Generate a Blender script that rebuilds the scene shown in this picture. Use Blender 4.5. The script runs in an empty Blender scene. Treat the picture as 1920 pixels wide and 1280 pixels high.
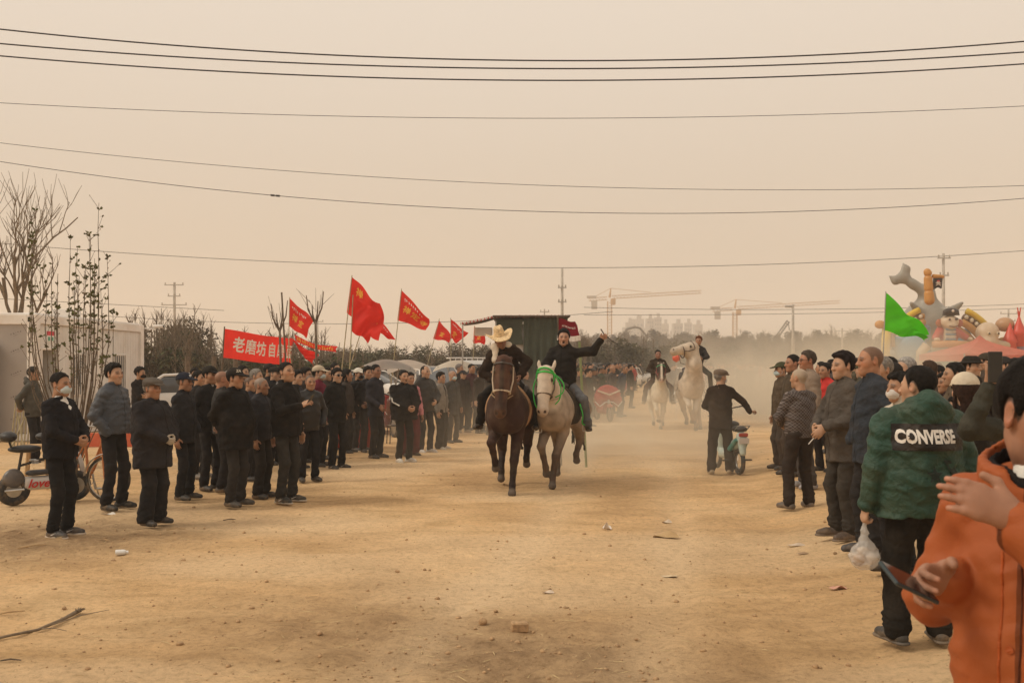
import bpy, math, random
import numpy as np
from mathutils import Vector, Matrix, Euler

scene = bpy.context.scene
COL = scene.collection
R_ = math.radians
rng = np.random.default_rng(7)
random.seed(7)

# ------------------------------------------------------------------ camera, sky, sun, exposure
CAM_H, FPX, HZ = 1.8, 1867.0, 680.0
cam_d = bpy.data.cameras.new('camera'); cam = bpy.data.objects.new('camera', cam_d); COL.objects.link(cam)
cam.location = (0, 0, CAM_H); cam.rotation_euler = (math.pi/2, 0, 0)
cam_d.lens = 35.0; cam_d.sensor_width = 36.0; cam_d.shift_y = 40/1920
cam_d.clip_start = 0.1; cam_d.clip_end = 6000
cam_d.dof.use_dof = True; cam_d.dof.focus_distance = 14.0; cam_d.dof.aperture_fstop = 7.0
scene.camera = cam

SUN_EL, SUN_AZ = 44.0, 258.0          # azimuth clockwise from +Y (view direction): from the left, a little behind the camera
w = bpy.data.worlds.new('World'); scene.world = w; w.use_nodes = True
nt = w.node_tree; nt.nodes.clear()
wo = nt.nodes.new('ShaderNodeOutputWorld'); bg = nt.nodes.new('ShaderNodeBackground')
sky = nt.nodes.new('ShaderNodeTexSky'); sky.sky_type = 'NISHITA'; sky.sun_disc = False
sky.sun_elevation = R_(SUN_EL); sky.sun_rotation = R_(SUN_AZ)
sky.dust_density = 9.0; sky.air_density = 1.2; sky.ozone_density = 0.3
dst = nt.nodes.new('ShaderNodeMix'); dst.data_type = 'RGBA'; dst.blend_type = 'MIX'
dst.inputs[0].default_value = 0.93
tcw = nt.nodes.new('ShaderNodeTexCoord'); sxw = nt.nodes.new('ShaderNodeSeparateXYZ'); rmw = nt.nodes.new('ShaderNodeValToRGB')   # airborne loess dust veils the whole sky, thickest at the horizon
nt.links.new(tcw.outputs['Generated'], sxw.inputs[0]); nt.links.new(sxw.outputs[2], rmw.inputs[0]); rmw.color_ramp.interpolation = 'EASE'
rmw.color_ramp.elements[0].position = 0.0; rmw.color_ramp.elements[0].color = (.605, .482, .358, 1); rmw.color_ramp.elements[1].position = .42; rmw.color_ramp.elements[1].color = (.775, .672, .56, 1)
scw = nt.nodes.new('ShaderNodeVectorMath'); scw.operation = 'SCALE'; scw.inputs['Scale'].default_value = 10.0; nt.links.new(rmw.outputs[0], scw.inputs[0]); nt.links.new(scw.outputs[0], dst.inputs[7])
nt.links.new(sky.outputs[0], dst.inputs[6]); nt.links.new(dst.outputs[2], bg.inputs[0])
bg.inputs[1].default_value = 0.10
nt.links.new(bg.outputs[0], wo.inputs[0])
sun_d = bpy.data.lights.new('sun', 'SUN'); sun_d.energy = 1.5; sun_d.angle = R_(18); sun_d.color = (1, 0.90, 0.74)
sun = bpy.data.objects.new('sun', sun_d); COL.objects.link(sun)
sv = Vector((math.sin(R_(SUN_AZ))*math.cos(R_(SUN_EL)), math.cos(R_(SUN_AZ))*math.cos(R_(SUN_EL)), math.sin(R_(SUN_EL))))
sun.rotation_euler = sv.to_track_quat('Z', 'Y').to_euler(); sun.location = (-20, -6, 24)
vs = scene.view_settings
vs.view_transform = 'Standard'; vs.look = 'None'; vs.gamma = 1.0; vs.exposure = 0.18; vs.use_curve_mapping = False
scene.render.engine = 'CYCLES'
scene.cycles.use_denoising = True
scene.cycles.max_bounces = 6; scene.cycles.diffuse_bounces = 3; scene.cycles.volume_bounces = 1
scene.cycles.transparent_max_bounces = 8
scene.cycles.volume_step_rate = 0.7

def at(px, py, Y): return Vector(((px-960)/FPX*Y, Y, CAM_H-(py-HZ)/FPX*Y))
def gY(py): return CAM_H*FPX/(py-HZ)

# ------------------------------------------------------------------ materials
MATS = {}
def new_mat(name):
    m = bpy.data.materials.new(name); m.use_nodes = True
    n = m.node_tree.nodes; b = n['Principled BSDF']; MATS[name] = m
    return m, m.node_tree, b
def N(t, kind, **kw):
    n = t.nodes.new('ShaderNode'+kind)
    for k, v in kw.items(): setattr(n, k, v)
    return n
def noise(t, scale, detail=3, rough=.55, dist=0.0, co='Object'):
    tc = N(t, 'TexCoord'); nz = N(t, 'TexNoise')
    nz.inputs['Scale'].default_value = scale; nz.inputs['Detail'].default_value = detail
    nz.inputs['Roughness'].default_value = rough; nz.inputs['Distortion'].default_value = dist
    t.links.new(tc.outputs[co], nz.inputs['Vector']); return nz
def ramp(t, fac, stops):
    r = N(t, 'ValToRGB'); e = r.color_ramp.elements
    while len(e) < len(stops): e.new(.5)
    for el, (p, c) in zip(e, stops): el.position = p; el.color = (*c, 1) if len(c) == 3 else c
    t.links.new(fac, r.inputs[0]); return r
def mixc(t, a, b, fac, mode='MIX'):
    m = N(t, 'Mix', data_type='RGBA', blend_type=mode)
    for s, v in ((m.inputs[0], fac), (m.inputs[6], a), (m.inputs[7], b)):
        if hasattr(v, 'links') or isinstance(v, bpy.types.NodeSocket): t.links.new(v, s)
        elif isinstance(v, (int, float)): s.default_value = v
        else: s.default_value = (*v, 1)
    return m.outputs[2]
def bump(t, b, h, strength=.3, dist=.01):
    bp = N(t, 'Bump'); bp.inputs['Strength'].default_value = strength; bp.inputs['Distance'].default_value = dist
    t.links.new(h, bp.inputs['Height']); t.links.new(bp.outputs[0], b.inputs['Normal']); return bp
def surf_mat(name, color=None, rough=.6, nscale=8, var=.25, bstr=.25, bdist=.01, bscale=None, metal=0, spec=.4, attr=None, sss=0, dirt=None, crease=0):
    """colour None = the object's own colour; a noise varies it by +-var"""
    m, t, b = new_mat(name)
    if color is None:
        oi = N(t, 'ObjectInfo'); base = oi.outputs['Color']
    else:
        c = N(t, 'RGB'); c.outputs[0].default_value = (*color, 1); base = c.outputs[0]
    if attr:
        a = N(t, 'Attribute', attribute_name=attr); base = mixc(t, base, a.outputs['Color'], 1.0, 'MULTIPLY')
    nz = noise(t, nscale, 4)
    r = ramp(t, nz.outputs[0], [(.3, (1-var,)*3), (.7, (1+var,)*3)])
    base = mixc(t, base, r.outputs[0], 1.0, 'MULTIPLY')
    if dirt:
        nz3 = noise(t, dirt[1], 4, .65)
        r3 = ramp(t, nz3.outputs[0], [(.45, (0, 0, 0)), (.75, (dirt[2],)*3)])
        base = mixc(t, base, dirt[0], r3.outputs[0])
    t.links.new(base, b.inputs['Base Color'])
    b.inputs['Roughness'].default_value = rough; b.inputs['Metallic'].default_value = metal
    b.inputs['Specular IOR Level'].default_value = spec
    if sss: b.inputs['Subsurface Weight'].default_value = sss; b.inputs['Subsurface Radius'].default_value = (.02, .008, .004)
    if bstr:
        nz2 = noise(t, bscale or nscale*2.5, 4, .6, .6)
        if crease:
            nc = noise(t, crease, 3, .5, .7); nc.noise_type = 'RIDGED_MULTIFRACTAL'; mm = N(t, 'Math', operation='MULTIPLY_ADD'); mm.inputs[1].default_value = .35
            t.links.new(nc.outputs[0], mm.inputs[0]); t.links.new(nz2.outputs[0], mm.inputs[2]); bump(t, b, mm.outputs[0], bstr, bdist)
        else: bump(t, b, nz2.outputs[0], bstr, bdist)
    return m
DUST = (.40, .27, .15)
surf_mat('cloth', None, .9, 7, .22, .7, .024, 12, spec=.12, dirt=(DUST, 5, .04), crease=5)
def add_placket(m):
    t = m.node_tree; b = t.nodes['Principled BSDF']; tc = N(t, 'TexCoord'); sx = N(t, 'SeparateXYZ'); t.links.new(tc.outputs['Object'], sx.inputs[0])
    ab = N(t, 'Math', operation='ABSOLUTE'); t.links.new(sx.outputs[0], ab.inputs[0])
    lt = N(t, 'Math', operation='LESS_THAN'); lt.inputs[1].default_value = .007; t.links.new(ab.outputs[0], lt.inputs[0])
    gt = N(t, 'Math', operation='GREATER_THAN'); gt.inputs[1].default_value = .03; t.links.new(sx.outputs[1], gt.inputs[0])
    mu = N(t, 'Math', operation='MULTIPLY'); t.links.new(lt.outputs[0], mu.inputs[0]); t.links.new(gt.outputs[0], mu.inputs[1])
    src = b.inputs['Base Color'].links[0].from_socket
    hs = N(t, 'HueSaturation'); hs.inputs['Value'].default_value = .45; t.links.new(src, hs.inputs['Color'])
    t.links.new(mixc(t, src, hs.outputs[0], mu.outputs[0]), b.inputs['Base Color'])
add_placket(surf_mat('jacket', None, .9, 7, .25, .8, .028, 12, spec=.12, dirt=(DUST, 5, .04), crease=4.5))
add_placket(surf_mat('nylon', None, .6, 7, .15, .8, .03, 13, spec=.3, crease=6, dirt=(DUST, 4, .08)))
add_placket(surf_mat('rainwear', None, .62, 3, .10, .22, .012, 30, spec=.25, dirt=(DUST, 3, .10)))
surf_mat('denim', None, .9, 12, .25, .5, .015, 14, spec=.2, dirt=(DUST, 5, .14))
surf_mat('skin', None, .55, 18, .10, .15, .004, 60, attr='tint', sss=.06, spec=.35)
surf_mat('hair', None, .75, 40, .45, .9, .010, 90, spec=.12)
surf_mat('fur', None, .75, 9, .18, .35, .01, 30, attr='tint', spec=.25, dirt=(DUST, 4, .15))
surf_mat('leather', None, .5, 12, .2, .3, .006, 30)
surf_mat('shoe', None, .6, 14, .2, .3, .006, 30, dirt=(DUST, 10, .45))
surf_mat('paint', None, .38, 6, .10, .1, .004, 20, spec=.5, dirt=(DUST, 6, .25))
surf_mat('plastic', None, .5, 6, .10, .1, .004, 20)
surf_mat('vinyl', None, .42, 2.5, .08, .5, .03, 5, spec=.45)
surf_mat('rubber', (.03, .03, .03), .8, 12, .3, .2, dirt=(DUST, 9, .5))
surf_mat('steel', (.45, .44, .42), .35, 10, .15, .1, metal=1, dirt=(DUST, 8, .3))
surf_mat('wood', (.42, .27, .13), .7, 9, .3, .3)
surf_mat('bamboo', (.34, .29, .17), .6, 9, .3, .2)
surf_mat('concrete', (.42, .38, .33), .85, 5, .2, .3)
surf_mat('bark', (.13, .095, .065), .9, 14, .35, .6)
surf_mat('twig', (.20, .15, .10), .9, 14, .3, .2)
surf_mat('straw', (.66, .49, .28), .8, 40, .3, .6, .006, 80)
surf_mat('crowd', None, .9, 5, .3, .4, .02, 9, spec=.2, dirt=(DUST, 4, .15))
surf_mat('black_glass', (.012, .012, .014), .12, 5, .1, 0)
surf_mat('glass', (.10, .11, .12), .08, 5, .1, 0)
surf_mat('print', None, .7, 10, .06, 0)
m, t, b = new_mat('argyle')      # knitted diamonds
tc = N(t, 'TexCoord'); mp = N(t, 'Mapping'); mp.inputs['Rotation'].default_value = (0, 0, 0); t.links.new(tc.outputs['Object'], mp.inputs[0])
sx = N(t, 'SeparateXYZ'); t.links.new(mp.outputs[0], sx.inputs[0]); cb = N(t, 'CombineXYZ')
a1 = N(t, 'Math', operation='ADD'); t.links.new(sx.outputs[0], a1.inputs[0]); t.links.new(sx.outputs[2], a1.inputs[1]); a2 = N(t, 'Math', operation='SUBTRACT'); t.links.new(sx.outputs[0], a2.inputs[0]); t.links.new(sx.outputs[2], a2.inputs[1])
t.links.new(a1.outputs[0], cb.inputs[0]); t.links.new(a2.outputs[0], cb.inputs[1]); br = N(t, 'TexBrick'); br.offset = 0.0; br.inputs['Scale'].default_value = 26; br.inputs['Mortar Size'].default_value = .07; br.inputs['Brick Width'].default_value = 1.0; br.inputs['Row Height'].default_value = 1.0
br.inputs['Color1'].default_value = (.040, .028, .024, 1); br.inputs['Color2'].default_value = (.075, .060, .055, 1); br.inputs['Mortar'].default_value = (.20, .17, .16, 1); t.links.new(cb.outputs[0], br.inputs['Vector'])
t.links.new(br.outputs['Color'], b.inputs['Base Color']); b.inputs['Roughness'].default_value = .95; nz = noise(t, 11, 4, .6, .6); bump(t, b, nz.outputs[0], .5, .02)
# cloth that lets light through
m, t, b = new_mat('flag')
oi = N(t, 'ObjectInfo'); tr = N(t, 'BsdfTranslucent'); mx = N(t, 'MixShader'); mx.inputs[0].default_value = .5
nz = noise(t, 2.2, 3); rr = ramp(t, nz.outputs[0], [(.3, (.88,)*3), (.7, (1.08,)*3)])
cc = mixc(t, oi.outputs['Color'], rr.outputs[0], 1, 'MULTIPLY')
t.links.new(cc, b.inputs['Base Color']); t.links.new(cc, tr.inputs[0]); b.inputs['Roughness'].default_value = .6
b.inputs['Specular IOR Level'].default_value = .25
nz2 = noise(t, 5, 3, .5, .8); bump(t, b, nz2.outputs[0], .5, .03)
t.links.new(b.outputs[0], mx.inputs[1]); t.links.new(tr.outputs[0], mx.inputs[2])
t.links.new(mx.outputs[0], t.nodes['Material Output'].inputs[0])
m, t, b = new_mat('leaf')
oi = N(t, 'ObjectInfo'); nz = noise(t, 1.3, 3); rr = ramp(t, nz.outputs[0], [(.25, (.6,)*3), (.75, (1.4,)*3)])
cc = mixc(t, oi.outputs['Color'], rr.outputs[0], 1, 'MULTIPLY'); t.links.new(cc, b.inputs['Base Color'])
b.inputs['Roughness'].default_value = .75; b.inputs['Specular IOR Level'].default_value = .2
m, t, b = new_mat('plastic_bag')
b.inputs['Base Color'].default_value = (.85, .82, .78, 1); b.inputs['Roughness'].default_value = .25
tp = N(t, 'BsdfTransparent'); mx = N(t, 'MixShader'); mx.inputs[0].default_value = .62
nz = noise(t, 30, 3, .6, 1.5); bump(t, b, nz.outputs[0], .9, .02)
t.links.new(b.outputs[0], mx.inputs[1]); t.links.new(tp.outputs[0], mx.inputs[2]); t.links.new(mx.outputs[0], t.nodes['Material Output'].inputs[0])

# ------------------------------------------------------------------ objects
def tag(o, label=None, cat=None, group=None, kind=None):
    if label: o['label'] = label
    if cat: o['category'] = cat
    if group: o['group'] = group
    if kind: o['kind'] = kind
    return o
def empty(name, loc=(0, 0, 0), rz=0.0, label=None, cat=None, group=None):
    o = bpy.data.objects.new(name, None); COL.objects.link(o)
    o.location = loc; o.rotation_euler = (0, 0, rz); o.empty_display_size = .2
    return tag(o, label, cat, group)
def mesh_data(name, V, Fl, smooth=True):
    """V (n,3) array; Fl a list of (m,k) int arrays (k = 3 or 4) or of index tuples"""
    me = bpy.data.meshes.new(name)
    V = np.asarray(V, dtype=np.float32)
    if isinstance(Fl, np.ndarray): Fl = [Fl]
    if len(Fl) and not isinstance(Fl[0], np.ndarray):
        by = {}
        for f in Fl: by.setdefault(len(f), []).append(f)
        Fl = [np.array(x, dtype=np.int32) for x in by.values()]
    Fl = [f for f in Fl if len(f)]
    me.vertices.add(len(V)); me.vertices.foreach_set('co', V.ravel())
    li = np.concatenate([f.ravel() for f in Fl]).astype(np.int32)
    ls = []; s = 0
    for f in Fl:
        n, k = f.shape; ls.append(s+np.arange(n)*k); s += n*k
    ls = np.concatenate(ls).astype(np.int32)
    me.loops.add(len(li)); me.loops.foreach_set('vertex_index', li)
    me.polygons.add(len(ls)); me.polygons.foreach_set('loop_start', ls)
    me.update(calc_edges=True)
    if not smooth:
        a = me.attributes.new('sharp_face', 'BOOLEAN', 'FACE'); a.data.foreach_set('value', np.ones(len(ls), dtype=bool))
    return me
def obj(name, me, mat, parent=None, color=None, loc=None, rot=None):
    o = bpy.data.objects.new(name, me); COL.objects.link(o)
    if mat is not None and len(me.materials) == 0: me.materials.append(MATS[mat] if isinstance(mat, str) else mat)
    if parent is not None: o.parent = parent
    if color is not None: o.color = (*color, 1)
    if loc is not None: o.location = loc
    if rot is not None: o.rotation_euler = rot
    return o
def copy_tree(o, parent=None):
    c = o.copy(); COL.objects.link(c)
    if parent is not None: c.parent = parent
    for ch in list(o.children): copy_tree(ch, c)
    return c

def smooth_path(P, n=6):
    P = [np.array(tuple(p), float) for p in P]; P = [2*P[0]-P[1]]+P+[2*P[-1]-P[-2]]; out = []
    for i in range(1, len(P)-2):
        a, b_, c, d = P[i-1:i+3]
        for k in range(n): t_ = k/n; out.append(.5*((2*b_)+(c-a)*t_+(2*a-5*b_+4*c-d)*t_**2+(3*b_-a-3*c+d)*t_**3))
    return out+[P[-2]]
class MB:
    """collects hard-surface shapes into one mesh"""
    def __init__(s): s.V = []; s.F = []; s.n = 0
    def add(s, V, F):
        V = np.asarray(V, float).reshape(-1, 3); s.V.append(V)
        s.F += [tuple(int(i)+s.n for i in f) for f in F]; s.n += len(V); return s
    def box(s, c, d, rz=0.0, M=None, bev=0.0):
        x, y, z = (v/2 for v in d)
        if bev:
            b = min(bev, x*.9, y*.9, z*.9)
            V = []
            for sx in (-1, 1):
                for sy in (-1, 1):
                    for sz in (-1, 1):
                        V += [(sx*x, sy*(y-b), sz*(z-b)), (sx*(x-b), sy*y, sz*(z-b)), (sx*(x-b), sy*(y-b), sz*z)]
            ix = lambda i, j, k, a: ((i*4+j*2+k)*3+a)
            F = []
            for i in (0, 1):
                f = [ix(i, 0, 0, 0), ix(i, 1, 0, 0), ix(i, 1, 1, 0), ix(i, 0, 1, 0)]; F.append(f if i else f[::-1])
                f = [ix(0, i, 0, 1), ix(0, i, 1, 1), ix(1, i, 1, 1), ix(1, i, 0, 1)]; F.append(f if i else f[::-1])
                f = [ix(0, 0, i, 2), ix(1, 0, i, 2), ix(1, 1, i, 2), ix(0, 1, i, 2)]; F.append(f if i else f[::-1])
            for i in (0, 1):
                for j in (0, 1):
                    f = [ix(i, j, 0, 0), ix(i, j, 0, 1), ix(i, j, 1, 1), ix(i, j, 1, 0)]; F.append(f if i == j else f[::-1])
                    f = [ix(i, 0, j, 0), ix(i, 1, j, 0), ix(i, 1, j, 2), ix(i, 0, j, 2)]; F.append(f if i == j else f[::-1])
                    f = [ix(0, i, j, 1), ix(1, i, j, 1), ix(1, i, j, 2), ix(0, i, j, 2)]; F.append(f[::-1] if i == j else f)
                    for k in (0, 1):
                        f = [ix(i, j, k, 0), ix(i, j, k, 1), ix(i, j, k, 2)]; F.append(f if (i+j+k) % 2 == 1 else f[::-1])
        else:
            V = [(sx*x, sy*y, sz*z) for sx in (-1, 1) for sy in (-1, 1) for sz in (-1, 1)]
            F = [(0, 1, 3, 2), (4, 6, 7, 5), (0, 4, 5, 1), (2, 3, 7, 6), (0, 2, 6, 4), (1, 5, 7, 3)]
        V = np.array(V)
        if M is not None: V = V @ np.array(M)[:3, :3].T
        if rz:
            c_, s_ = math.cos(rz), math.sin(rz); V = V @ np.array([[c_, s_, 0], [-s_, c_, 0], [0, 0, 1]])
        return s.add(V+np.array(c), F)
    def tube(s, pts, r, seg=8, cap=True, flat=None):
        P = np.array([tuple(p) for p in pts], float); n = len(P)
        rr = np.full(n, r, float) if np.isscalar(r) else np.array(r, float)
        T = np.gradient(P, axis=0); T /= np.linalg.norm(T, axis=1)[:, None]+1e-12
        up = np.array([0, 0, 1.0]) if abs(T[0][2]) < .9 else np.array([1.0, 0, 0])
        V = []; a = np.linspace(0, 2*math.pi, seg, endpoint=False)
        u = np.cross(up, T[0]); u /= np.linalg.norm(u)
        for i in range(n):
            u = u-T[i]*np.dot(u, T[i]); u /= np.linalg.norm(u)+1e-12
            v = np.cross(T[i], u)
            V.append(P[i]+rr[i]*(np.cos(a)[:, None]*u+np.sin(a)[:, None]*v*(flat or 1)))
        F = [(i*seg+j, i*seg+(j+1) % seg, (i+1)*seg+(j+1) % seg, (i+1)*seg+j) for i in range(n-1) for j in range(seg)]
        if cap: F += [tuple(range(seg))[::-1], tuple((n-1)*seg+j for j in range(seg))]
        return s.add(np.concatenate(V), F)
    def ring(s, c, R, r, axis='x', n=24, seg=8, M=None):
        a = np.linspace(0, 2*math.pi, n, endpoint=False); b = np.linspace(0, 2*math.pi, seg, endpoint=False)
        V = []
        for i in a:
            for j in b:
                q = R+r*math.cos(j); h = r*math.sin(j)
                V.append({'x': (h, q*math.cos(i), q*math.sin(i)), 'y': (q*math.cos(i), h, q*math.sin(i)), 'z': (q*math.cos(i), q*math.sin(i), h)}[axis])
        F = [(i*seg+j, i*seg+(j+1) % seg, ((i+1) % n)*seg+(j+1) % seg, ((i+1) % n)*seg+j) for i in range(n) for j in range(seg)]
        V = np.array(V)
        if M is not None: V = V @ np.array(M)[:3, :3].T
        return s.add(V+np.array(c), F)
    def lathe(s, prof, c=(0, 0, 0), seg=16, sy=1.0):
        n = len(prof); V = [(r*math.cos(2*math.pi*j/seg)+c[0], sy*r*math.sin(2*math.pi*j/seg)+c[1], z+c[2]) for r, z in prof for j in range(seg)]
        F = [(i*seg+j, i*seg+(j+1) % seg, (i+1)*seg+(j+1) % seg, (i+1)*seg+j) for i in range(n-1) for j in range(seg)]
        F += [tuple(range(seg))[::-1], tuple((n-1)*seg+j for j in range(seg))]
        return s.add(V, F)
    def grid(s, fn, nu, nv):
        V = [fn(i/nu, j/nv) for i in range(nu+1) for j in range(nv+1)]
        F = [(i*(nv+1)+j, (i+1)*(nv+1)+j, (i+1)*(nv+1)+j+1, i*(nv+1)+j+1) for i in range(nu) for j in range(nv)]
        return s.add(V, F)
    def prism(s, poly, y0, y1):
        """outline in x,z extruded along y"""
        n = len(poly); V = [(x, y0, z) for x, z in poly]+[(x, y1, z) for x, z in poly]
        F = [tuple(range(n)), tuple(range(2*n-1, n-1, -1))]+[(i, i+n, (i+1) % n+n, (i+1) % n) for i in range(n)]
        return s.add(V, F)
    def data(s, name='part', smooth=False): return mesh_data(name, np.concatenate(s.V), s.F, smooth)
    def build(s, name, mat, parent=None, color=None, smooth=False, loc=None, rot=None):
        return obj(name, s.data(name, smooth), mat, parent, color, loc, rot)

# ------------------------------------------------------------------ implicit surfaces for bodies and clothes
class Field:
    def __init__(s, lo, hi, res):
        s.res = res; s.lo = np.array(lo, float)-2.5*res
        n = np.ceil((np.array(hi, float)+2.5*res-s.lo)/res).astype(int)+1
        s.ax = [(s.lo[i]+np.arange(n[i])*res).astype(np.float32) for i in range(3)]
        s.F = np.full(n, .5, np.float32)
    def _sl(s, lo, hi):
        sl = []
        for i in range(3):
            a = int(max(0, math.floor((lo[i]-s.lo[i])/s.res))); b_ = int(min(len(s.ax[i]), math.ceil((hi[i]-s.lo[i])/s.res)+1))
            if b_ <= a: return None
            sl.append(slice(a, b_))
        return tuple(sl)
    def _xyz(s, sl): return s.ax[0][sl[0]][:, None, None], s.ax[1][sl[1]][None, :, None], s.ax[2][sl[2]][None, None, :]
    def _comb(s, sl, d, k, op):
        F = s.F[sl]
        if op == 'u':
            h = np.clip(.5+.5*(F-d)/k, 0, 1); s.F[sl] = F*(1-h)+d*h-k*h*(1-h)
        else:
            h = np.clip(.5-.5*(F+d)/k, 0, 1); s.F[sl] = F*(1-h)-d*h+k*h*(1-h)
    def cap(s, a, b, r1, r2=None, k=.03, flat=None, rib=None, op='u'):
        r2 = r1 if r2 is None else r2
        a = np.array(tuple(a), np.float32); b = np.array(tuple(b), np.float32); m = max(r1, r2)+k+2*s.res
        if flat is not None: m = m*max(1, flat[1])
        sl = s._sl(np.minimum(a, b)-m, np.maximum(a, b)+m)
        if sl is None: return s
        X, Y, Z = s._xyz(sl); x, y, z = X-a[0], Y-a[1], Z-a[2]
        ba = b-a; L2 = float(ba@ba)+1e-9
        h = np.clip((x*ba[0]+y*ba[1]+z*ba[2])/L2, 0, 1)
        qx, qy, qz = x-h*ba[0], y-h*ba[1], z-h*ba[2]
        q2 = qx*qx+qy*qy+qz*qz
        if flat is not None:
            nn = np.array(tuple(flat[0]), np.float32); nn /= np.linalg.norm(nn)
            qn = qx*nn[0]+qy*nn[1]+qz*nn[2]; q2 = q2+qn*qn*(1/flat[1]**2-1)
        r = r1+(r2-r1)*h
        if rib: r = r+rib[1]*np.abs(np.sin(math.pi*h*math.sqrt(L2)/rib[0]))-rib[1]*.6
        d = np.sqrt(np.maximum(q2, 0))-r
        s._comb(sl, d, k, op); return s
    def ell(s, c, rad, M=None, k=.03, op='u', rib=None):
        c = np.array(tuple(c), np.float32); rad = np.array(rad, np.float32); m = float(max(rad))+k+2*s.res
        if M is None: ext = rad+k+2*s.res
        else: ext = np.array([m, m, m])
        sl = s._sl(c-ext, c+ext)
        if sl is None: return s
        X, Y, Z = s._xyz(sl); x, y, z = X-c[0], Y-c[1], Z-c[2]
        if M is not None:
            A = np.array(M)[:3, :3].T
            x, y, z = (A[i, 0]*x+A[i, 1]*y+A[i, 2]*z for i in range(3))
        k0 = np.sqrt((x/rad[0])**2+(y/rad[1])**2+(z/rad[2])**2)+1e-6
        k1 = np.sqrt((x/rad[0]**2)**2+(y/rad[1]**2)**2+(z/rad[2]**2)**2)+1e-6
        d = k0*(k0-1)/k1
        if rib: d = d-rib[1]*np.abs(np.sin(math.pi*z/rib[0]))+rib[1]*.6
        s._comb(sl, d, k, op); return s
    def cut(s, p, n):
        p = np.array(tuple(p), float); n = np.array(tuple(n), float); n /= np.linalg.norm(n)
        X, Y, Z = s._xyz((slice(None),)*3)
        s.F = np.maximum(s.F, ((X-p[0])*n[0]+(Y-p[1])*n[1]+(Z-p[2])*n[2]).astype(np.float32)); return s
    def fn(s, f):
        X, Y, Z = s._xyz((slice(None),)*3); s.F = f(s.F, X, Y, Z).astype(np.float32); return s
    def wrinkle(s, amp, wl, seed=0):
        g = np.random.default_rng(seed); X, Y, Z = s._xyz((slice(None),)*3); q = 2*math.pi/wl
        p = g.uniform(0, 6.28, 9)
        wx = .5*np.sin(q*.45*Y+p[0])+.5*np.sin(q*.4*Z+p[1]); wz = .6*np.sin(q*.5*X+p[2])+.5*np.sin(q*.43*Y+p[3])
        n = np.sin(q*(.75*Z+.35*X)+2.2*wx+p[4])*.6+np.sin(q*(.9*Z-.55*Y)+1.8*wz+p[5])*.5+np.sin(q*.5*(X+Y)+2.5*wx+p[6])*.3
        s.F = s.F+(amp*n).astype(np.float32); return s
    def mesh(s):
        F = s.F; S = F < 0
        c = np.zeros(tuple(n-1 for n in F.shape), np.uint8)
        for i in (0, 1):
            for j in (0, 1):
                for k in (0, 1):
                    c += S[i:F.shape[0]-1+i, j:F.shape[1]-1+j, k:F.shape[2]-1+k]
        act = (c > 0) & (c < 8); cells = np.argwhere(act)
        if len(cells) == 0: return np.zeros((0, 3)), np.zeros((0, 4), np.int32)
        idx = np.full(act.shape, -1, np.int32); idx[act] = np.arange(len(cells))
        pos = np.zeros((len(cells), 3)); cnt = np.zeros(len(cells))
        co = [(i, j, k) for i in (0, 1) for j in (0, 1) for k in (0, 1)]
        fv = {o: F[cells[:, 0]+o[0], cells[:, 1]+o[1], cells[:, 2]+o[2]] for o in co}
        for o in co:
            for ax in range(3):
                if o[ax] == 0:
                    p = list(o); p[ax] = 1; p = tuple(p); a, b_ = fv[o], fv[p]
                    mm = (a < 0) != (b_ < 0); t = np.where(mm, a/np.where(mm, a-b_, 1), 0)
                    q = np.tile(np.array(o, float), (len(cells), 1)); q[:, ax] += t
                    pos += q*mm[:, None]; cnt += mm
        V = s.lo+s.res*(cells+pos/cnt[:, None])
        Q = []
        for ax in range(3):
            A = [slice(None)]*3; B = [slice(None)]*3
            A[ax] = slice(0, -1); B[ax] = slice(1, None)
            sa, sb = S[tuple(A)], S[tuple(B)]
            e = np.argwhere(sa != sb); o1, o2 = [(1, 2), (2, 0), (0, 1)][ax]
            ok = (e[:, o1] > 0) & (e[:, o2] > 0) & (e[:, o1] < F.shape[o1]-1) & (e[:, o2] < F.shape[o2]-1); e = e[ok]
            def cell(d1, d2):
                q = e.copy(); q[:, o1] -= d1; q[:, o2] -= d2; return idx[q[:, 0], q[:, 1], q[:, 2]]
            quad = np.stack([cell(1, 1), cell(0, 1), cell(0, 0), cell(1, 0)], 1)
            flip = ~sa[e[:, 0], e[:, 1], e[:, 2]]
            quad[flip] = quad[flip][:, ::-1]; Q.append(quad)
        return V, np.concatenate(Q).astype(np.int32)
def merge(parts):
    V = []; Q = []; n = 0
    for v, q in parts:
        if len(v) == 0: continue
        V.append(v); Q.append(q+n); n += len(v)
    return np.concatenate(V), np.concatenate(Q)

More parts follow.
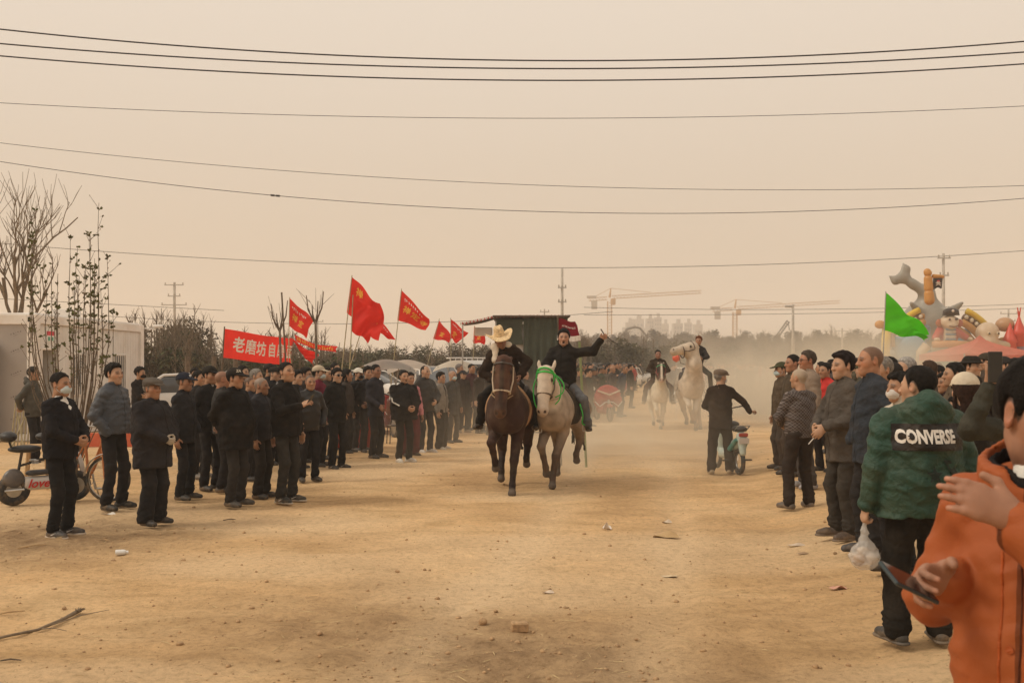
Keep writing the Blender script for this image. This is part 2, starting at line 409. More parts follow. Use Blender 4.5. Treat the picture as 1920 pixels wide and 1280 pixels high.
# ------------------------------------------------------------------ people
def v3(*a): return np.array(a, float)
def unit(v): v = np.asarray(v, float); return v/(np.linalg.norm(v)+1e-9)
def ik(S, W, a, b, pole):
    S, W = np.asarray(S, float), np.asarray(W, float); d = W-S; L = np.linalg.norm(d)
    if L > (a+b)*.995: W = S+d/L*(a+b)*.995; d = W-S; L = np.linalg.norm(d)
    u = d/L; x = (a*a-b*b+L*L)/(2*L); h = math.sqrt(max(a*a-x*x, 1e-6))
    p = np.asarray(pole, float); p = unit(p-u*(p@u))
    return S+u*x+p*h, W
def rot3(yaw=0, pitch=0, roll=0):
    """yaw > 0 turns to the person's left; pitch > 0 looks up; roll > 0 tips to the right"""
    return np.array(Euler((R_(pitch), R_(roll), R_(yaw)), 'XYZ').to_matrix())
ARMS = {
    'down': dict(w=(.25, .04, .85), pole=(.4, -1, 0), curl=.45),
    'pocket': dict(w=(.215, .09, .92), pole=(.9, -1, 0), hide=True),
    'back': dict(w=(.05, -.20, .98), pole=(1, -.5, -.2), hd=(-1, -.1, -.25), ht=(0, 0, 1), curl=.7),
    'clasp': dict(w=(.085, .25, 1.02), pole=(1, -.4, -.4), hd=(-.75, .45, -.3), ht=(0, .3, 1), curl=.5),
    'phone': dict(w=(.13, .33, 1.20), pole=(.7, -.2, -1), hd=(-.25, .75, .45), ht=(-.6, 0, .8), curl=.75),
    'cig': dict(w=(.26, .24, 1.0), pole=(.3, -1, -.4), hd=(-.1, .7, -.7), ht=(-.3, .6, .4), curl=.6),
    'cross': dict(w=(-.06, .21, 1.13), pole=(1, .1, -.7), hd=(-1, -.05, .1), ht=(0, .1, 1), curl=.4),
    'hold': dict(w=(.16, .34, 1.05), pole=(.6, -.6, -.7), hd=(-.35, .9, .1), ht=(-.2, 0, 1), curl=.9),
    'shade': dict(w=(.05, .27, 1.55), pole=(1, .1, -.5), hd=(-.8, .3, .5), ht=(0, -.5, -.6), curl=.4),
}
HB = [(-.11, -.078), (-.072, -.072), (-.045, -.052), (-.034, .0), (-.018, .028), (-.002, .030), (.006, .004), (.014, -.012), (.024, -.002), (.032, .032), (.046, .056), (.066, .076), (.13, .084)]
def hairline(y, shift=0.0):
    return np.interp(y, [p[0] for p in HB], [p[1]+shift*(1 if p[0] > 0 else .3) for p in HB]).astype(np.float32)
def head_mesh(res, neck_to, hairstyle, hc, sk, seed, mouth=0.0):
    g = np.random.default_rng(seed); jw = g.uniform(.93, 1.08); nl = g.uniform(.9, 1.12); ck = g.uniform(.9, 1.1)
    f = Field((-.1, -.13, -.24), (.1, .135, .13), res)
    f.ell((0, -.012, .03), (.077, .098, .088), k=.03)
    f.ell((0, .030, -.038), (.060*jw, .062, .076), k=.04)
    f.cap((-.036*jw, .012, -.078), (0, .066, -.096), .028, .022, k=.03); f.cap((.036*jw, .012, -.078), (0, .066, -.096), .028, .022, k=.03)
    for s in (-1, 1):
        f.ell((s*.040, .050, -.020), (.024*ck, .024, .026), k=.035)
        f.ell((s*.032, .103, .006), (.019, .017, .012), k=.012, op='s')
        f.ell((s*.031, .076, .005), (.014, .0135, .012), k=.004)
        f.ell((s*.077, -.008, -.002), (.009, .021, .034), M=rot3(-s*22, 0, 0), k=.008)
        f.ell((s*.086, -.002, .004), (.006, .011, .019), k=.006, op='s')
        f.cap((s*.012, .086, .020), (s*.046, .074, .022), .0095, .008, k=.016)
        f.ell((s*.012, .101, -.031), (.011, .012, .009), k=.008)
    f.cap((0, .087, .012), (0, .110*(.5+.5*nl), -.026), .0085, .0125, k=.014)
    f.cap((-.017, .080, -.062), (.017, .080, -.062), .0085, k=.016); f.cap((-.013, .080, -.072), (.013, .080, -.072), .009, k=.016)
    if mouth: f.ell((0, .094, -.07-mouth*.3), (.02, .02, .008+mouth), k=.006, op='s')
    nt_ = np.asarray(neck_to, float)
    f.cap((0, -.022, -.06), nt_, .052, .060, k=.035)
    V, Q = f.mesh()
    T = np.ones((len(V), 3)); x, y, z = V[:, 0], V[:, 1], V[:, 2]; ax = np.abs(x)
    hcn = np.array(hc)/np.maximum(np.array(sk), .02)
    if hairstyle in ('buzz', 'fade', 'thin'):
        e = np.clip((z-np.array(hairline(y, .004 if hairstyle != 'thin' else .035)))/.012, 0, 1)*(ax < .088)
        amt = {'buzz': .75, 'fade': .8, 'thin': .4}[hairstyle]
        T = T*(1-amt*e[:, None])+hcn*amt*e[:, None]
    if hairstyle not in ('buzz', 'fade', 'thin', 'bald', 'recede'):
        e = np.clip((z-np.array(hairline(y, 0))+.007)/.010, 0, 1)*(ax < .082); T = T*(1-.85*e[:, None])+hcn*.85*e[:, None]
    br = np.exp(-((z-.026-.004*np.cos(ax*60))/.0085)**2)*(ax > .012)*(ax < .052)*(y > .05)
    T = T*(1-.8*br[:, None])+np.array((.06, .05, .045))/np.maximum(np.array(sk), .05)*.8*br[:, None]
    ey = np.exp(-(((ax-.031)/.017)**2+((z-.005)/.0085)**2)**1.5)*(y > .055)
    T = T*(1-.9*ey[:, None])+np.array((.14, .14, .16))*.9*ey[:, None]
    lp = np.exp(-((x/.017)**4+((z+.067)/.008)**2))*(y > .06)
    T *= 1-lp[:, None]*np.array((.14, .28, .28))
    if mouth:
        mo = np.exp(-((x/.018)**4+((z+.07+mouth*.3)/(.008+mouth))**4))*(y > .05); T *= 1-.85*mo[:, None]
    ck_ = np.exp(-(((ax-.045)/.022)**2+((z+.025)/.022)**2))*(y > .02); T *= 1+ck_[:, None]*np.array((.12, -.06, -.1))
    ea = np.clip((ax-.078)/.008, 0, 1); T *= 1+ea[:, None]*np.array((.12, -.08, -.1))
    st = np.clip(1-((z+.085)/.03)**2, 0, 1)*(y > 0)*g.uniform(0, .25); T *= 1-st[:, None]*np.array((.6, .5, .4))
    return V, Q, T
def hair_mesh(style, res, seed):
    f = Field((-.125, -.15, -.22), (.125, .14, .16), res); th = {'short': .014, 'buzz': .005, 'side': .022, 'fluff': .026, 'grey': .013, 'long': .022, 'recede': .010, 'fade': .012, 'child': .018}.get(style, .012)
    f.ell((0, -.014, .03+th*.35), (.077+th*.75, .099+th*.8, .088+th), k=.02)
    if style in ('side', 'fluff', 'child'): f.ell((.012, .045, .085), (.062, .05, .04), k=.03)
    sh = {'recede': .035, 'fade': .01, 'child': -.012}.get(style, 0)
    if style == 'fade':
        f.fn(lambda F, X, Y, Z: np.maximum(F, (np.maximum(hairline(Y.ravel(), sh)[None, :, None], .028)-Z)*.8+np.zeros_like(X)))
    elif style == 'recede':
        f.fn(lambda F, X, Y, Z: np.maximum(np.maximum(F, (hairline(Y.ravel(), sh)[None, :, None]-Z)*.8), (.075-np.hypot(X*1.3, Y-.06))*.8))
    else:
        f.fn(lambda F, X, Y, Z: np.maximum(F, (hairline(Y.ravel(), sh)[None, :, None]-Z)*.8+np.zeros_like(X)))
    if style == 'long':
        for s in (-1, 1): f.cap((s*.07, -.02, .02), (s*.075, -.03, -.16), .03, .035, k=.03)
        f.cap((0, -.085, .0), (0, -.085, -.17), .07, .07, k=.04, flat=((0, 1, 0), .5))
    if style not in ('fade',):
        f.fn(lambda F, X, Y, Z: F+th*.8*np.exp(-np.maximum(Z-hairline(Y.ravel(), sh)[None, :, None], 0)/.022)*(Z < .09))
    g = np.random.default_rng(seed); p = g.uniform(0, 6, 6)
    am = {'fluff': .007, 'side': .005, 'child': .006}.get(style, .003)
    f.fn(lambda F, X, Y, Z: F+am*(np.sin(95*X+40*Z+p[0]+2*np.sin(30*Y+p[1]))*.6+np.sin(110*Y-60*X+p[2]+2*np.sin(35*Z+p[3]))*.6))
    return f.mesh()
def hat_mesh(kind, res):
    f = Field((-.24, -.24, -.02), (.24, .26, .24), res) if kind == 'straw' else Field((-.13, -.16, -.02), (.13, .24, .2), res)
    if kind in ('ball', 'army'):
        f.ell((0, -.012, .045), (.094, .115, .095 if kind == 'ball' else .088), k=.02)
        f.cut((0, .05, .040), (0, .12, -1))
        f.ell((0, .108, .045), (.078, .088, .012), M=rot3(0, -14, 0), k=.012)
        f.ell((0, -.012, .02), (.083, .104, .09), k=.004, op='s')
    elif kind == 'flat':
        f.ell((0, .01, .082), (.102, .128, .052), M=rot3(0, -8, 0), k=.02); f.ell((0, -.012, .05), (.093, .112, .075), k=.03)
        f.cut((0, .05, .042), (0, .1, -1)); f.ell((0, .115, .052), (.07, .062, .011), M=rot3(0, -16, 0), k=.012)
        f.ell((0, -.012, .02), (.083, .104, .085), k=.004, op='s')
    elif kind == 'bucket':
        f.ell((0, -.012, .06), (.095, .113, .09), k=.02); f.cut((0, 0, .05), (0, 0, -1)); f.cut((0, 0, .135), (0, 0, 1))
        f.ell((0, -.01, .052), (.13, .15, .014), k=.02); f.ell((0, -.012, .02), (.083, .104, .085), k=.004, op='s')
    elif kind == 'straw':
        f.cap((0, -.01, .06), (0, -.01, .15), .098, .082, k=.02, flat=((1, 0, 0), .86)); f.cut((0, 0, .06), (0, 0, -1))
        f.ell((0, 0, .215), (.022, .07, .03), k=.03, op='s')
        f.fn(lambda F, X, Y, Z: np.minimum(F, np.maximum(np.hypot(X/1.0, Y/1.05)-.195, np.abs(Z-.055-1.15*np.maximum(np.abs(X)-.09, 0)**1.25+.25*np.maximum(np.abs(Y)-.1, 0))-.008)))
        f.ell((0, -.012, .02), (.083, .104, .09), k=.004, op='s')
    return f.mesh()
def hand_mesh(W, d, t, side, res, curl=.5, size=1.0, spread=1.0, thumb=0.35, arm=None):
    d = unit(d); t = np.asarray(t, float); t = unit(t-d*(t@d)); n = np.cross(d, t)*(-side)
    W = np.asarray(W, float); f = Field(W-.21*size, W+.21*size, res); S = size
    f.cap(W+(unit(arm) if arm is not None else -d)*.08*S, W, .029*S, .027*S, k=.02); f.cap(W, W+d*.025*S, .027*S, .028*S, k=.02, flat=(n, .75))
    f.cap(W+d*.022*S, W+d*.072*S, .036*S, .041*S, k=.02, flat=(n, .42))
    ln = (.070, .078, .073, .056); tips = []
    for i in range(4):
        p = W+d*(.086-.004*abs(i-1.2))*S+t*(.031-.0205*i)*S; a = curl*.55
        side_ = t*(.06-.04*i)*spread
        for j, fr in enumerate((.46, .31, .25)):
            q = p+unit(d*math.cos(a)+n*math.sin(a)+side_*(1 if j == 0 else .6))*ln[i]*fr*S
            f.cap(p, q, (.0098-.0011*j)*S, (.0092-.0012*j)*S, k=.004 if j else .010); p = q; da = a; a += curl*(.95, .6)[min(j, 1)]
        tips.append((p, unit(d*math.sin(da)-n*math.cos(da))))
    p = W+d*.022*S+t*.026*S; q = p+unit(d*.55+t*.75+n*thumb)*.044*S
    f.cap(p, q, .0155*S, .0115*S, k=.016); q2 = q+unit(d*.85+t*.25+n*(thumb+.2))*.030*S
    f.cap(q, q2, .011*S, .009*S, k=.006)
    V, Q = f.mesh(); return V, Q, tips

SKIN = [(.40, .225, .135), (.36, .195, .115), (.44, .26, .165), (.32, .165, .095)]
BLACK = (.018, .017, .018); NAVY = (.022, .026, .038); CHAR = (.045, .043, .042)
def person_parts(P, seed=0):
    """builds the pieces of one figure in its own frame: x right, y forward, z up"""
    g = P.get; S = g('H', 1.70)/1.72; res = g('res', .015); hres = g('hres', .007); out = []
    fat = g('fat', 0.0); th = g('thick', .018); sk = g('skin', SKIN[seed % 3]); lean = g('lean', 0.0)
    pel = v3(0, 0, .92); T3 = rot3(g('twist', 0), -lean, g('roll', 0))
    tp = lambda *p: pel+T3 @ (v3(*p)-pel)
    info = {}
    # skeleton
    sh = {s: tp(s*.168*(1+fat), -.012, 1.385) for s in (1, -1)}; arms = {}
    for s, key in ((1, 'R'), (-1, 'L')):
        a = g(key, 'down'); a = dict(ARMS[a]) if isinstance(a, str) else dict(a)
        m = v3(s, 1, 1); w = v3(*a['w'])*m; w = tp(*w) if not a.get('abs') else w
        E, W = ik(sh[s], w, .285, .255, T3 @ (v3(*a['pole'])*m))
        hd = T3 @ (v3(*a['hd'])*m) if 'hd' in a else W-E
        ht = T3 @ (v3(*a['ht'])*m) if 'ht' in a else (v3(0, 1, .15) if abs(unit(W-E)[1]) < .8 else v3(-s*.3, 0, 1))
        arms[s] = (E, W, unit(hd), ht, a)
    legs = {}
    for s, key in ((1, 'footR'), (-1, 'footL')):
        hip = v3(s*.088, 0, .90); an = v3(*g(key, (s*g('gap', .11), 0.0, .085)))
        K, an = ik(hip, an, .415, .41, v3(*g('kpole', (s*.12, 1, 0)))*(v3(s, 1, 1) if 'kpole' in P else 1))
        toe = g('toeR' if s == 1 else 'toeL', (s*.22, 1, 0)); legs[s] = (hip, K, an, unit(toe))
    hc_ = tp(0, .012+g('neckf', 0), 1.602); nb = tp(0, -.022, 1.45)
    Mh = T3 @ rot3(0, lean*.9, 0) @ rot3(g('yaw', 0), g('pitch', 0), g('tilt', 0)); hs = g('hs', 1.01)
    info.update(S=S, arms=arms, legs=legs, head=(hc_, Mh, hs), tp=tp)
    def hloc(V): return hc_+hs*(V @ Mh.T)
    # body: one figure of head, neck, trunk, limbs and hands
    hstyle, hcol = g('hair', 'short'), g('hc', (.012, .010, .009))
    body = []; tint = []
    V, Q, T = head_mesh(hres, Mh.T @ (nb-hc_)/hs, hstyle, hcol, sk, seed, g('mouth', 0)); body.append((hloc(V), Q)); tint.append(T)
    f = Field((-.75, -.75, 0), (.75, .75, 1.55), .045) if g('ride') else Field((-.5, -.45, 0), (.5, .5, 1.52), .045)
    f.ell(tp(0, 0, 1.22), (.13, .08, .22), M=T3, k=.05); f.ell(tp(0, 0, .98), (.12, .08, .14), M=T3, k=.05); f.cap(tp(0, 0, 1.3), nb, .07, .055, k=.05)
    for s in (1, -1):
        E, W, hd, ht, a = arms[s]; f.cap(tp(0, 0, 1.36), sh[s], .05, .045, k=.04); f.cap(sh[s], E, .045, .038, k=.03); f.cap(E, W-unit(W-E)*.04, .038, .03, k=.03)
        hip, K, an, toe = legs[s]; f.cap(hip, K, .07, .05, k=.04); f.cap(K, an, .05, .04, k=.03)
    V, Q = f.mesh(); body.append((V, Q)); tint.append(np.ones((len(V), 3)))
    for s in (1, -1):
        E, W, hd, ht, a = arms[s]
        if a.get('hide'): continue
        V, Q, tips = hand_mesh(W, hd, ht, s, g('handres', min(hres, .0075)), a.get('curl', .5), a.get('size', 1.0), a.get('spread', 1.0), a.get('thumb', .35), E-W)
        gl = a.get('glove'); body.append((V, Q)); T = np.ones((len(V), 3))
        if gl: T = T*np.array(gl)/np.array(sk)
        elif g('handres', 1) < .0045:
            for tp0, dn in tips:
                m_ = np.clip((.0085-np.linalg.norm(V-(tp0+dn*.006*a.get('size', 1)), axis=1))/.003, 0, 1)[:, None]; T = T*(1-m_)+m_*np.array((1.35, 1.30, 1.35))
        tint.append(T)
    V, Q = merge(body); out.append(('body', V, Q, 'skin', sk, np.concatenate(tint)))
    # trousers
    tw = g('tw', 1.0); jl = g('thigh', 1.0)
    f = Field((-.7, -.75, 0), (.7, .75, 1.08), res) if g('ride') else Field((-.32, -.28, 0), (.32, .32, 1.08), res)
    f.ell((0, -.008, .95), (.158+fat*.18, .118+fat*.15, .12), k=.05)
    for s in (1, -1):
        hip, K, an, toe = legs[s]; sd = seed*7+s
        f.cap(hip+v3(0, -.012, 0), K, .086*tw*jl, .067*tw, k=.05); f.cap(K, an+v3(0, 0, .0), .066*tw, .060*tw+g('flare', 0), k=.03)
        for j in range(g('cuffs', 3)):
            q = an+unit(K-an)*(.02+.035*j); f.ell(q+toe*.006, (.066*tw+.003*(j % 2), .07*tw, .016), k=.02)
    f.cut((0, 0, .035), (0, 0, -1)) if not g('ride') else None
    f.wrinkle(.0045, .14, seed)
    if res < .0165: f.wrinkle(.0025, max(.055, res*4.5), seed+30)
    V, Q = f.mesh(); out.append(('trousers', V, Q, g('tm', 'cloth'), g('tc', BLACK), None))
    # shoes
    for s in (1, -1):
        hip, K, an, toe = legs[s]; shin = unit(K-an)
        f = Field(an-.3, an+.3, min(res, .012)); dn = v3(0, 0, -1) if not g('ride') else unit(-shin*.9)
        dn = unit(dn-toe*(dn@toe)); h0 = an+dn*.085; fw = toe*g('sl', 1.0)
        f.cap(h0-fw*.045-dn*.038, h0+fw*.10-dn*.036, .040, .040, k=.03); f.cap(h0+fw*.10-dn*.034, h0+fw*.165-dn*.03, .040, .034, k=.03)
        f.cap(h0-dn*.04, an+shin*.03, .042, .045, k=.04); f.cut(h0-dn*.004, dn)
        V, Q = f.mesh(); nm = 'shoe'; out.append((nm, V, Q, 'shoe', g('sc', (.03, .028, .027)), None))
        f2 = Field(h0-.25, h0+.25, min(res, .012)); f2.cap(h0-fw*.05-dn*.012, h0+fw*.165-dn*.012, .046, .044, k=.01); f2.cut(h0, dn); f2.cut(h0-dn*.022, -dn)
        if g('sole'): V, Q = f2.mesh(); out.append(('shoe_sole', V, Q, 'shoe', g('sole'), None))
    # shirt or sweater under an open collar
    if g('shirt'):
        f = Field((-.22, -.2, 1.0), (.22, .25, 1.62), min(res, .012)); f.ell(tp(0, 0, 1.26), (.16+fat*.15, .123+fat*.19, .2), M=T3, k=.05)
        f.cap(tp(0, -.015, 1.38), tp(0, .0, 1.47), .10, .062, k=.03); f.cap(tp(0, -.02, 1.45), tp(0, .03, 1.58), .052, .052, k=.01, op='s')
        V, Q = f.mesh(); out.append(('shirt', V, Q, 'cloth', g('shirt'), None))
    # jacket
    hem = g('hem', .835); pf = g('puffer'); rb = (pf[0], pf[1]) if pf else None
    lo = np.minimum.reduce([arms[1][0], arms[1][1], arms[-1][0], arms[-1][1], tp(-.3, -.28, hem), tp(-.3, -.28, 1.6), tp(-.3, .3, hem)])-.1
    hi = np.maximum.reduce([arms[1][0], arms[1][1], arms[-1][0], arms[-1][1], tp(.3, .28, hem), tp(.3, .3, 1.6)])+.1
    f = Field(lo, hi, res); t_ = th
    f.ell(tp(0, -.005, 1.24), (.165+t_+fat*.2, .125+t_+fat*.2, .22), M=T3, k=.06, rib=rb)
    f.ell(tp(0, .012+fat*.06, 1.04), (.158+t_+fat*.25, .118+t_+fat*.35, .20), M=T3, k=.06, rib=rb)
    bw = g('boxy', .15); rr = .153+t_+fat*.25+bw*.06
    f.cap(tp(0, .004+fat*.05, 1.12), tp(0, .006+fat*.05, hem-.12), rr, rr+g('aline', .0), k=.06, flat=(T3 @ v3(0, 1, 0), .76), rib=rb)
    for s in (1, -1):
        f.cap(tp(s*.05, -.02, 1.425), tp(s*.150, -.014, 1.375), .056+t_*.4, .058+t_*.5, k=.05)
    f.cut(tp(0, 0, hem), T3 @ v3(0, 0, -1))
    if g('open'):
        f.cap(tp(0, .2, hem-.1), tp(0, .18, 1.5), .05, .05, k=.02, op='s', flat=(T3 @ v3(0, 1, 0), 2.5))
    cr = g('collar', .05)
    if cr:
        f.cap(tp(0, -.022, 1.40), tp(0, -.006, 1.445+cr), .082, .071+t_*.4, k=.02); f.cut(tp(0, 0, 1.452+cr), T3 @ v3(0, -.25, 1))
        f.cap(tp(0, -.022, 1.42), tp(0, .012, 1.70), .058, .068, k=.008, op='s')
        f.cap(tp(0, .08, 1.44+cr), tp(0, .06, 1.56+cr), .03, .05, k=.01, op='s') if not g('zip_up') else None
    if g('hood'):
        hr = g('hood'); f.ell(tp(0, -.105, 1.445), (.128*hr, .075*hr, .088*hr), M=T3 @ rot3(0, 22, 0), k=.03); f.cap(tp(-.1*hr, -.03, 1.46), tp(0, -.13, 1.52), .035*hr, .045*hr, k=.03); f.cap(tp(.1*hr, -.03, 1.46), tp(0, -.13, 1.52), .035*hr, .045*hr, k=.03)
        f.cap(tp(0, -.022, 1.44), tp(0, .012, 1.75), .062, .072, k=.01, op='s')
    if g('vneck'):
        vd = g('vneck'); f.cap(tp(0, .165, 1.49-vd), tp(0, .125, 1.50), .012, g('vw', .078), k=.015, op='s')
    at_ = t_*.75
    for s in (1, -1):
        E, W, hd, ht, a = arms[s]; u = unit(W-E); rb2 = (pf[0]*1.05, pf[1]) if pf else None
        f.cap(sh[s]+T3 @ v3(-s*.012, 0, -.012), E, .053+at_+fat*.05, .045+at_, k=.035, rib=rb2); f.cap(E, W-u*.015, .045+at_, .034+at_*.8, k=.02, rib=rb2)
    f.wrinkle(g('wr', .0058), g('wl', .105), seed+50)
    if res < .0165: f.wrinkle(.0028, max(.05, res*4.2), seed+90)
    if g('vfold'):
        vf = g('vfold'); f.fn(lambda F, X, Y, Z: F+vf*(.9*np.abs(np.sin(23*X+1.9*np.sin(5.2*Z+1)+1.3*np.sin(11*Y)))+.9*np.abs(np.sin(15*X-11*Z+1.6*np.sin(7*Z+3*Y)))+.7*np.abs(np.sin(29*Z+14*X+2.2*np.sin(9*X+6*Y)))-1.4))
    for s in (1, -1):
        E, W, hd, ht, a = arms[s]
        if not a.get('hide'): u = unit(W-E); f.cap(W-u*.008, W+u*.3, .033, .06, k=.006, op='s') if not g('ride') and False else None
    V, Q = f.mesh(); out.append((g('jname', 'jacket'), V, Q, g('jm', 'jacket'), g('jc', BLACK), None))
    # hair, hat, mask, glasses
    if hstyle not in ('buzz', 'bald', 'thin'):
        V, Q = hair_mesh(hstyle, hres*1.1, seed)
        if g('hat'): keep = V[:, 2] < .055; m = keep[Q].all(1); Q = Q[m]
        out.append(('hair', hloc(V), Q, 'hair', hcol, None))
    if g('hat'):
        V, Q = hat_mesh(g('hat'), hres*1.15); out.append(('hat' if g('hat') in ('straw', 'bucket') else 'cap', hloc(V), Q, 'straw' if g('hat') == 'straw' else 'cloth', g('hatc', BLACK), None))
    if g('mask'):
        f = Field((-.09, -.02, -.13), (.09, .15, .02), min(hres, .006))
        f.ell((0, .045, -.05), (.064, .078, .056), k=.01); f.fn(lambda F, X, Y, Z: F+.0022*np.sin(Z*420)*(np.abs(X) < .05)); f.cut((0, .045, 0), (0, -1, 0)); f.cut((0, 0, -.012), (0, 0, 1)); f.cut((0, 0, -.105), (0, 0, -1))
        V1, Q1 = f.mesh(); b = MB()
        for s in (-1, 1):
            for zz in (-.022, -.085): b.tube([(s*.055, .05, zz), (s*.072, .025, zz*.6-.01), (s*.082, -.015, -.01)], .0018, 5)
        Vb = np.concatenate(b.V); Qb = np.array([q for q in b.F if len(q) == 4]); V, Q = merge([(V1, Q1), (Vb, Qb)])
        out.append(('face_mask', hloc(V), Q, 'cloth', g('mask'), None))
    if g('glasses'):
        b = MB()
        for s in (-1, 1):
            b.ring((s*.033, .098, .005), .021, .002, 'y', 14, 5); b.tube([(s*.054, .096, .008), (s*.074, .06, .012), (s*.08, -.01, .008)], .0018, 5)
            if g('glasses') == 'sun': b.ell = None; b.lathe([(.001, -.0015), (.020, -.001), (.020, .001), (.001, .0015)]); q = b.V[-1]; b.V[-1] = np.stack([q[:, 0]+s*.033, .098+q[:, 2], q[:, 1]+.005], 1)
        b.tube([(-.012, .1, .008), (0, .104, .010), (.012, .1, .008)], .002, 5)
        V = np.concatenate(b.V); out.append(('glasses', hloc(V), [np.array([q for q in b.F if len(q) == 4])], 'black_glass', None, None))
    return [(n, np.asarray(V)*S, Q, m, c, T) for n, V, Q, m, c, T in out], info
def build_person(loc, theta, P, label, group=None, seed=0, name='person', cat='person'):
    parts, info = person_parts(P, seed)
    root = empty(name, loc, R_(theta+180), label, cat, group)
    for n, V, Q, m, c, T in parts:
        me = mesh_data(n, V, Q if isinstance(Q, list) else [Q])
        if T is not None:
            a = me.color_attributes.new('tint', 'FLOAT_COLOR', 'POINT'); a.data.foreach_set('color', np.concatenate([T, np.ones((len(T), 1))], 1).astype(np.float32).ravel())
        obj(n, me, m, root, c)
    M = Matrix.Translation(loc) @ Matrix.Rotation(R_(theta+180), 4, 'Z'); S = info['S']
    info['world'] = lambda p: M @ Vector(tuple(np.asarray(p)*S)); info['M'] = M
    info['dir'] = lambda d: (M.to_3x3() @ Vector(tuple(d)))
    return root, info
PEOPLE = []
def stand(px, py, label, theta=90, group=None, seed=None, dy=0.0, **P):
    """a standing figure whose feet show at pixel column px, row py of the photograph"""
    Y = gY(py)
    for _ in range(4): gz = float(berm((px-960)/FPX*Y, Y)); Y = (CAM_H-gz)*FPX/(py-HZ)
    Y += dy; x = (px-960)/FPX*Y; gz = float(berm(x, Y))
    if 'Yd' in P: Y = P.pop('Yd'); x = (px-960)/FPX*Y; gz = float(berm(x, Y))
    Mi = (Matrix.Translation((x, Y, gz)) @ Matrix.Rotation(R_(theta+180), 4, 'Z')).inverted(); S_ = P.get('H', 1.70)/1.72
    for key, s in (('R', 1), ('L', -1)):
        a = P.get(key)
        if isinstance(a, dict) and 'W' in a:
            a = dict(a); q = np.array(Mi @ at(*a.pop('W')))/S_; a['w'] = tuple(q*v3(s, 1, 1)); a['abs'] = True
            for kk, k2 in (('hdw', 'hd'), ('htw', 'ht'), ('polew', 'pole')):
                if kk in a: a[k2] = tuple(np.array(Mi.to_3x3() @ Vector(a.pop(kk)))*v3(s, 1, 1))
            P[key] = a
    P.setdefault('res', min(.03, max(.010, Y*.00115))); P.setdefault('hres', min(.014, max(.0048, Y*.00056)))
    seed = len(PEOPLE) if seed is None else seed
    r, i = build_person(Vector((x, Y, gz)), theta, P, label, group, seed); PEOPLE.append((r, i)); return r, i

# ------------------------------------------------------------------ ground
def vnoise(x, y, seed=0):
    xi, yi = np.floor(x).astype(np.int64), np.floor(y).astype(np.int64); fx, fy = x-xi, y-yi
    fx = fx*fx*(3-2*fx); fy = fy*fy*(3-2*fy)
    def h(a, b):
        n = (a*374761393+b*668265263+seed*1442695041) & 0xffffffff; n = ((n ^ (n >> 13))*1274126177) & 0xffffffff
        return ((n ^ (n >> 16)) & 0xffff)/65535.0
    return (h(xi, yi)*(1-fx)+h(xi+1, yi)*fx)*(1-fy)+(h(xi, yi+1)*(1-fx)+h(xi+1, yi+1)*fx)*fy
def rough_at(x, y):
    """0..1: loose churned soil in front of the camera and under the spectators at the left"""
    a = np.exp(-(((x+.3)/1.9)**2+((y-6.4)/1.5)**2))+1.3*np.exp(-(((x+4.9)/1.7)**2+((y-10.4)/1.6)**2))+.5*np.exp(-(((x-1.0)/1.3)**2+((y-5.4)/.7)**2))
    return np.clip(a+.5*(vnoise(x*.7, y*.7, 5)-.6), 0, 1)
def berm(x, y):
    """the right-hand verge lies a hand's breadth higher than the track"""
    t_ = np.clip((np.asarray(x, float)-(.9+.155*np.asarray(y, float)))/1.3, 0, 1); return .13*t_*t_*(3-2*t_)*np.clip(1.6-np.asarray(y, float)/40, 0, 1)
def ground_h(x, y):
    x = np.asarray(x, float); y = np.asarray(y, float); r = rough_at(x, y)
    h = .05*(vnoise(x*.35, y*.35, 1)-.5)+.022*(vnoise(x*1.3, y*1.6, 2)-.5)
    h += (.018+.034*r)*(vnoise(x*4.5, y*5, 3)-.5)+(.011+.026*r)*(vnoise(x*10, y*11, 4)-.5)
    pit = vnoise(x*2.6+7, y*3.1, 11); h -= .03*np.clip(pit-.74, 0, 1)/.26*(vnoise(x*.5, y*.5, 12) > .35)
    rut = (x-.12*(y-8)-1.2*np.sin(y*.11)+.4); h -= .02*np.exp(-((np.abs(rut)-.75)/.18)**2)*(.6+.4*vnoise(x*2, y*.5, 8))
    return h*np.clip(1.15-y/70, .1, 1)+berm(x, y)
ys = [1.2]
while ys[-1] < 60: ys.append(ys[-1]+max(.03, ys[-1]*.0105))
while ys[-1] < 1500: ys.append(ys[-1]*1.12)
ys = np.array([-40, -10, 0]+ys)
xs = np.concatenate([-np.geomspace(11, 1500, 24)[::-1], np.arange(-10.9, 10.95, .06), np.geomspace(11, 1500, 24)])
X, Yg = np.meshgrid(xs, ys, indexing='ij'); V = np.stack([X, Yg, ground_h(X, Yg)], -1).reshape(-1, 3)
ni, nj = X.shape; ii = np.arange(ni*nj).reshape(ni, nj)
Q = np.stack([ii[:-1, :-1], ii[1:, :-1], ii[1:, 1:], ii[:-1, 1:]], -1).reshape(-1, 4)
m, t, b = new_mat('soil')
tc = N(t, 'TexCoord'); mp = N(t, 'Mapping'); mp.inputs['Scale'].default_value = (.55, 1.5, 1); t.links.new(tc.outputs['Object'], mp.inputs[0])
def nz_on(scale, detail, rough, dist=0.0, src=None):
    n = N(t, 'TexNoise'); n.inputs['Scale'].default_value = scale; n.inputs['Detail'].default_value = detail; n.inputs['Roughness'].default_value = rough; n.inputs['Distortion'].default_value = dist
    t.links.new(src or tc.outputs['Object'], n.inputs['Vector']); return n.outputs[0]
big = ramp(t, nz_on(.35, 5, .6, .4), [(.32, (.53, .34, .175)), (.5, (.67, .445, .235)), (.68, (.74, .525, .30))]).outputs[0]
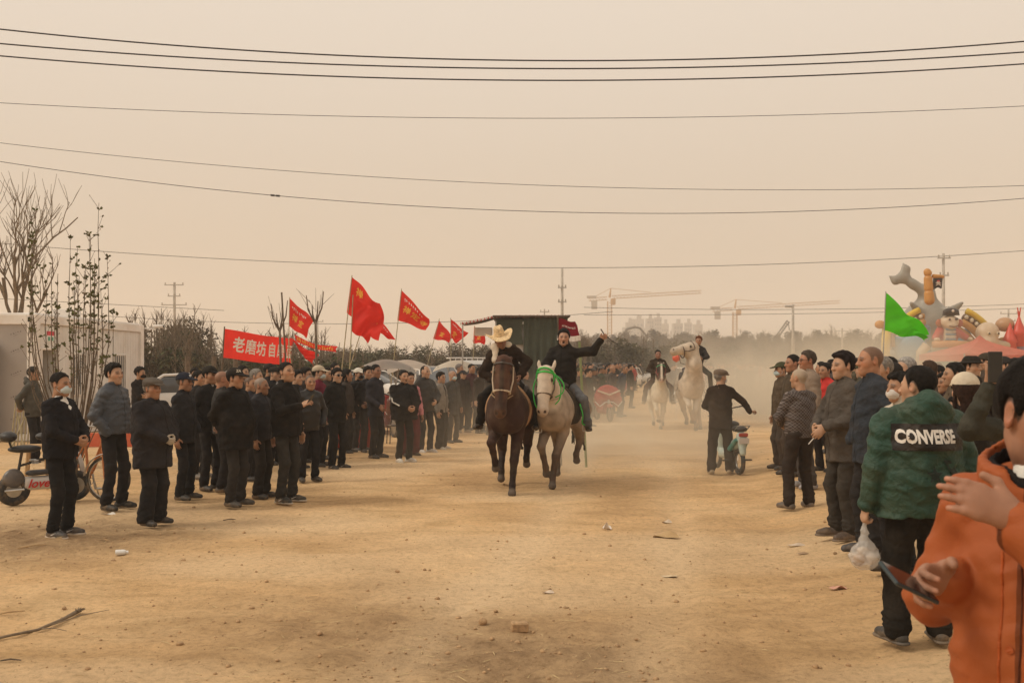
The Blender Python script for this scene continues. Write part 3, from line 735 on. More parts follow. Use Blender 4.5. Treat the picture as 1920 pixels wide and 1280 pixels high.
stre = ramp(t, nz_on(1.6, 6, .65, .6, mp.outputs[0]), [(.35, (.80, .78, .74)), (.55, (1, 1, 1)), (.72, (1.1, 1.08, 1.04))]).outputs[0]
c = mixc(t, big, stre, 1, 'MULTIPLY')
at_r = N(t, 'Attribute', attribute_name='rough')
pat = ramp(t, nz_on(2.4, 8, .72, .3), [(.36, (.26, .165, .09)), (.60, (.47, .32, .18))]).outputs[0]
c = mixc(t, c, pat, at_r.outputs['Fac'])
at_t = N(t, 'Attribute', attribute_name='track'); c = mixc(t, c, (.74, .55, .345), at_t.outputs['Fac'])
gr = ramp(t, nz_on(17, 8, .8), [(.30, (.62, .60, .56)), (.50, (1, 1, 1)), (.72, (1.15, 1.13, 1.08))]).outputs[0]
c = mixc(t, c, gr, 1, 'MULTIPLY')
vo = N(t, 'TexVoronoi'); vo.inputs['Scale'].default_value = 14; vo.inputs['Randomness'].default_value = 1; t.links.new(tc.outputs['Object'], vo.inputs['Vector'])
sp = ramp(t, vo.outputs['Distance'], [(.05, (.62, .58, .52)), (.14, (1, 1, 1))]).outputs[0]
c = mixc(t, c, sp, .55, 'MULTIPLY')
t.links.new(c, b.inputs['Base Color']); b.inputs['Roughness'].default_value = .95; b.inputs['Specular IOR Level'].default_value = .1
bump(t, b, nz_on(14, 10, .8, .2), .8, .04)
me = mesh_data('ground', V, [Q]); a = me.attributes.new('rough', 'FLOAT', 'POINT'); a.data.foreach_set('value', rough_at(X, Yg).ravel().astype(np.float32))
rt_ = X-.12*(Yg-8)-1.2*np.sin(Yg*.11)+.4; tk = .55*np.exp(-((np.abs(rt_)-.75)/.28)**2)*(.35+.65*vnoise(X*1.7, Yg*.6, 21))+.5*np.clip(vnoise(X*.42, Yg*.9, 22)-.52, 0, .3)/.3
a = me.attributes.new('track', 'FLOAT', 'POINT'); a.data.foreach_set('value', np.clip(tk, 0, .8).ravel().astype(np.float32))
g_ = obj('ground', me, 'soil'); tag(g_, 'bare sandy tan earth of the fairground track', kind='structure')

def lump(seed, n=10, squash=.6):
    f = Field((-1.2, -1.2, -1), (1.2, 1.2, 1), .38); f.ell((0, 0, 0), (.95, .8, squash), k=.1); f.wrinkle(.16, 1.6, seed); return f.mesh()
# clods, pebbles and chaff nobody could count
Vs, Qs, n = [], [], 0; lumps = [lump(i) for i in range(5)]
while len(Vs) < 4200:
    y = 3.2+22*rng.random()**2.0; x = (rng.random()-.5)*y*1.15
    if rng.random() > .22+.9*float(rough_at(np.array(x), np.array(y))): continue
    v, q = lumps[rng.integers(5)]; sc = rng.choice([.004, .007, .012, .02], p=[.42, .36, .17, .05])*rng.uniform(.7, 1.3)
    a = rng.uniform(0, 6.28); ca, sa = math.cos(a), math.sin(a); vv = v*sc @ np.array([[ca, sa, 0], [-sa, ca, 0], [0, 0, 1]])
    Vs.append(vv+np.array([x, y, float(ground_h(x, y))+sc*.15])); Qs.append(q+n); n += len(v)
surf_mat('clod', (.40, .26, .14), .95, 30, .35, .5, .004, 120)
o = obj('clods', mesh_data('clods', np.concatenate(Vs), [np.concatenate(Qs)]), 'clod'); tag(o, 'loose clods and pebbles strewn over the dirt', kind='stuff')
mb = MB()
for i in range(2200):
    y = 3.6+16*rng.random()**1.6; x = (rng.random()-.5)*y*1.1
    if rng.random() > .12+.9*float(rough_at(np.array(x), np.array(y))): continue
    L = rng.uniform(.02, .09); a = rng.uniform(0, 6.28); d = np.array([math.cos(a), math.sin(a), 0]); p = np.array([x, y, float(ground_h(x, y))+.006]); q = np.array([-d[1], d[0], 0])*.0022
    mb.add([p-d*L-q, p-d*L+q, p+d*L*.2+q+(0, 0, .004), p+d*L+(0, 0, .001)], [(0, 1, 2, 3)])
surf_mat('chaff', (.50, .38, .20), .9, 30, .35, 0)
tag(mb.build('chaff', 'chaff'), 'dry chaff and straw bits on the dirt', kind='stuff')

# ------------------------------------------------------------------ text
def text_flat(body, size=1.0, bold=0.0, shear=0.0, align='CENTER', space=1.0, heavy=False):
    cu = bpy.data.curves.new('lettering', 'FONT'); cu.body = body; cu.size = size; cu.align_x = align; cu.align_y = 'CENTER'
    cu.offset = 0.0 if heavy else bold; cu.shear = shear; cu.resolution_u = 3; cu.space_character = space
    o = bpy.data.objects.new('lettering', cu); COL.objects.link(o)
    dg = bpy.context.evaluated_depsgraph_get(); me = bpy.data.meshes.new_from_object(o.evaluated_get(dg))
    V = np.array([v.co[:] for v in me.vertices]).reshape(-1, 3); F = [tuple(p.vertices) for p in me.polygons]
    bpy.data.objects.remove(o); bpy.data.meshes.remove(me); bpy.data.curves.remove(cu)
    return V, F
def refine(V, F, maxlen):
    """split long edges so that lettering can follow folded cloth"""
    tri = []
    for f in F:
        for i in range(1, len(f)-1): tri.append((f[0], f[i], f[i+1]))
    V = [np.array(v) for v in V]; out = []
    st = tri; it = 0
    while st and it < 60000:
        it += 1; a, b_, c_ = st.pop(); e = [(np.linalg.norm(V[a]-V[b_]), a, b_, c_), (np.linalg.norm(V[b_]-V[c_]), b_, c_, a), (np.linalg.norm(V[c_]-V[a]), c_, a, b_)]
        L, p, q, r = max(e)
        if L > maxlen: V.append((V[p]+V[q])/2); mid = len(V)-1; st += [(p, mid, r), (mid, q, r)]
        else: out.append((a, b_, c_))
    return np.array(V), out

# ------------------------------------------------------------------ trees
def branchy(seed, H, levels=4, spread=.55, n0=3, r0=.09, trunk=.25, up=.35, minr=.006, kids=(3, 4, 5)):
    """bare tree: returns (trunk MB, crown MB)"""
    g = random.Random(seed); tr, cr = MB(), MB()
    def grow(p, d, L, r, lv):
        pts = [p]; q = p; dd = d; ns = 4 if lv < 3 else 3
        for i in range(ns):
            dd = unit(dd+v3(g.gauss(0, .12), g.gauss(0, .12), g.gauss(0, .05)+up*.12)); q = q+dd*L/ns; pts.append(q)
        (tr if lv == 0 else cr).tube(pts, np.linspace(r, max(r*.55, minr*.6), ns+1), 7 if lv < 1 else (5 if lv < 2 else 3), cap=False)
        if lv >= levels: return
        k = n0 if lv == 0 else g.choice(kids)
        for j in range(k):
            s = g.uniform(.45, 1.0) if lv else g.uniform(.75, 1.0); i = min(ns-1, int(s*ns)); b0 = pts[i]+(pts[i+1]-pts[i])*(s*ns-i) if i < ns else q
            a = g.uniform(0, 6.28); sd = v3(math.cos(a), math.sin(a), 0); nd = unit(dd*(1-spread*.5)+sd*spread*g.uniform(.6, 1.3)+v3(0, 0, up))
            grow(b0, nd, L*g.uniform(.55, .85)*(1 if lv else (1-trunk)/trunk*.42), max(r*.55, minr), lv+1)
    grow(v3(0, 0, 0), v3(0, 0, 1), H*trunk, r0, 0); return tr, cr
def leafy(seed, n, shape, size, twig=120, H=6.0):
    """crown of leaf clumps and fine twigs; shape(g) gives a point and a density test"""
    g = np.random.default_rng(seed); P = shape(g, n); S = size*g.uniform(.5, 1.5, len(P))
    a = g.normal(size=(len(P), 3)); a /= np.linalg.norm(a, axis=1)[:, None]; b_ = np.cross(a, g.normal(size=(len(P), 3))); b_ /= np.linalg.norm(b_, axis=1)[:, None]
    V = np.stack([P-a*S[:, None], P+b_*S[:, None]*.6, P+a*S[:, None], P-b_*S[:, None]*.45], 1).reshape(-1, 3); i = np.arange(len(P))*4
    return V, np.stack([i, i+1, i+2, i+3], 1)
def clumps(g, n, cents, rads):
    k = g.integers(0, len(cents), n); d = g.normal(size=(n, 3)); d /= np.linalg.norm(d, axis=1)[:, None]; r = g.random(n)**.45
    return np.array(cents)[k]+d*(np.array(rads)[k]*r[:, None])
def tree_variant(seed, H, W, kind):
    g = np.random.default_rng(seed); root = bpy.data.objects.new('tree', None)
    nt_ = {'poplar': 8, 'shrub': 16, 'bush': 11}[kind]; cents, rads = [], []
    tr = MB(); cr = MB()
    for i in range(nt_):
        if kind == 'poplar': z = H*g.uniform(.25, .85); w_ = W*(1-.75*z/H); cents.append((g.normal()*w_*.4, g.normal()*w_*.4, z)); rads.append((w_*.55, w_*.55, H*.14))
        elif kind == 'bush': z = H*g.uniform(.2, .8); w_ = W*math.sqrt(max(.1, 1-(z/H)**2)); cents.append((g.uniform(-1, 1)*w_*.6, g.uniform(-1, 1)*w_*.5, z)); rads.append((W*.33, W*.33, H*.17))
        else: z = H*g.uniform(.08, .62); cents.append((g.uniform(-1, 1)*W*.8, g.uniform(-1, 1)*W*.6, z)); rads.append((W*.34, W*.3, H*.17))
    V, Q = leafy(seed, {'poplar': 1500, 'shrub': 3000, 'bush': 2600}[kind], lambda g_, n: clumps(g_, n, cents, rads), {'poplar': .13, 'shrub': .09, 'bush': .11}[kind])
    # stems and twig tops
    ns = {'poplar': 1, 'shrub': 14, 'bush': 4}[kind]
    for i in range(ns):
        bx, by = (0, 0) if kind == 'poplar' else (g.uniform(-1, 1)*W*.6, g.uniform(-1, 1)*W*.4)
        top = v3(bx*1.2, by*1.2, H*g.uniform(.75, 1.0)); tr.tube([(bx, by, -.1), (bx*1.05, by*1.05, H*.4), top], [.09*H/6, .05*H/6, .012], 5, cap=False)
        for j in range({'poplar': 70, 'shrub': 26, 'bush': 40}[kind]):
            z = g.uniform(.3, 1.0); p = v3(bx, by, 0)+(top-v3(bx, by, 0))*z; a = g.uniform(0, 6.28); L = H*.24*g.uniform(.4, 1)*(1.15-z*.6)
            d = unit(v3(math.cos(a)*.5, math.sin(a)*.5, 1.0)); q = p+d*L
            cr.tube([p, (p+q)/2+v3(*g.normal(size=3))*.04, q], [.016, .011, .006], 3, cap=False)
    Vc = np.concatenate(cr.V); crm = mesh_data('twigs', Vc, cr.F)
    return tr.data('trunk', True), mesh_data('crown', V, [Q], False), crm
VAR = {k: [tree_variant(100+i*7+hash_, H, W, k) for i, (H, W) in enumerate(dims)] for k, hash_, dims in (
    ('poplar', 0, [(9, 1.5), (8, 1.9), (10, 1.7)]), ('shrub', 40, [(3.6, 1.8), (4.2, 2.0), (3.2, 2.2)]), ('bush', 80, [(5, 2.2), (5.5, 2.6), (4.6, 2.6)]))}
def place_tree(kind, i, loc, sc, rz, color, label, group, twigc=(.16, .12, .08)):
    tr, cr, tw = VAR[kind][i % 3]; r = empty('shrub' if kind == 'shrub' else 'tree', loc, rz, label, 'shrub' if kind == 'shrub' else 'tree', group); r.scale = (sc[0], sc[0], sc[1])
    obj('trunk', tr, 'bark', r); obj('crown', cr, 'leaf', r, color); obj('twigs', tw, 'twig', r)['kind'] = 'stuff'; return r
# hedge of shrubs behind the stalls, left
for i in range(13):
    px = 280+i*29+random.uniform(-8, 8); Y = random.uniform(40, 50)
    place_tree('shrub', i, at(px, 680, Y)*1.0-Vector((0, 0, CAM_H)), (1.05, random.uniform(.85, 1.05)*(1.0 if i < 4 else .82)), random.uniform(0, 6), random.choice([(.05, .055, .022), (.06, .065, .025), (.075, .062, .03)]), 'green-brown shrub in the overgrown hedge behind the red banner', 'hedge shrubs left of the track')
for i, px in enumerate((300, 330, 352, 374)):
    place_tree('bush', i, at(px, 680, 50)-Vector((0, 0, CAM_H)), (.75, .85), i*1.3, (.10, .075, .045), 'twiggy leafless tree top above the hedge beside the container house', 'bare trees behind the hedge')
for i in range(15):
    px = 640+i*21+random.uniform(-8, 8); Y = random.uniform(62, 82)
    place_tree('bush', i, at(px, 680, Y)-Vector((0, 0, CAM_H)), (1.0, random.uniform(.50, .74)), random.uniform(0, 6), random.choice([(.075, .06, .03), (.065, .062, .028), (.085, .062, .032)]), 'olive brown bushy tree in the belt behind the red flags', 'trees behind the red flags')
for i in range(10):
    px = 1085+i*24+random.uniform(-8, 8); Y = random.uniform(80, 105)
    place_tree('bush', i, at(px, 680, Y)-Vector((0, 0, CAM_H)), (1.25, random.uniform(.62, .85)), random.uniform(0, 6), (.075, .065, .03), 'olive bushy tree behind the distant crowd, left of the white horse', 'bushes behind the crowd')
for i in range(34):
    px = 1075+i*17.5+random.uniform(-6, 6); Y = random.uniform(205, 235)
    place_tree('shrub', i, at(px, 680, Y)-Vector((0, 0, CAM_H)), (3.2, random.uniform(1.9, 2.3)), random.uniform(0, 6), random.choice([(.085, .068, .036), (.075, .065, .032)]), 'dull olive undergrowth shrub at the foot of the far poplars', 'undergrowth of the horizon belt')
for row in range(3):
    for i in range(34):
        px = 1090+i*17.5+random.uniform(-8, 8); Y = 255+row*35+random.uniform(-12, 12)
        place_tree('poplar', i, at(px, 680, Y)-Vector((0, 0, CAM_H)), (3.2, random.uniform(.88, 1.10)*(1.0+.07*row)), random.uniform(0, 6), random.choice([(.10, .075, .045), (.085, .065, .04)]), 'slender bare poplar in the hazy tree belt on the horizon', 'poplars of the horizon belt')
for i, px in enumerate((1655, 1690, 1905, 1925)):
    place_tree('poplar', i, at(px, 680, 250)-Vector((0, 0, CAM_H)), (2.8, 1.1), i, (.10, .075, .045), 'slender bare poplar in the hazy tree belt on the horizon', 'poplars of the horizon belt')
# bare trees
def bare(name, px, py_base, Y, H, label, seed, **k):
    p = at(px, py_base, Y); sc_ = k.pop('sc', 1.0); r = empty('bare_tree', (p.x, Y, 0), random.uniform(0, 6), label, 'tree'); r.scale = (sc_,)*3; tr, cr = branchy(seed, H, **k)
    tr.build('trunk', 'bark', r, smooth=True); cr.build('crown', 'twig', r, smooth=True); return r
bare('t', 30, 680, 34, 6.9, 'tall leafless tree standing behind the container house roof', 14, levels=4, n0=6, r0=.085, trunk=.30, up=.72, spread=.72, minr=.005, sc=1.5, kids=(2, 3, 4))
bare('t', 1098, 680, 70, 5.2, 'leafless tree beside the maroon pennant', 21, levels=4, n0=5, r0=.12, trunk=.25, up=.45, spread=.5, minr=.016)
bare('t', 1000, 680, 95, 5.6, 'small leafless tree behind the canvas stall', 23, levels=3, n0=4, r0=.12, trunk=.3, up=.45, spread=.5, minr=.02)

# young multi-stemmed sapling in front of the container house
def sapling():
    p = at(140, 0, 17); r = empty('sapling', (p.x, 17, 0), 0, 'multi-stemmed sapling with a few new leaves in front of the container house', 'sapling'); g = random.Random(5)
    st = MB(); lf = MB(); bud = MB()
    tops = [(-.75, 4.35), (-.62, 3.2), (-.5, 3.9), (-.4, 3.0), (-.28, 3.6), (-.15, 3.95), (-.05, 3.3), (.03, 3.75), (.12, 3.1), (.18, 4.0), (.26, 3.6), (.36, 4.55), (.42, 3.9), (.5, 3.2), (.58, 3.6), (.65, 2.7), (-.95, 2.6), (-.88, 3.4), (.3, 2.9), (-.2, 2.6), (.55, 2.3), (-.7, 3.7), (-.58, 2.9), (-.34, 3.3), (-.1, 2.9), (.08, 3.5), (.22, 3.2), (.32, 3.3), (.46, 3.5), (.6, 3.0), (-.45, 2.7), (.02, 2.4), (.4, 2.5)]
    for i, (tx, tz) in enumerate(tops):
        ty = g.uniform(-.5, .4); b0 = v3(g.uniform(-.08, .08), g.uniform(-.06, .06), 0); zz = g.uniform(.5, 1.0)
        pts = [b0]
        for s in (.15, .3, .45, .6, .75, .9, 1.0):
            w_ = min(1, s*1.9)**.8; pts.append(v3(tx*w_+g.uniform(-.02, .02), ty*w_+g.uniform(-.02, .02), tz*s))
        st.tube(pts, np.linspace(.015 if tz > 3 else .011, .0035, len(pts)), 5, cap=False)
        for j in range(int(9+tz*3)):
            s = g.uniform(.35, 1.0); k = min(len(pts)-2, int(s*(len(pts)-1))); q = pts[k]+(pts[k+1]-pts[k])*(s*(len(pts)-1)-k)
            d = unit(v3(g.uniform(-1, 1), g.uniform(-1, 1), 1.0)); L = g.uniform(.02, .07)
            if g.random() < .25: L = g.uniform(.12, .3)
            st.tube([q, q+d*L], [.005, .003], 3, cap=False)
            e = q+d*L
            bud.box(e, (.010, .010, .018))
            if s > .55 and g.random() < .55:
                for m_ in range(g.randint(2, 5)):
                    a = v3(g.uniform(-1, 1), g.uniform(-1, 1), g.uniform(-.1, 1)); a = unit(a)*g.uniform(.045, .085); c_ = unit(np.cross(a, v3(g.uniform(-1, 1), 1, .2)))*.02
                    lf.add([e, e+a*.5+c_, e+a, e+a*.5-c_], [(0, 1, 2, 3)])
    st.build('stems', 'bark', r, smooth=True); bud.build('buds', 'twig', r)['kind'] = 'stuff'; lf.build('leaves', 'leaf', r, (.10, .105, .035))['kind'] = 'stuff'
sapling()
# pruned young trees behind the banner
for px, top, Y, lb in ((525, 570, 27, 'pruned young tree with stubby twigs in front of the red banner'), (592, 550, 26, 'pruned young tree with a forked top beside the drooping red flag')):
    p = at(px, top, Y); r = empty('pruned_tree', (p.x, Y, 0), 0, lb, 'tree'); mb = MB(); cr = MB(); z = p.z
    mb.tube([(0, 0, 0), (.03, 0, z*.4), (-.01, 0, z*.8)], [.045, .038, .03], 7)
    for a, L in ((-.35, .75), (.25, .85), (.06, .6), (-.15, .5)): cr.tube([(-.01, 0, z*.78), (a*.6, .05, z*.78+L*.5), (a*.75, .08, z*.78+L)], [.026, .02, .012], 5)
    for k in range(7): a = random.uniform(-.3, .3); cr.tube([(a*.6, .03, z*.8+random.uniform(0, .5)), (a*1.6+random.uniform(-.1, .1), .1, z*.9+random.uniform(.2, .6))], [.008, .004], 3)
    mb.build('trunk', 'bark', r, smooth=True); cr.build('crown', 'bark', r, smooth=True)
for px, Y in ((351, 36), (401, 37), (441, 38)):
    p = at(px, 668, Y); mb = MB(); mb.tube([(0, 0, 0), (.01, 0, p.z*.5), (0, .02, p.z)], [.10, .095, .085], 10); o = mb.build('fence_post', 'bark', None, loc=(p.x, Y, 0)); tag(o, {351: 'stout wooden post left of the red banner by the white car', 401: 'wooden post just left of the banner pole', 441: 'wooden post showing under the red banner'}[px], 'post')

# ------------------------------------------------------------------ far skyline, cranes, poles, wires
surf_mat('tower_wall', (.36, .33, .30), .8, .15, .12, 0); surf_mat('tower_glass', (.14, .14, .14), .3, 1, .1, 0)
bl = [(1168, 622, 16), (1180, 604, 14), (1196, 598, 22), (1218, 597, 14), (1233, 595, 14), (1247, 607, 14), (1270, 606, 18), (1290, 605, 14), (1308, 608, 16), (1258, 628, 12), (1212, 615, 22)]
for i, (px, top, wpx) in enumerate(bl):
    Y = 700+(i*37) % 90; p = at(px, top, Y); W = wpx/FPX*Y; H = p.z
    r = empty('tower_block', (p.x, Y, 0), .25*((i*3) % 5-2)*.3, 'pale apartment tower fading into the dust on the skyline, number %s from the left crane' % ('one two three four five six seven eight nine ten eleven'.split()[i]), 'building', 'towers on the skyline')
    mb = MB(); mb.box((0, 0, H/2), (W, W*.7, H)); mb.build('wall', 'tower_wall', r)
    rf = MB(); rf.box((W*.1, 0, H+1.6), (W*.4, W*.3, 3.2)); rf.build('roof_house', 'tower_wall', r)
    nwin = 3
    for k in range(nwin):
        wb = MB(); x = W*(-.3+.3*k)
        for z in np.arange(3, H-2, 3.1): wb.box((x, -W*.35-.06, z), (W*.16, .12, 1.6))
        wb.build('window_column', 'tower_glass', r)['kind'] = 'stuff'
for i, l in enumerate(('far left short tower', )): pass
LBL = ['lowest tower block at the left end of the hazy skyline', 'narrow tower block second from the left on the skyline', 'broad flat-topped tower block on the skyline left half', 'tower block behind the low arched boom on the skyline', 'tallest tower block in the middle of the skyline', 'tower block stepping down right of the tallest one', 'broad tower block standing apart right of the skyline middle', 'slim tower block beside the white horse rider on the skyline', 'rightmost tower block of the hazy skyline', 'small low block between the two skyline groups', 'wide low block in front of the skyline towers']
for o, l in zip([o for o in bpy.data.objects if o.name.startswith('tower_block')], LBL): o['label'] = l

surf_mat('boom_paint', (.16, .13, .10), .6, 2, .15, 0); surf_mat('crane_yellow', (.46, .27, .11), .5, 2, .15, 0)
def lattice(mb, a, b_, w, n, r=.12):
    a, b_ = np.array(a, float), np.array(b_, float); u = unit(b_-a); s1 = unit(np.cross(u, v3(0, 1, .001))); s2 = np.cross(u, s1)
    c = [s1+s2, s1-s2, -s1-s2, -s1+s2]
    for q in c: mb.tube([a+q*w/2, b_+q*w/2], r, 4)
    for i in range(n):
        p0 = a+(b_-a)*i/n; p1 = a+(b_-a)*(i+1)/n
        for j in range(4): mb.tube([p0+c[j]*w/2, p1+c[(j+1) % 4]*w/2], r*.6, 3)
def crane(px, base, top, tip, tail, Y, label):
    p = at(px, top, Y); r = empty('tower_crane', (p.x, Y, 0), 0, label, 'crane'); H = p.z
    m1 = MB(); lattice(m1, (0, 0, 0), (0, 0, H-1), 1.6, 20, .11); m1.build('mast', 'crane_yellow', r)
    tp_ = at(tip[0], tip[1], Y); j = MB(); e = (tp_.x-p.x, 6, tp_.z+.0); lattice(j, (1, 0, H+.6), e, 1.1, 26, .085); j.build('jib', 'crane_yellow', r)
    tl = at(tail[0], tail[1], Y); c = MB(); lattice(c, (-1, 0, H+.2), (tl.x-p.x, -1, H-.4), 1.1, 6, .085); c.build('counter_jib', 'crane_yellow', r)
    w_ = MB(); w_.box((tl.x-p.x+2.0, -1, H-2.4), (2.2, 1.5, 3.2)); w_.box((tl.x-p.x+1, -1, H+.6), (3.6, 1.6, .9)); w_.build('counterweight', 'concrete', r)
    k = MB(); k.box((1.2, -1.3, H-1.2), (1.8, 1.8, 2.4), bev=.2); k.build('cab', 'crane_yellow', r)
    a = MB(); a.tube([(0, 0, H+.5), (.5, 0, H+4)], [.5, .2], 4); a.build('apex', 'crane_yellow', r)
    s = MB(); s.tube([(.4, 0, H+4), (e[0]*.45, 3, H+.6+(e[2]-H-.6)*.45+.9)], .09, 4); s.tube([(.4, 0, H+4), (tl.x-p.x+2, -1, H+.6)], .09, 4); s.build('tie_bar', 'crane_yellow', r)
crane(1143, 640, 560, (1320, 545), (1104, 562), 380, 'yellow tower crane left of the white horse rider, jib pointing right')
crane(1378, 640, 580, (1583, 564), (1335, 578), 400, 'yellow tower crane further right, jib reaching past the lamp pole')
mb = MB(); r = empty('boom_crane', at(1458, 628, 330)*1.0-Vector((0, 0, at(1458, 628, 330).z)), 0, 'thin slanting mobile crane boom above the far trees', 'crane')
a = at(1456, 630, 330); e = at(1476, 602, 330); z0 = a.x
mb.tube([(0, 0, 0), (0, 0, a.z)], .5, 6); mb.build('mast', 'boom_paint', r); mb = MB(); lattice(mb, (0, 0, a.z), (e.x-a.x, 0, e.z), .9, 8, .14); mb.build('boom', 'boom_paint', r); mb = MB(); mb.tube([(e.x-a.x, 0, e.z), (e.x-a.x+.4, 0, e.z-3)], .15, 4); mb.build('hook', 'boom_paint', r)
p = at(1168, 632, 300); r = empty('pump_boom', (p.x, 300, 0), 0, 'folded arch of a concrete pump boom below the skyline', 'crane'); mb = MB()
q = [at(1168, 634, 300), at(1175, 617, 300), at(1190, 613, 300), at(1200, 615, 300), at(1216, 634, 300)]
mb.tube([(0, 0, 0)]+[(v.x-p.x, 0, v.z) for v in q], [.6, .5, .45, .4, .35, .25], 6); mb.build('boom', 'boom_paint', r); mb = MB(); mb.box((0, 0, 1.4), (3, 8, 2.6), bev=.2); mb.build('truck_body', 'crane_yellow', r)

def power_pole(px, top, Y, label, arms=((0, 1.6),), r0=.16):
    p = at(px, top, Y); r = empty('power_pole', (p.x, Y, 0), 0, label, 'pole'); mb = MB(); mb.tube([(0, 0, 0), (0, 0, p.z*.5), (0, 0, p.z)], [r0, r0*.85, r0*.65], 10); mb.build('shaft', 'concrete', r, smooth=True)
    for dz, w_ in arms:
        m2 = MB(); m2.box((0, -.15, p.z-dz-.15), (w_, .1, .12)); cr_ = m2.build('crossarm', 'steel', r)
        for x in np.linspace(-w_/2+.1, w_/2-.1, 3): m3 = MB(); m3.lathe([(.05, 0), (.09, .05), (.05, .1), (.09, .15), (.04, .25)], (x, -.15, p.z-dz-.085), 8); m3.build('insulator', 'concrete', cr_)
power_pole(327, 529, 125, 'concrete power pole with crossarms above the hedge, left', ((.2, 2.4), (1.6, 1.6), (2.7, 3.2)), .22)
power_pole(1054, 503, 105, 'tall power pole behind the canvas stall', ((1.9, .9), (3.4, .9)), .2)
power_pole(1769, 475, 92, 'power pole rising behind the inflatable slide', ((.3, 1.2), (1.9, .9)), .18)
power_pole(595, 592, 160, 'slim power pole between the first and second red flags', ((.8, 2.0),), .22)
power_pole(1021, 579, 150, 'short power pole top above the stall roof', ((.3, 1.4),), .16)
power_pole(1891, 580, 150, 'power pole with crossarm right of the octopus balloon', ((.5, 2.6), (1.6, 2.0)), .2)
power_pole(1579, 615, 190, 'distant power pole above the hazy trees left of the green flag', ((.4, 3.0),), .2)
p = at(1487, 571, 110); r = empty('lamp_pole', (p.x, 110, 0), 0, 'thin pale lamp pole standing in the middle of the far trees', 'pole'); mb = MB(); mb.tube([(0, 0, 0), (0, 0, p.z)], [.2, .13], 8); mb.build('shaft', 'concrete', r, smooth=True); mb = MB(); mb.box((-.4, 0, p.z-.2), (1.0, .25, .25), bev=.05); mb.build('lamp_head', 'steel', r)

def wire(pts_px, Ys, rad, label, n=60, splice=None):
    """sagging cable through pixel points: parabola fitted, ends carried on beyond the frame"""
    P = [at(x, y, Y_) for (x, y), Y_ in zip(pts_px, Ys)]
    tx = np.array([p.x for p in P]); c = np.polyfit(tx, [p.z for p in P], 2); cy = np.polyfit(tx, [p.y for p in P], 1)
    x = np.linspace(tx[0]*1.35, tx[-1]*1.35, n); mb = MB(); mb.tube(np.stack([x, np.polyval(cy, x), np.polyval(c, x)], 1), rad, 6); o = mb.build('cable', 'rubber_black', None, smooth=True); tag(o, label, 'cable')
    if splice: x0 = at(splice, 0, Ys[0]).x; m2 = MB(); [m2.tube([(x0+d, np.polyval(cy, x0+d), np.polyval(c, x0+d)), (x0+d+.12, np.polyval(cy, x0+d+.12), np.polyval(c, x0+d+.12))], .03, 8) for d in (-.12, .03)]; q = m2.build('splice_clamp', 'rubber_black', o)
surf_mat('rubber_black', (.035, .035, .04), .6, 4, .1, 0)
wire([(0, 55), (1050, 114), (1920, 78)], [18]*3, .0135, 'topmost of the three thick black overhead cables', 90)
wire([(0, 82), (1050, 129), (1920, 98)], [18.3]*3, .0135, 'middle one of the three thick black overhead cables', 90)
wire([(0, 105), (1050, 151), (1920, 120)], [18.6]*3, .0135, 'lowest of the three thick black overhead cables', 90)
wire([(0, 193), (1000, 222), (1920, 199)], [30]*3, .009, 'thin overhead wire next below the three thick cables', 90)
wire([(0, 268), (1200, 353), (1920, 348)], [36]*3, .010, 'thin pale overhead wire, fifth cable from the top', 90)
wire([(0, 303), (1200, 400), (1920, 372)], [30]*3, .010, 'overhead wire carrying a small splice clamp at the left', 90, splice=515)
wire([(0, 456), (1060, 502), (1920, 470)], [98]*3, .03, 'low far wire running over the tall power pole', 90)
wire([(0, 560), (330, 577), (560, 590)], [125]*3, .035, 'far wire strung from the crossarm pole at the left', 40)
wire([(330, 600), (620, 607), (1100, 588)], [130]*3, .035, 'faint far wire crossing behind the red flags', 40)
wire([(1060, 575), (1500, 580), (1920, 570)], [120]*3, .03, 'faint far wire passing behind both cranes', 40)
wire([(1060, 590), (1500, 588), (1920, 578)], [125]*3, .03, 'lowest faint far wire behind both cranes', 40)

# ------------------------------------------------------------------ container house
surf_mat('panel_white', (.70, .685, .66), .55, 2, .07, .1, .01, 6, dirt=(DUST, 1.2, .25))
surf_mat('frame_white', (.78, .75, .71), .5, 2, .07, .05, .01, 6, dirt=(DUST, 1.5, .3))
surf_mat('film', (.37, .335, .31), .5, 1.5, .08, .3, .01, 4); surf_mat('film_ink', (.07, .065, .06), .7, 20, .3, 0)
surf_mat('dark_room', (.02, .018, .016), .9, 2, .2, 0)
CX, CY0, CY1, CH = -10.95, 22.9, 29.6, 2.92
hr = empty('container_house', (CX, CY0, 0), 0, 'white prefabricated container house with an open door and barred windows', 'container house')
def hp(name, mat, *boxes, parent=None, color=None, bev=.012):
    mb = MB(); [mb.box(c, d, bev=bev) for c, d in boxes]; return mb.build(name, mat, parent or hr, color)
D = CY1-CY0; mid = 3.42
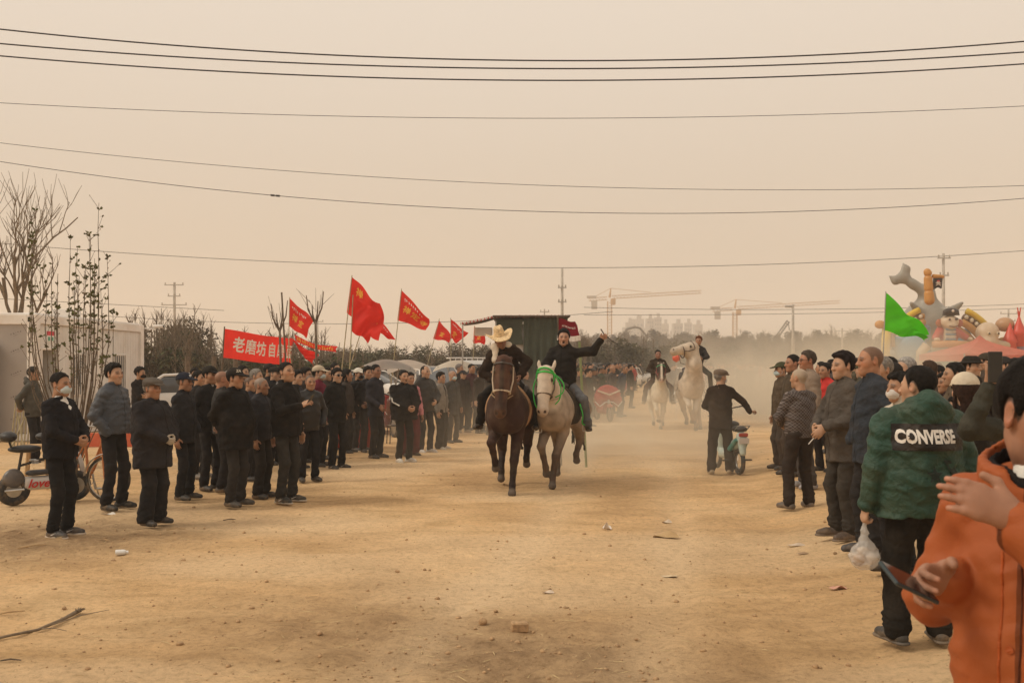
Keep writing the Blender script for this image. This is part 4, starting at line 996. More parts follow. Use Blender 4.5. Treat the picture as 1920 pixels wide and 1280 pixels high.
# side facing the track: x = 0 plane, y from 0 to D; panels leave the door and window openings
hp('corner_post', 'frame_white', ((-.10, .10, CH/2), (.22, .22, CH)))
hp('corner_post', 'frame_white', ((-.10, mid, CH/2), (.21, .30, CH)))
hp('corner_post', 'frame_white', ((-.10, D-.10, CH/2), (.22, .22, CH)))
hp('roof_beam', 'frame_white', ((-.10, (.21+mid-.15)/2, CH-.11), (.205, mid-.36, .215)))
hp('roof_beam', 'frame_white', ((-.10, (mid+.15+D-.21)/2, CH-.11), (.205, D-mid-.36, .215)))
hp('roof_beam', 'frame_white', ((-3.21, .10, CH-.12), (6.0, .205, .235)))
hp('floor_beam', 'frame_white', ((-.10, (.21+mid-.15)/2, .09), (.205, mid-.36, .18)), ((-.10, (mid+.15+D-.21)/2, .09), (.205, D-mid-.36, .18)))
hp('floor_beam', 'frame_white', ((-3.21, .10, .08), (6.0, .205, .16)))
hp('roof', 'frame_white', ((-3.1, D/2, CH+.02), (6.0, D-.3, .04)))
hp('roof_box', 'frame_white', ((-.9, 3.6, CH+.17), (.5, .6, .26)))
hp('lifting_hole', 'dark_room', ((-.16, -.012, CH-.12), (.05, .012, .11)), bev=.004)
dy0, dy1, dz1 = .36, 1.28, 2.16      # door
wy0, wy1, wz0, wz1 = 1.95, 2.75, .95, 2.05
def ribbed(y0, y1, z0, z1):
    y = y0
    while y < y1-.02:
        e = min(y+.19, y1); hp('wall_panel', 'panel_white', ((-.09, (y+e)/2, (z0+z1)/2), (.06, e-y-.008, z1-z0)), bev=.006); y = e
ribbed(.21, dy0, .18, CH-.22); ribbed(dy0, dy1, dz1, CH-.22); ribbed(dy1, wy0, .18, CH-.22); ribbed(wy0, wy1, wz1, CH-.22); ribbed(wy0, wy1, .18, wz0); ribbed(wy1, mid-.15, .18, CH-.22)
w2 = (4.55, 5.45)
ribbed(mid+.15, w2[0], .18, CH-.22); ribbed(w2[0], w2[1], wz1, CH-.22); ribbed(w2[0], w2[1], .18, wz0); ribbed(w2[1], D-.21, .18, CH-.22)
hp('door_frame', 'frame_white', ((-.085, dy0+.03, dz1/2+.09), (.09, .06, dz1-.18)), ((-.085, dy1-.03, dz1/2+.09), (.09, .06, dz1-.18)), ((-.085, (dy0+dy1)/2, dz1-.03), (.088, dy1-dy0-.12, .06)))
hp('dark_interior', 'dark_room', ((-.9, (dy0+dy1)/2, 1.15), (.04, 2.4, 2.2)))
dl = hp('open_door', 'panel_white', ((-.50, dy1-.10, 1.16), (.8, .045, 1.94))); hp('door_handle', 'steel', ((-.80, dy1-.14, 1.1), (.12, .03, .03)), parent=dl)
for y0, y1 in ((wy0, wy1), w2):
    wf = hp('window_frame', 'frame_white', ((-.075, y0+.025, (wz0+wz1)/2), (.08, .05, wz1-wz0)), ((-.075, y1-.025, (wz0+wz1)/2), (.08, .05, wz1-wz0)), ((-.075, (y0+y1)/2, wz1-.025), (.078, y1-y0-.1, .05)), ((-.075, (y0+y1)/2, wz0+.025), (.078, y1-y0-.1, .05)))
    hp('pane', 'glass', ((-.10, (y0+y1)/2, (wz0+wz1)/2), (.012, y1-y0-.1, wz1-wz0-.1)), parent=wf, bev=0)
    for k in range(7): hp('window_bar', 'frame_white', ((-.025, y0+.06+(y1-y0-.12)*k/6, (wz0+wz1)/2), (.018, .022, wz1-wz0-.04)), parent=wf, bev=.004)
# gable towards the camera: grey panels still in printed film
x = -.21; k = 0
while x > -6.2:
    e = max(x-.95, -6.2); hp('film_panel', 'film', (((x+e)/2, .06, (CH-.24+.16)/2+.02), (x-e-.006, .06, CH-.24-.16-.0)), bev=.004); x = e; k += 1
mb = MB(); g = random.Random(3)
for cx in np.arange(-.45, -2.2, -.62):
    for cz in (.55, 1.05, 1.58, 2.1, 2.5):
        sl = .22
        for line, (n_, sz) in enumerate(((5, .035), (8, .014))):
            for q in range(n_):
                u_ = (q-n_/2)*sz*1.5; zz = cz+u_*.35-line*.055+g.uniform(-.004, .004)+(.12 if int(cx*10) % 2 else 0)
                for s in range(3): mb.box((cx+u_+g.uniform(-.3, .3)*sz, .028, zz+g.uniform(-.35, .35)*sz), (sz*g.uniform(.2, .8), .002, sz*g.uniform(.12, .3)))
mb.build('film_print', 'film_ink', hr)['kind'] = 'stuff'
# notice above the door
nb_ = hp('notice', 'print', ((-.05, .82, 2.47), (.012, .42, .36)), color=(.72, .72, .68), bev=0)
hp('notice_band', 'print', ((-.041, .82, 2.50), (.006, .40, .10)), color=(.62, .06, .09), parent=nb_, bev=0)
hp('notice_mark', 'print', ((-.041, .74, 2.37), (.006, .10, .09)), ((-.041, .90, 2.37), (.006, .12, .09)), color=(.10, .32, .22), parent=nb_, bev=0)
# security camera on its arm
p = at(285, 612, 29.7); r = empty('security_camera', (CX+.02, 29.62, p.z-.05), 0, 'white bullet security camera on the far corner of the container house', 'camera')
mb = MB(); mb.tube([(0, 0, 0), (.25, .02, -.03), (.34, 0, .02)], .018, 7); mb.build('bracket', 'frame_white', r); mb = MB(); mb.box((.42, -.02, .05), (.30, .11, .10), bev=.03); mb.build('housing', 'frame_white', r); mb = MB(); mb.lathe([(.0, 0), (.045, 0), (.045, .012), (.0, .012)], seg=12); mb.build('lens', 'black_glass', r, loc=(.575, -.02, .05), rot=(0, math.pi/2, 0))
# wicker-like bamboo rack, planks at the foot of the wall, orange rail
p = at(38, 0, 21.5); r = empty('bamboo_rack', (p.x, 21.5, 0), .1, 'small crossed bamboo rack leaning by the container corner', 'rack')
for i in range(7): mb = MB(); mb.tube([(i*.07-.2, 0, 0), (i*.06-.18+.05, .1, .98)], .014, 6); mb.build('cane', 'bamboo', r)
for s in (-1, 1): mb = MB(); mb.tube([(s*.12, -.16, 0), (-s*.1, .1, .72)], .016, 6); mb.build('crossed_cane', 'bamboo', r)
p = at(182, 0, 21); mb = MB(); mb.box((0, 0, .16), (1.35, .04, .30), bev=.01); o = mb.build('orange_board', 'paint', None, (.55, .10, .04), loc=(p.x, 21.2, 0)); tag(o, 'low orange board on the ground behind the bicycle handlebar', 'board')

# ------------------------------------------------------------------ flags and banners
def cloth_fn(TL, BL, TR, BR, Y, seed, amp=.10, fold=2.2, sag=0.0, Yr=None):
    g = random.Random(seed); ph = g.uniform(0, 6); Yr = Yr or Y
    c = [at(*TL, Y), at(*BL, Y), at(*TR, Yr), at(*BR, Yr)]; c = [np.array(v) for v in c]
    def fn(u, v, off=0.0):
        p = (c[0]*(1-v)+c[1]*v)*(1-u)+(c[2]*(1-v)+c[3]*v)*u
        d = u**.7; a = math.sin(fold*2*math.pi*(u*.8+v*.45)+ph)*.6+math.sin(fold*3.6*(u*.3+v)+ph*1.7)*.4+.35*math.sin(fold*11*(u*.75+v*.5)+ph*2.3)*d
        return (p[0]+amp*.3*math.sin(5*v+ph)*d, p[1]+amp*a*d+off, p[2]-sag*math.sin(math.pi*u)*(1-v*.5)+amp*.4*math.sin(7*u+ph)*d)
    return fn
def flag(name, TL, BL, TR, BR, Y, label, color=(.80, .036, .022), pole=None, texts=(), seed=1, amp=.10, fold=2.0, group=None, polemat='bamboo', pr=.016, nu=28, nv=20, sag=0, Yr=None, fringe=None, mat='flag', tail=None, cat='flag'):
    fn = cloth_fn(TL, BL, TR, BR, Y, seed, amp, fold, sag, Yr); base = at(TL[0], TL[1], Y)
    r = empty(name, (base.x, Y, 0), 0, label, cat, group); off = np.array([base.x, Y, 0])
    def f2(u, v): return np.array(fn(u, v))-off
    if tail:
        f0 = f2; f2 = lambda u, v: f0(u, v*(1-tail*u*.5) if v < .98 else v*(1-tail*u*.5))
    mb = MB(); mb.grid(f2, nu, nv); mb.build('cloth', mat, r, color, smooth=True)
    for (s, u, v, su, sv_, col, bold, shear) in texts:
        V, F = text_flat(s, 1.0, bold, shear, heavy=True); V, F = refine(V, F, .10); m3 = MB()
        for k_, (ox, oy) in enumerate(((0, 0), (bold, 0), (-bold, 0), (0, bold), (0, -bold))):     # heavy strokes: the glyph laid over itself, shifted
            W = np.array([np.array(f2(min(1, max(0, u+(x+ox)*su)), min(1, max(0, v-(y+oy)*sv_))))+np.array([0, -.028-.0015*k_, 0]) for x, y, _ in V])
            if len(F): m3.add(W, F)
        if m3.n: m3.build('lettering', 'print', r, col)
    if pole:
        (tx, ty), (bx, by) = pole; a = at(tx, ty, Y); b2 = at(bx, by, Y)
        d = (b2-a); e = a+d*(a.z/(a.z-b2.z)); mb = MB(); mb.tube([np.array(a)-off, (np.array(a)+np.array(e))/2-off, np.array(e)-off], [pr*.7, pr*.85, pr], 7); mb.build('pole', polemat, r)
    if fringe:
        m4 = MB(); g = random.Random(9)
        for i in range(34):
            u = i/33; p0 = f2(u, 1.0); m4.tube([p0, p0+np.array([g.uniform(-.01, .01), g.uniform(-.01, .01), -.09])], .012, 4)
        m4.build('fringe', 'print', r, fringe)['kind'] = 'stuff'
    return r
GOLD = (.80, .45, .05); WHT = (.80, .76, .70); RED = (.80, .036, .022)
bn = flag('banner', (420, 616), (416, 670), (549, 637), (546, 687), 30, 'long red banner with large white characters 老磨坊自磨 tied between poles', texts=[('老', .225, .52, .17, .56, WHT, .028, 0), ('磨', .395, .52, .155, .56, WHT, .018, 0), ('坊', .545, .53, .14, .54, WHT, .028, 0), ('自', .70, .53, .12, .54, WHT, .028, 0), ('磨', .83, .53, .115, .54, WHT, .018, 0), ('面', .965, .53, .10, .54, WHT, .018, 0)], pole=((421, 612), (414, 720)), amp=.06, fold=1.1, seed=4, nu=44, Yr=32.5, polemat='bark', pr=.03, cat='banner')
mb = MB(); p = at(547, 636, 32.5); mb.tube([(p.x-bn.location.x, 2.5, 0), (p.x-bn.location.x, 2.5, p.z+.05)], .025, 7); mb.build('pole', 'bark', bn)
flag('banner', (552, 627), (556, 641), (632, 650), (630, 661), 37, 'narrow red banner with yellow characters drooping behind the pruned trees', texts=[('红', .13+.1*0, .5, .09, .8, GOLD, .03, 0)]*0, amp=.07, fold=1.3, seed=7, sag=.12, pole=((637, 642), (630, 700)), polemat='bark', nu=40, cat='banner')
o = bpy.data.objects['banner.001']; mb = MB(); g = random.Random(8); fnb = cloth_fn((552, 627), (556, 641), (632, 650), (630, 661), 37, 7, .07, 1.3, .12)
for i in range(15):
    for s in range(5):
        u = .06+i*.060+g.uniform(-.012, .012); v = .5+g.uniform(-.25, .25); du, dv = (g.uniform(.006, .02), .05) if s % 2 else (.005, g.uniform(.1, .25))
        q = [np.array(fnb(min(1, u+a), v+b_))-np.array(o.location)+np.array([0, -.015, 0]) for a, b_ in ((-du, -dv), (du, -dv), (du, dv), (-du, dv))]; mb.add(q, [(0, 1, 2, 3)])
mb.build('lettering', 'print', o, GOLD)['kind'] = 'stuff'
def heading_marks(o, TLBR, Y, seed, amp, fold, u0, u1, v0, v1, n=9):
    """row of small white characters too worn to read"""
    fn = cloth_fn(*TLBR, Y, seed, amp, fold); mb = MB(); g = random.Random(seed)
    for i in range(n):
        for s in range(4):
            u = u0+(u1-u0)*(i+.5)/n+g.uniform(-.014, .014); v = v0+(v1-v0)*(i+.5)/n+g.uniform(-.04, .04); du, dv = (.014, .011) if s % 2 else (.006, .035)
            mb.add([np.array(fn(u+a, v+b_))-np.array(o.location)+np.array([0, -.012, 0]) for a, b_ in ((-du, -dv), (du, -dv), (du, dv), (-du, dv))], [(0, 1, 2, 3)])
    mb.build('heading', 'print', o, WHT)['kind'] = 'stuff'
FG = 'red festival flags on bamboo poles'
def fest(TL, BL, TR, BR, Y, label, pole, seed, chars, head=True, amp=.10, fold=1.6, **k):
    o = flag('flag', TL, BL, TR, BR, Y, label, RED, pole, [(c, u, v, s, s*1.25, GOLD, .012, .25) for c, u, v, s in chars], seed, amp, fold, FG, **k)
    if head: heading_marks(o, (TL, BL, TR, BR), Y, seed, amp, fold, .12, .78, .2, .24)
    return o
fest((543, 559), (542, 611), (588, 600), (572, 634), 31, 'red flag with gold characters beside the leaning dark pole, above the banner', ((543, 557), (540, 700)), 11, [('禅', .27, .55, .26), ('定', .60, .62, .26)])
flag('flag', (543, 632), (552, 642), (594, 668), (586, 690), 28, 'slack red flag hanging down beside the forked pruned tree', pole=((541, 628), (548, 700)), seed=13, amp=.16, fold=2.6, group=FG)
fest((659, 518), (650, 586), (714, 570), (716, 640), 25, 'largest red flag, flying highest with gold characters', ((660, 516), (640, 700)), 15, [('禅', .27, .30, .22), ('定', .70, .50, .24)], head=False, amp=.2, fold=1.5)
flag('flag', (662, 556), (658, 620), (716, 590), (686, 641), 24.2, 'plain red flag hanging in front of the highest flag', pole=((662, 553), (655, 700)), seed=17, amp=.14, fold=2.0, group=FG)
fest((694, 582), (690, 616), (744, 634), (728, 633), 26.5, 'red flag whose tip shows low behind the two big ones', ((696, 560), (646, 720)), 19, [], amp=.1)
fest((752, 543), (745, 600), (806, 598), (800, 619), 29.5, 'red flag with gold characters third from the straw-hat rider, fully spread', ((753, 541), (735, 705)), 23, [('禅', .24, .55, .25), ('定', .52, .58, .25), ('寺', .80, .62, .25)], amp=.09)
fest((823, 600), (812, 635), (849, 632), (840, 641), 38, 'small red flag, left one of the distant pair', ((824, 597), (796, 705)), 29, [('定', .42, .58, .3)], head=False)
fest((845, 598), (845, 632), (878, 625), (858, 645), 36, 'small red flag, right one of the distant pair', ((845, 596), (846, 705)), 31, [('定', .35, .7, .3)])
fest((889, 612), (887, 643), (911, 622), (908, 644), 40, 'small red flag just left of the straw hat', ((890, 610), (886, 705)), 37, [('定', .45, .6, .4)], head=False)
mb = MB(); a = at(528, 548, 27); e = at(543, 700, 27); mb.tube([(a.x-e.x, 0, a.z), (0, 0, 0)], [.022, .03], 8); o = mb.build('leaning_pole', 'bark', None, loc=(e.x, 27, 0)); tag(o, 'dark bare pole leaning above the banner without a flag', 'pole')
flag('flag', (1661, 548), (1657, 619), (1741, 628), (1734, 640), 20, 'bright green flag flying in front of the inflatable slide', (.10, .62, .02), ((1661, 546), (1654, 720)), (), 41, .17, 2.3, None, 'steel', .016)
pn = flag('pennant', (1048, 596), (1046, 628), (1078, 604), (1088, 630), 17.5, 'maroon pennant with white lettering and white fringe behind the shouting rider', (.20, .012, .022), ((1046, 592), (1049, 720)), (), 43, .04, .8, None, 'bark', .015, fringe=(.75, .68, .62))
heading_marks(pn, ((1048, 596), (1046, 628), (1078, 604), (1088, 630)), 17.5, 43, .04, .8, .18, .88, .42, .46, 10)
mb = MB(); a = at(1088, 640, 17); e = at(1101, 700, 17); mb.tube([(a.x-e.x, 0, a.z), (0, 0, e.z*.0)], .022, 7); o = mb.build('green_pole', 'paint', None, (.20, .24, .10), loc=(e.x, 17.2, 0)); tag(o, 'pale green pole slanting behind the shouting rider', 'pole')

# ------------------------------------------------------------------ canvas stall
surf_mat('canvas', (.055, .065, .045), .8, 1.6, .25, .6, .04, 5); surf_mat('awning', (.10, .075, .06), .8, 2, .2, .3)
p0 = at(930, 592, 31); SZ = p0.z; SX = 2.16; r = empty('canvas_stall', (p0.x, 31, 0), .0, 'dark green canvas covered stall with a frilled awning behind the riders', 'stall')
def fold_sheet(x0, x1, z0, z1, y, amp, n, name, ph=0):
    mb = MB(); mb.grid(lambda u, v: (x0+(x1-x0)*u+.02*math.sin(v*7+u*20), y+amp*math.sin(u*n*6.28+ph+.8*math.sin(v*3))*(.4+.6*v), z1+(z0-z1)*v), int(n*10), 10); return mb.build(name, 'canvas', r, smooth=True)
fold_sheet(.0, .82, SZ-.90, SZ-.10, -.02, .015, 2, 'side_curtain'); fold_sheet(.84, SX+.05, .35, SZ-.06, -.06, .05, 6, 'front_curtain')
mb = MB(); mb.box((1.05, 1.6, SZ/2-.1), (SX-.06, 3.0, SZ-.3)); mb.build('wall', 'panel_white', r)
mb = MB(); mb.box((.34, .06, 1.55), (.34, .05, 1.3), bev=.01); dr = mb.build('door', 'frame_white', r); mb = MB(); mb.box((.34, .03, 1.75), (.22, .02, .7)); mb.build('pane', 'glass', dr)
mb = MB(); mb.box((1.1, 1.4, SZ-.02), (SX+.25, 3.3, .06), bev=.02); mb.build('roof', 'awning', r)
a = at(864, 606, 29.5); mb = MB(); mb.grid(lambda u, v: (a.x-p0.x+(-(a.x-p0.x))*u, -1.5+1.5*u+v*2.2, a.z+(SZ-a.z)*u-.10*math.sin(math.pi*u)*.4+.02*math.sin(v*9)), 10, 6); mb.build('awning', 'awning', r, smooth=True)
fr = MB(); g = random.Random(2)
for i in range(60):
    u = i/59
    if u < .33: t_ = u/.33; q = np.array([(a.x-p0.x)*(1-t_), -1.5+1.5*t_-.02, a.z+(SZ-a.z)*t_])
    else: t_ = (u-.33)/.67; q = np.array([t_*SX, -.14, SZ-.0])
    mm = MB(); mm.box(q+(0, 0, -.02+g.uniform(-.01, .01)), (.038, .03, .07)); mm.build('frill', 'print', r, (.42, .06, .05) if i % 2 else (.55, .48, .42))
for x, y in ((a.x-p0.x+.05, -1.4), (SX, -.1), (.0, 0)): mb = MB(); mb.tube([(x, y, 0), (x, y, SZ-.15 if x > -.3 else a.z)], .025, 6); mb.build('post', 'steel', r)
mb = MB(); mb.box((-.4, .5, SZ-.48), (.55, .5, .25), bev=.02); mb.build('lamp_box', 'frame_white', r)

# ------------------------------------------------------------------ inflatable slide
IY = 50.0; io = at(1775, 680, IY); r = empty('inflatable_slide', (io.x, IY, 0), 0, 'tall inflatable pirate-ship bouncy slide with whale tail, mast and octopus', 'bouncy castle')
def ip(px, py, dy=0.0): v = at(px, py, IY); return v3(v.x-io.x, dy, v.z)
U = IY/FPX
def infl(name, color, build, lo, hi, res=.055, parent=None, mat='vinyl'):
    f = Field(np.minimum(lo, hi), np.maximum(lo, hi), res); build(f); V, Q = f.mesh(); return obj(name, mesh_data(name, V, [Q]), mat, parent or r, color)
GREY = (.30, .28, .24); CREAM = (.52, .40, .28); ORNG = (.50, .24, .06); YEL = (.62, .42, .04); BLU = (.10, .28, .42)
B0, B1 = ip(1640, 470, -3), ip(1930, 700, 4)
def whale(f):
    f.ell(ip(1774, 606, 2.4), (48*U, 1.3, 50*U), k=.3); f.cap(ip(1774, 590, 2.2), ip(1770, 542, 2.1), 30*U, 13*U, k=.3)
    f.cap(ip(1770, 545, 1.9), ip(1738, 524, 2.0), 12*U, 8*U, k=.3); f.cap(ip(1742, 527, 2.0), ip(1722, 512, 2.0), 8*U, 6*U, k=.2)
    for q in (((1724, 514), (1728, 498), (1721, 484)), ((1724, 513), (1708, 519), (1694, 510))):
        a_, b_, c_ = (ip(*w_, 2.0) for w_ in q); f.cap(a_, b_, 11*U, 8.5*U, k=.15, flat=((0, 1, 0), .6)); f.cap(b_, c_, 8.5*U, .8*U, k=.12, flat=((0, 1, 0), .6))
    f.cap(ip(1754, 592, 1.5), ip(1724, 563, 1.2), 14*U, 3*U, k=.2, flat=((0, 1, 0), .5)); f.cap(ip(1794, 592, 1.5), ip(1827, 563, 1.2), 15*U, 3*U, k=.2, flat=((0, 1, 0), .5))
infl('whale', GREY, whale, B0, B1, .075)
for i, (y0, y1, ra) in enumerate(((566, 545, 9.5), (544, 517, 8.5), (515, 504, 7.5))): infl('mast_segment', ORNG, lambda f: f.cap(ip(1746-i*1.6, y0-4, .2), ip(1745-i*1.6, y1+5, .2), ra*U, (ra-.8)*U, k=.1), ip(1728, 570, -.4), ip(1762, 498, .9), .04)
infl('mast_beam', ORNG, lambda f: f.cap(ip(1754, 517, .2), ip(1771, 518, .2), 4*U, 3.2*U, k=.1), ip(1745, 525, -.2), ip(1780, 510, .6), .03)
mb = MB(); mb.grid(lambda u, v: ip(1752+18*u-1.5*v*u, 521+20*v-2*u*v+1.5*math.sin(u*9)*v, .16+.04*math.sin(u*6)), 8, 6); pf = mb.build('pirate_flag', 'vinyl', r, (.03, .022, .02), smooth=True)
def disc(name, px, py, dy, rx, ry, col, parent, th=.04): return infl(name, col, lambda f: f.ell(ip(px, py, dy), (rx*U, th, ry*U), k=.02), ip(px-rx-2, py+ry+2, dy-th*2), ip(px+rx+2, py-ry-2, dy+th*2), max(.012, min(rx, ry)*U/4), parent)
disc('skull', 1761, 529, .10, 3.4, 3.2, (.6, .5, .42), pf); disc('bandana', 1761, 526.4, .08, 3.2, 1.6, (.5, .05, .04), pf)
mb = MB(); mb.tube([ip(1756, 535, .08), ip(1766, 530, .08)], .02, 5); mb.tube([ip(1756, 530, .08), ip(1766, 535, .08)], .02, 5); mb.build('crossed_bones', 'vinyl', pf, (.6, .5, .42))
# ship's hull arch with a rail of round knobs
def arc(rad, a0, a1, n, dy=0.0, cx=1776, cy=690): return [ip(cx+rad*math.cos(t_)*1.02, cy-rad*math.sin(t_)*1.06, dy) for t_ in np.linspace(R_(a0), R_(a1), n)]
for nm, a0, a1 in (('arch', 168, 112), ('arch', 66, 12)):
    for rad, th_, col, dy in ((112, 6.0, YEL, .6), (101, 6.0, (.16, .08, .04), .7), (90, 7.0, ORNG, .6), (76, 7.0, (.44, .20, .06), .75)):
        mb = MB(); pts = arc(rad, a0, a1, 14, dy); mb.tube(pts, th_*U, 10); mb.build('arch_tube', 'vinyl', r, col, smooth=True)
    for q in arc(101, a0-2 if a0 > 90 else a0-2, a1+2, 9, .52): mb = MB(); mb.lathe([(.01, -.11), (.08, -.08), (.11, 0), (.08, .08), (.01, .11)], q, 10); mb.build('rail_knob', 'vinyl', r, (.62, .55, .42), smooth=True)
for x0, y0, x1, y1 in ((1726, 600, 1748, 604), (1728, 612, 1746, 616), (1716, 590, 1746, 592)):
    mb = MB(); mb.tube([ip(x0, y0, .9), ip(x1, y1, .9)], 6*U, 10); mb.build('log', 'vinyl', r, ORNG, smooth=True)
# slides and walls
for x0, x1, y0, y1, dy, col, nm in ((1678, 1738, 630, 690, .35, BLU, 'blue_slide'), (1812, 1836, 615, 690, .9, BLU, 'blue_slide'), (1733, 1760, 608, 640, 1.0, (.12, .22, .34), 'painted_wall'), (1740, 1880, 655, 690, .5, (.22, .36, .34), 'painted_wall'), (1890, 1935, 640, 690, .2, (.24, .38, .40), 'teal_wall'), (1905, 1945, 644, 664, .1, (.34, .24, .36), 'purple_wall')):
    mb = MB(); c_ = (ip(x0, y0, dy)+ip(x1, y1, dy))/2; e = abs(ip(x1, y0)-ip(x0, y1)); mb.box(c_, (e[0], .35, e[2]), bev=.12); mb.build(nm, 'vinyl', r, col)
infl('slide_bulge', BLU, lambda f: f.ell(ip(1715, 668, .2), (33*U, .3, 40*U), k=.1), ip(1675, 715, -.3), ip(1755, 620, .7), .06)
for q, rad, col in (((1653, 608), 9.5, ORNG), ((1888, 608), 16, (.42, .24, .13)), ((1672, 662), 9, (.3, .42, .48)), ((1885, 640), 10, ORNG)): infl('ball', col, lambda f: f.ell(ip(*q, .2), (rad*U*1.05, rad*U, rad*U*.85), k=.05), ip(q[0]-rad-4, q[1]+rad+4, -.6), ip(q[0]+rad+4, q[1]-rad-4, 1.0), .05)
mb = MB(); mb.tube([ip(1664, 615, .1), ip(1662, 650, .1), ip(1664, 690, .1)], 8*U, 10); mb.build('yellow_column', 'vinyl', r, YEL, smooth=True); mb = MB(); mb.tube([ip(1673, 625, .15), ip(1676, 650, .2)], 6*U, 10); mb.build('brown_column', 'vinyl', r, (.30, .17, .07), smooth=True)
# octopus
oc = infl('octopus', CREAM, lambda f: (f.ell(ip(1848, 624, -.2), (21*U, .5, 20*U), k=.1), f.ell(ip(1846, 640, -.3), (17*U, .45, 13*U), k=.15), f.cap(ip(1858, 645, -.3), ip(1882, 647, -.3), 8*U, 7*U, k=.15), f.cap(ip(1882, 647, -.3), ip(1896, 660, -.3), 7*U, 5*U, k=.1), f.cap(ip(1896, 660, -.3), ip(1898, 676, -.3), 5*U, 4*U, k=.1)), ip(1820, 690, -.9), ip(1910, 598, .5), .045)
for x in (1842, 1859): e = disc('eye', x, 626, -.70, 3.2, 3.6, (.55, .45, .3), oc, .05); disc('pupil', x, 626, -.745, 1.9, 2.2, (.06, .03, .015), oc, .035)
mb = MB(); mb.tube([ip(1735, 648, -.2), ip(1724, 660, -.2), ip(1722, 695, -.2)], 9*U, 10); mb.build('tentacle', 'vinyl', r, CREAM, smooth=True)
# pirate figure with tricorne behind the deck rail
pg = infl('pirate_figure', CREAM, lambda f: (f.ell(ip(1775, 604, -.3), (17*U, .42, 13*U), k=.08), f.ell(ip(1775, 611, -.5), (10*U, .3, 7*U), k=.1), f.cap(ip(1775, 612, -.2), ip(1775, 640, -.2), 10*U, 12*U, k=.1), f.ell(ip(1749, 637, -.5), (6*U, .15, 4*U), k=.04), f.ell(ip(1811, 636, -.5), (5*U, .14, 4*U), k=.04)), ip(1735, 665, -1.1), ip(1825, 588, .4), .045)
infl('coat', (.44, .05, .035), lambda f: (f.ell(ip(1775, 634, .05), (21*U, .4, 20*U), k=.1), f.cap(ip(1762, 619, -.1), ip(1749, 633, -.3), 8*U, 6*U, k=.1), f.cap(ip(1788, 619, -.1), ip(1806, 633, -.3), 8*U, 6*U, k=.1), f.ell(ip(1775, 632, -.5), (10*U, .4, 22*U), k=.06, op='s')), ip(1735, 662, -.9), ip(1820, 605, .6), .04, pg)
for k in range(5): mb = MB(); mb.tube([ip(1765.5, 618+k*4.5, -.47), ip(1775, 618.5+k*4.5, -.53), ip(1784.5, 618+k*4.5, -.47)], 1.5*U, 6); mb.build('shirt_stripe', 'vinyl', pg, (.14, .24, .36) if k % 2 == 0 else (.55, .5, .44))
mb = MB(); mb.tube([ip(1764, 640, -.5), ip(1775, 641, -.55), ip(1786, 640, -.5)], 2.6*U, 6); mb.build('belt', 'vinyl', pg, (.10, .05, .03))
for x, col in ((1757, (.34, .11, .05)), (1795, (.34, .09, .05))): disc('ear', x, 606, -.25, 6.5, 8, col, pg, .12)
ht = infl('tricorne', (.035, .022, .016), lambda f: (f.ell(ip(1775, 586, -.5), (15*U, .22, 8*U), k=.06), f.cap(ip(1763, 591, -.5), ip(1787, 591, -.5), 4*U, 4*U, k=.05), f.cut(ip(1775, 592, 0), (0, 0, -1))), ip(1750, 598, -1), ip(1800, 572, 0), .03, pg); disc('skull', 1775, 584, -.73, 2.6, 2.8, (.6, .52, .45), ht)
disc('eye_patch', 1782, 599, -.72, 3.4, 2.4, (.05, .03, .03), pg); disc('eye', 1769, 600, -.72, 2.2, 2.4, (.1, .06, .04), pg); mb = MB(); mb.tube([ip(1767, 612, -.79), ip(1775, 614, -.82), ip(1783, 612, -.79)], .03, 6); mb.build('mouth', 'vinyl', pg, (.14, .05, .03))
mb = MB(); mb.tube([ip(1740, 646, -.55), ip(1775, 645, -.6), ip(1815, 646, -.55)], 6.5*U, 10); mb.build('deck_rail', 'vinyl', r, (.50, .22, .07), smooth=True)
mb = MB(); mb.tube([ip(1742, 653, -.3), ip(1771, 655, -.35)], 4*U, 8); mb.build('bone_tube', 'vinyl', r, (.5, .5, .46), smooth=True)
for x, y in ((1890, 626), (1907, 612)):
    mb = MB(); q = ip(x, y, -.2); mb.lathe([(.32, -1.0), (.32, -.45), (.38, -.4), (.30, -.2), (.12, .25), (.03, .55)], q, 12); mb.build('turret', 'vinyl', r, (.55, .06, .035), smooth=True)
mb = MB(); q = ip(1907, 612, -.2); mb.tube([q+(0, 0, .5), q+(-.08, 0, .95)], [.05, .02], 6); mb.tube([q+(0, 0, .5), q+(.09, 0, .95)], [.05, .02], 6); mb.build('turret_spike', 'vinyl', r, (.55, .06, .035))

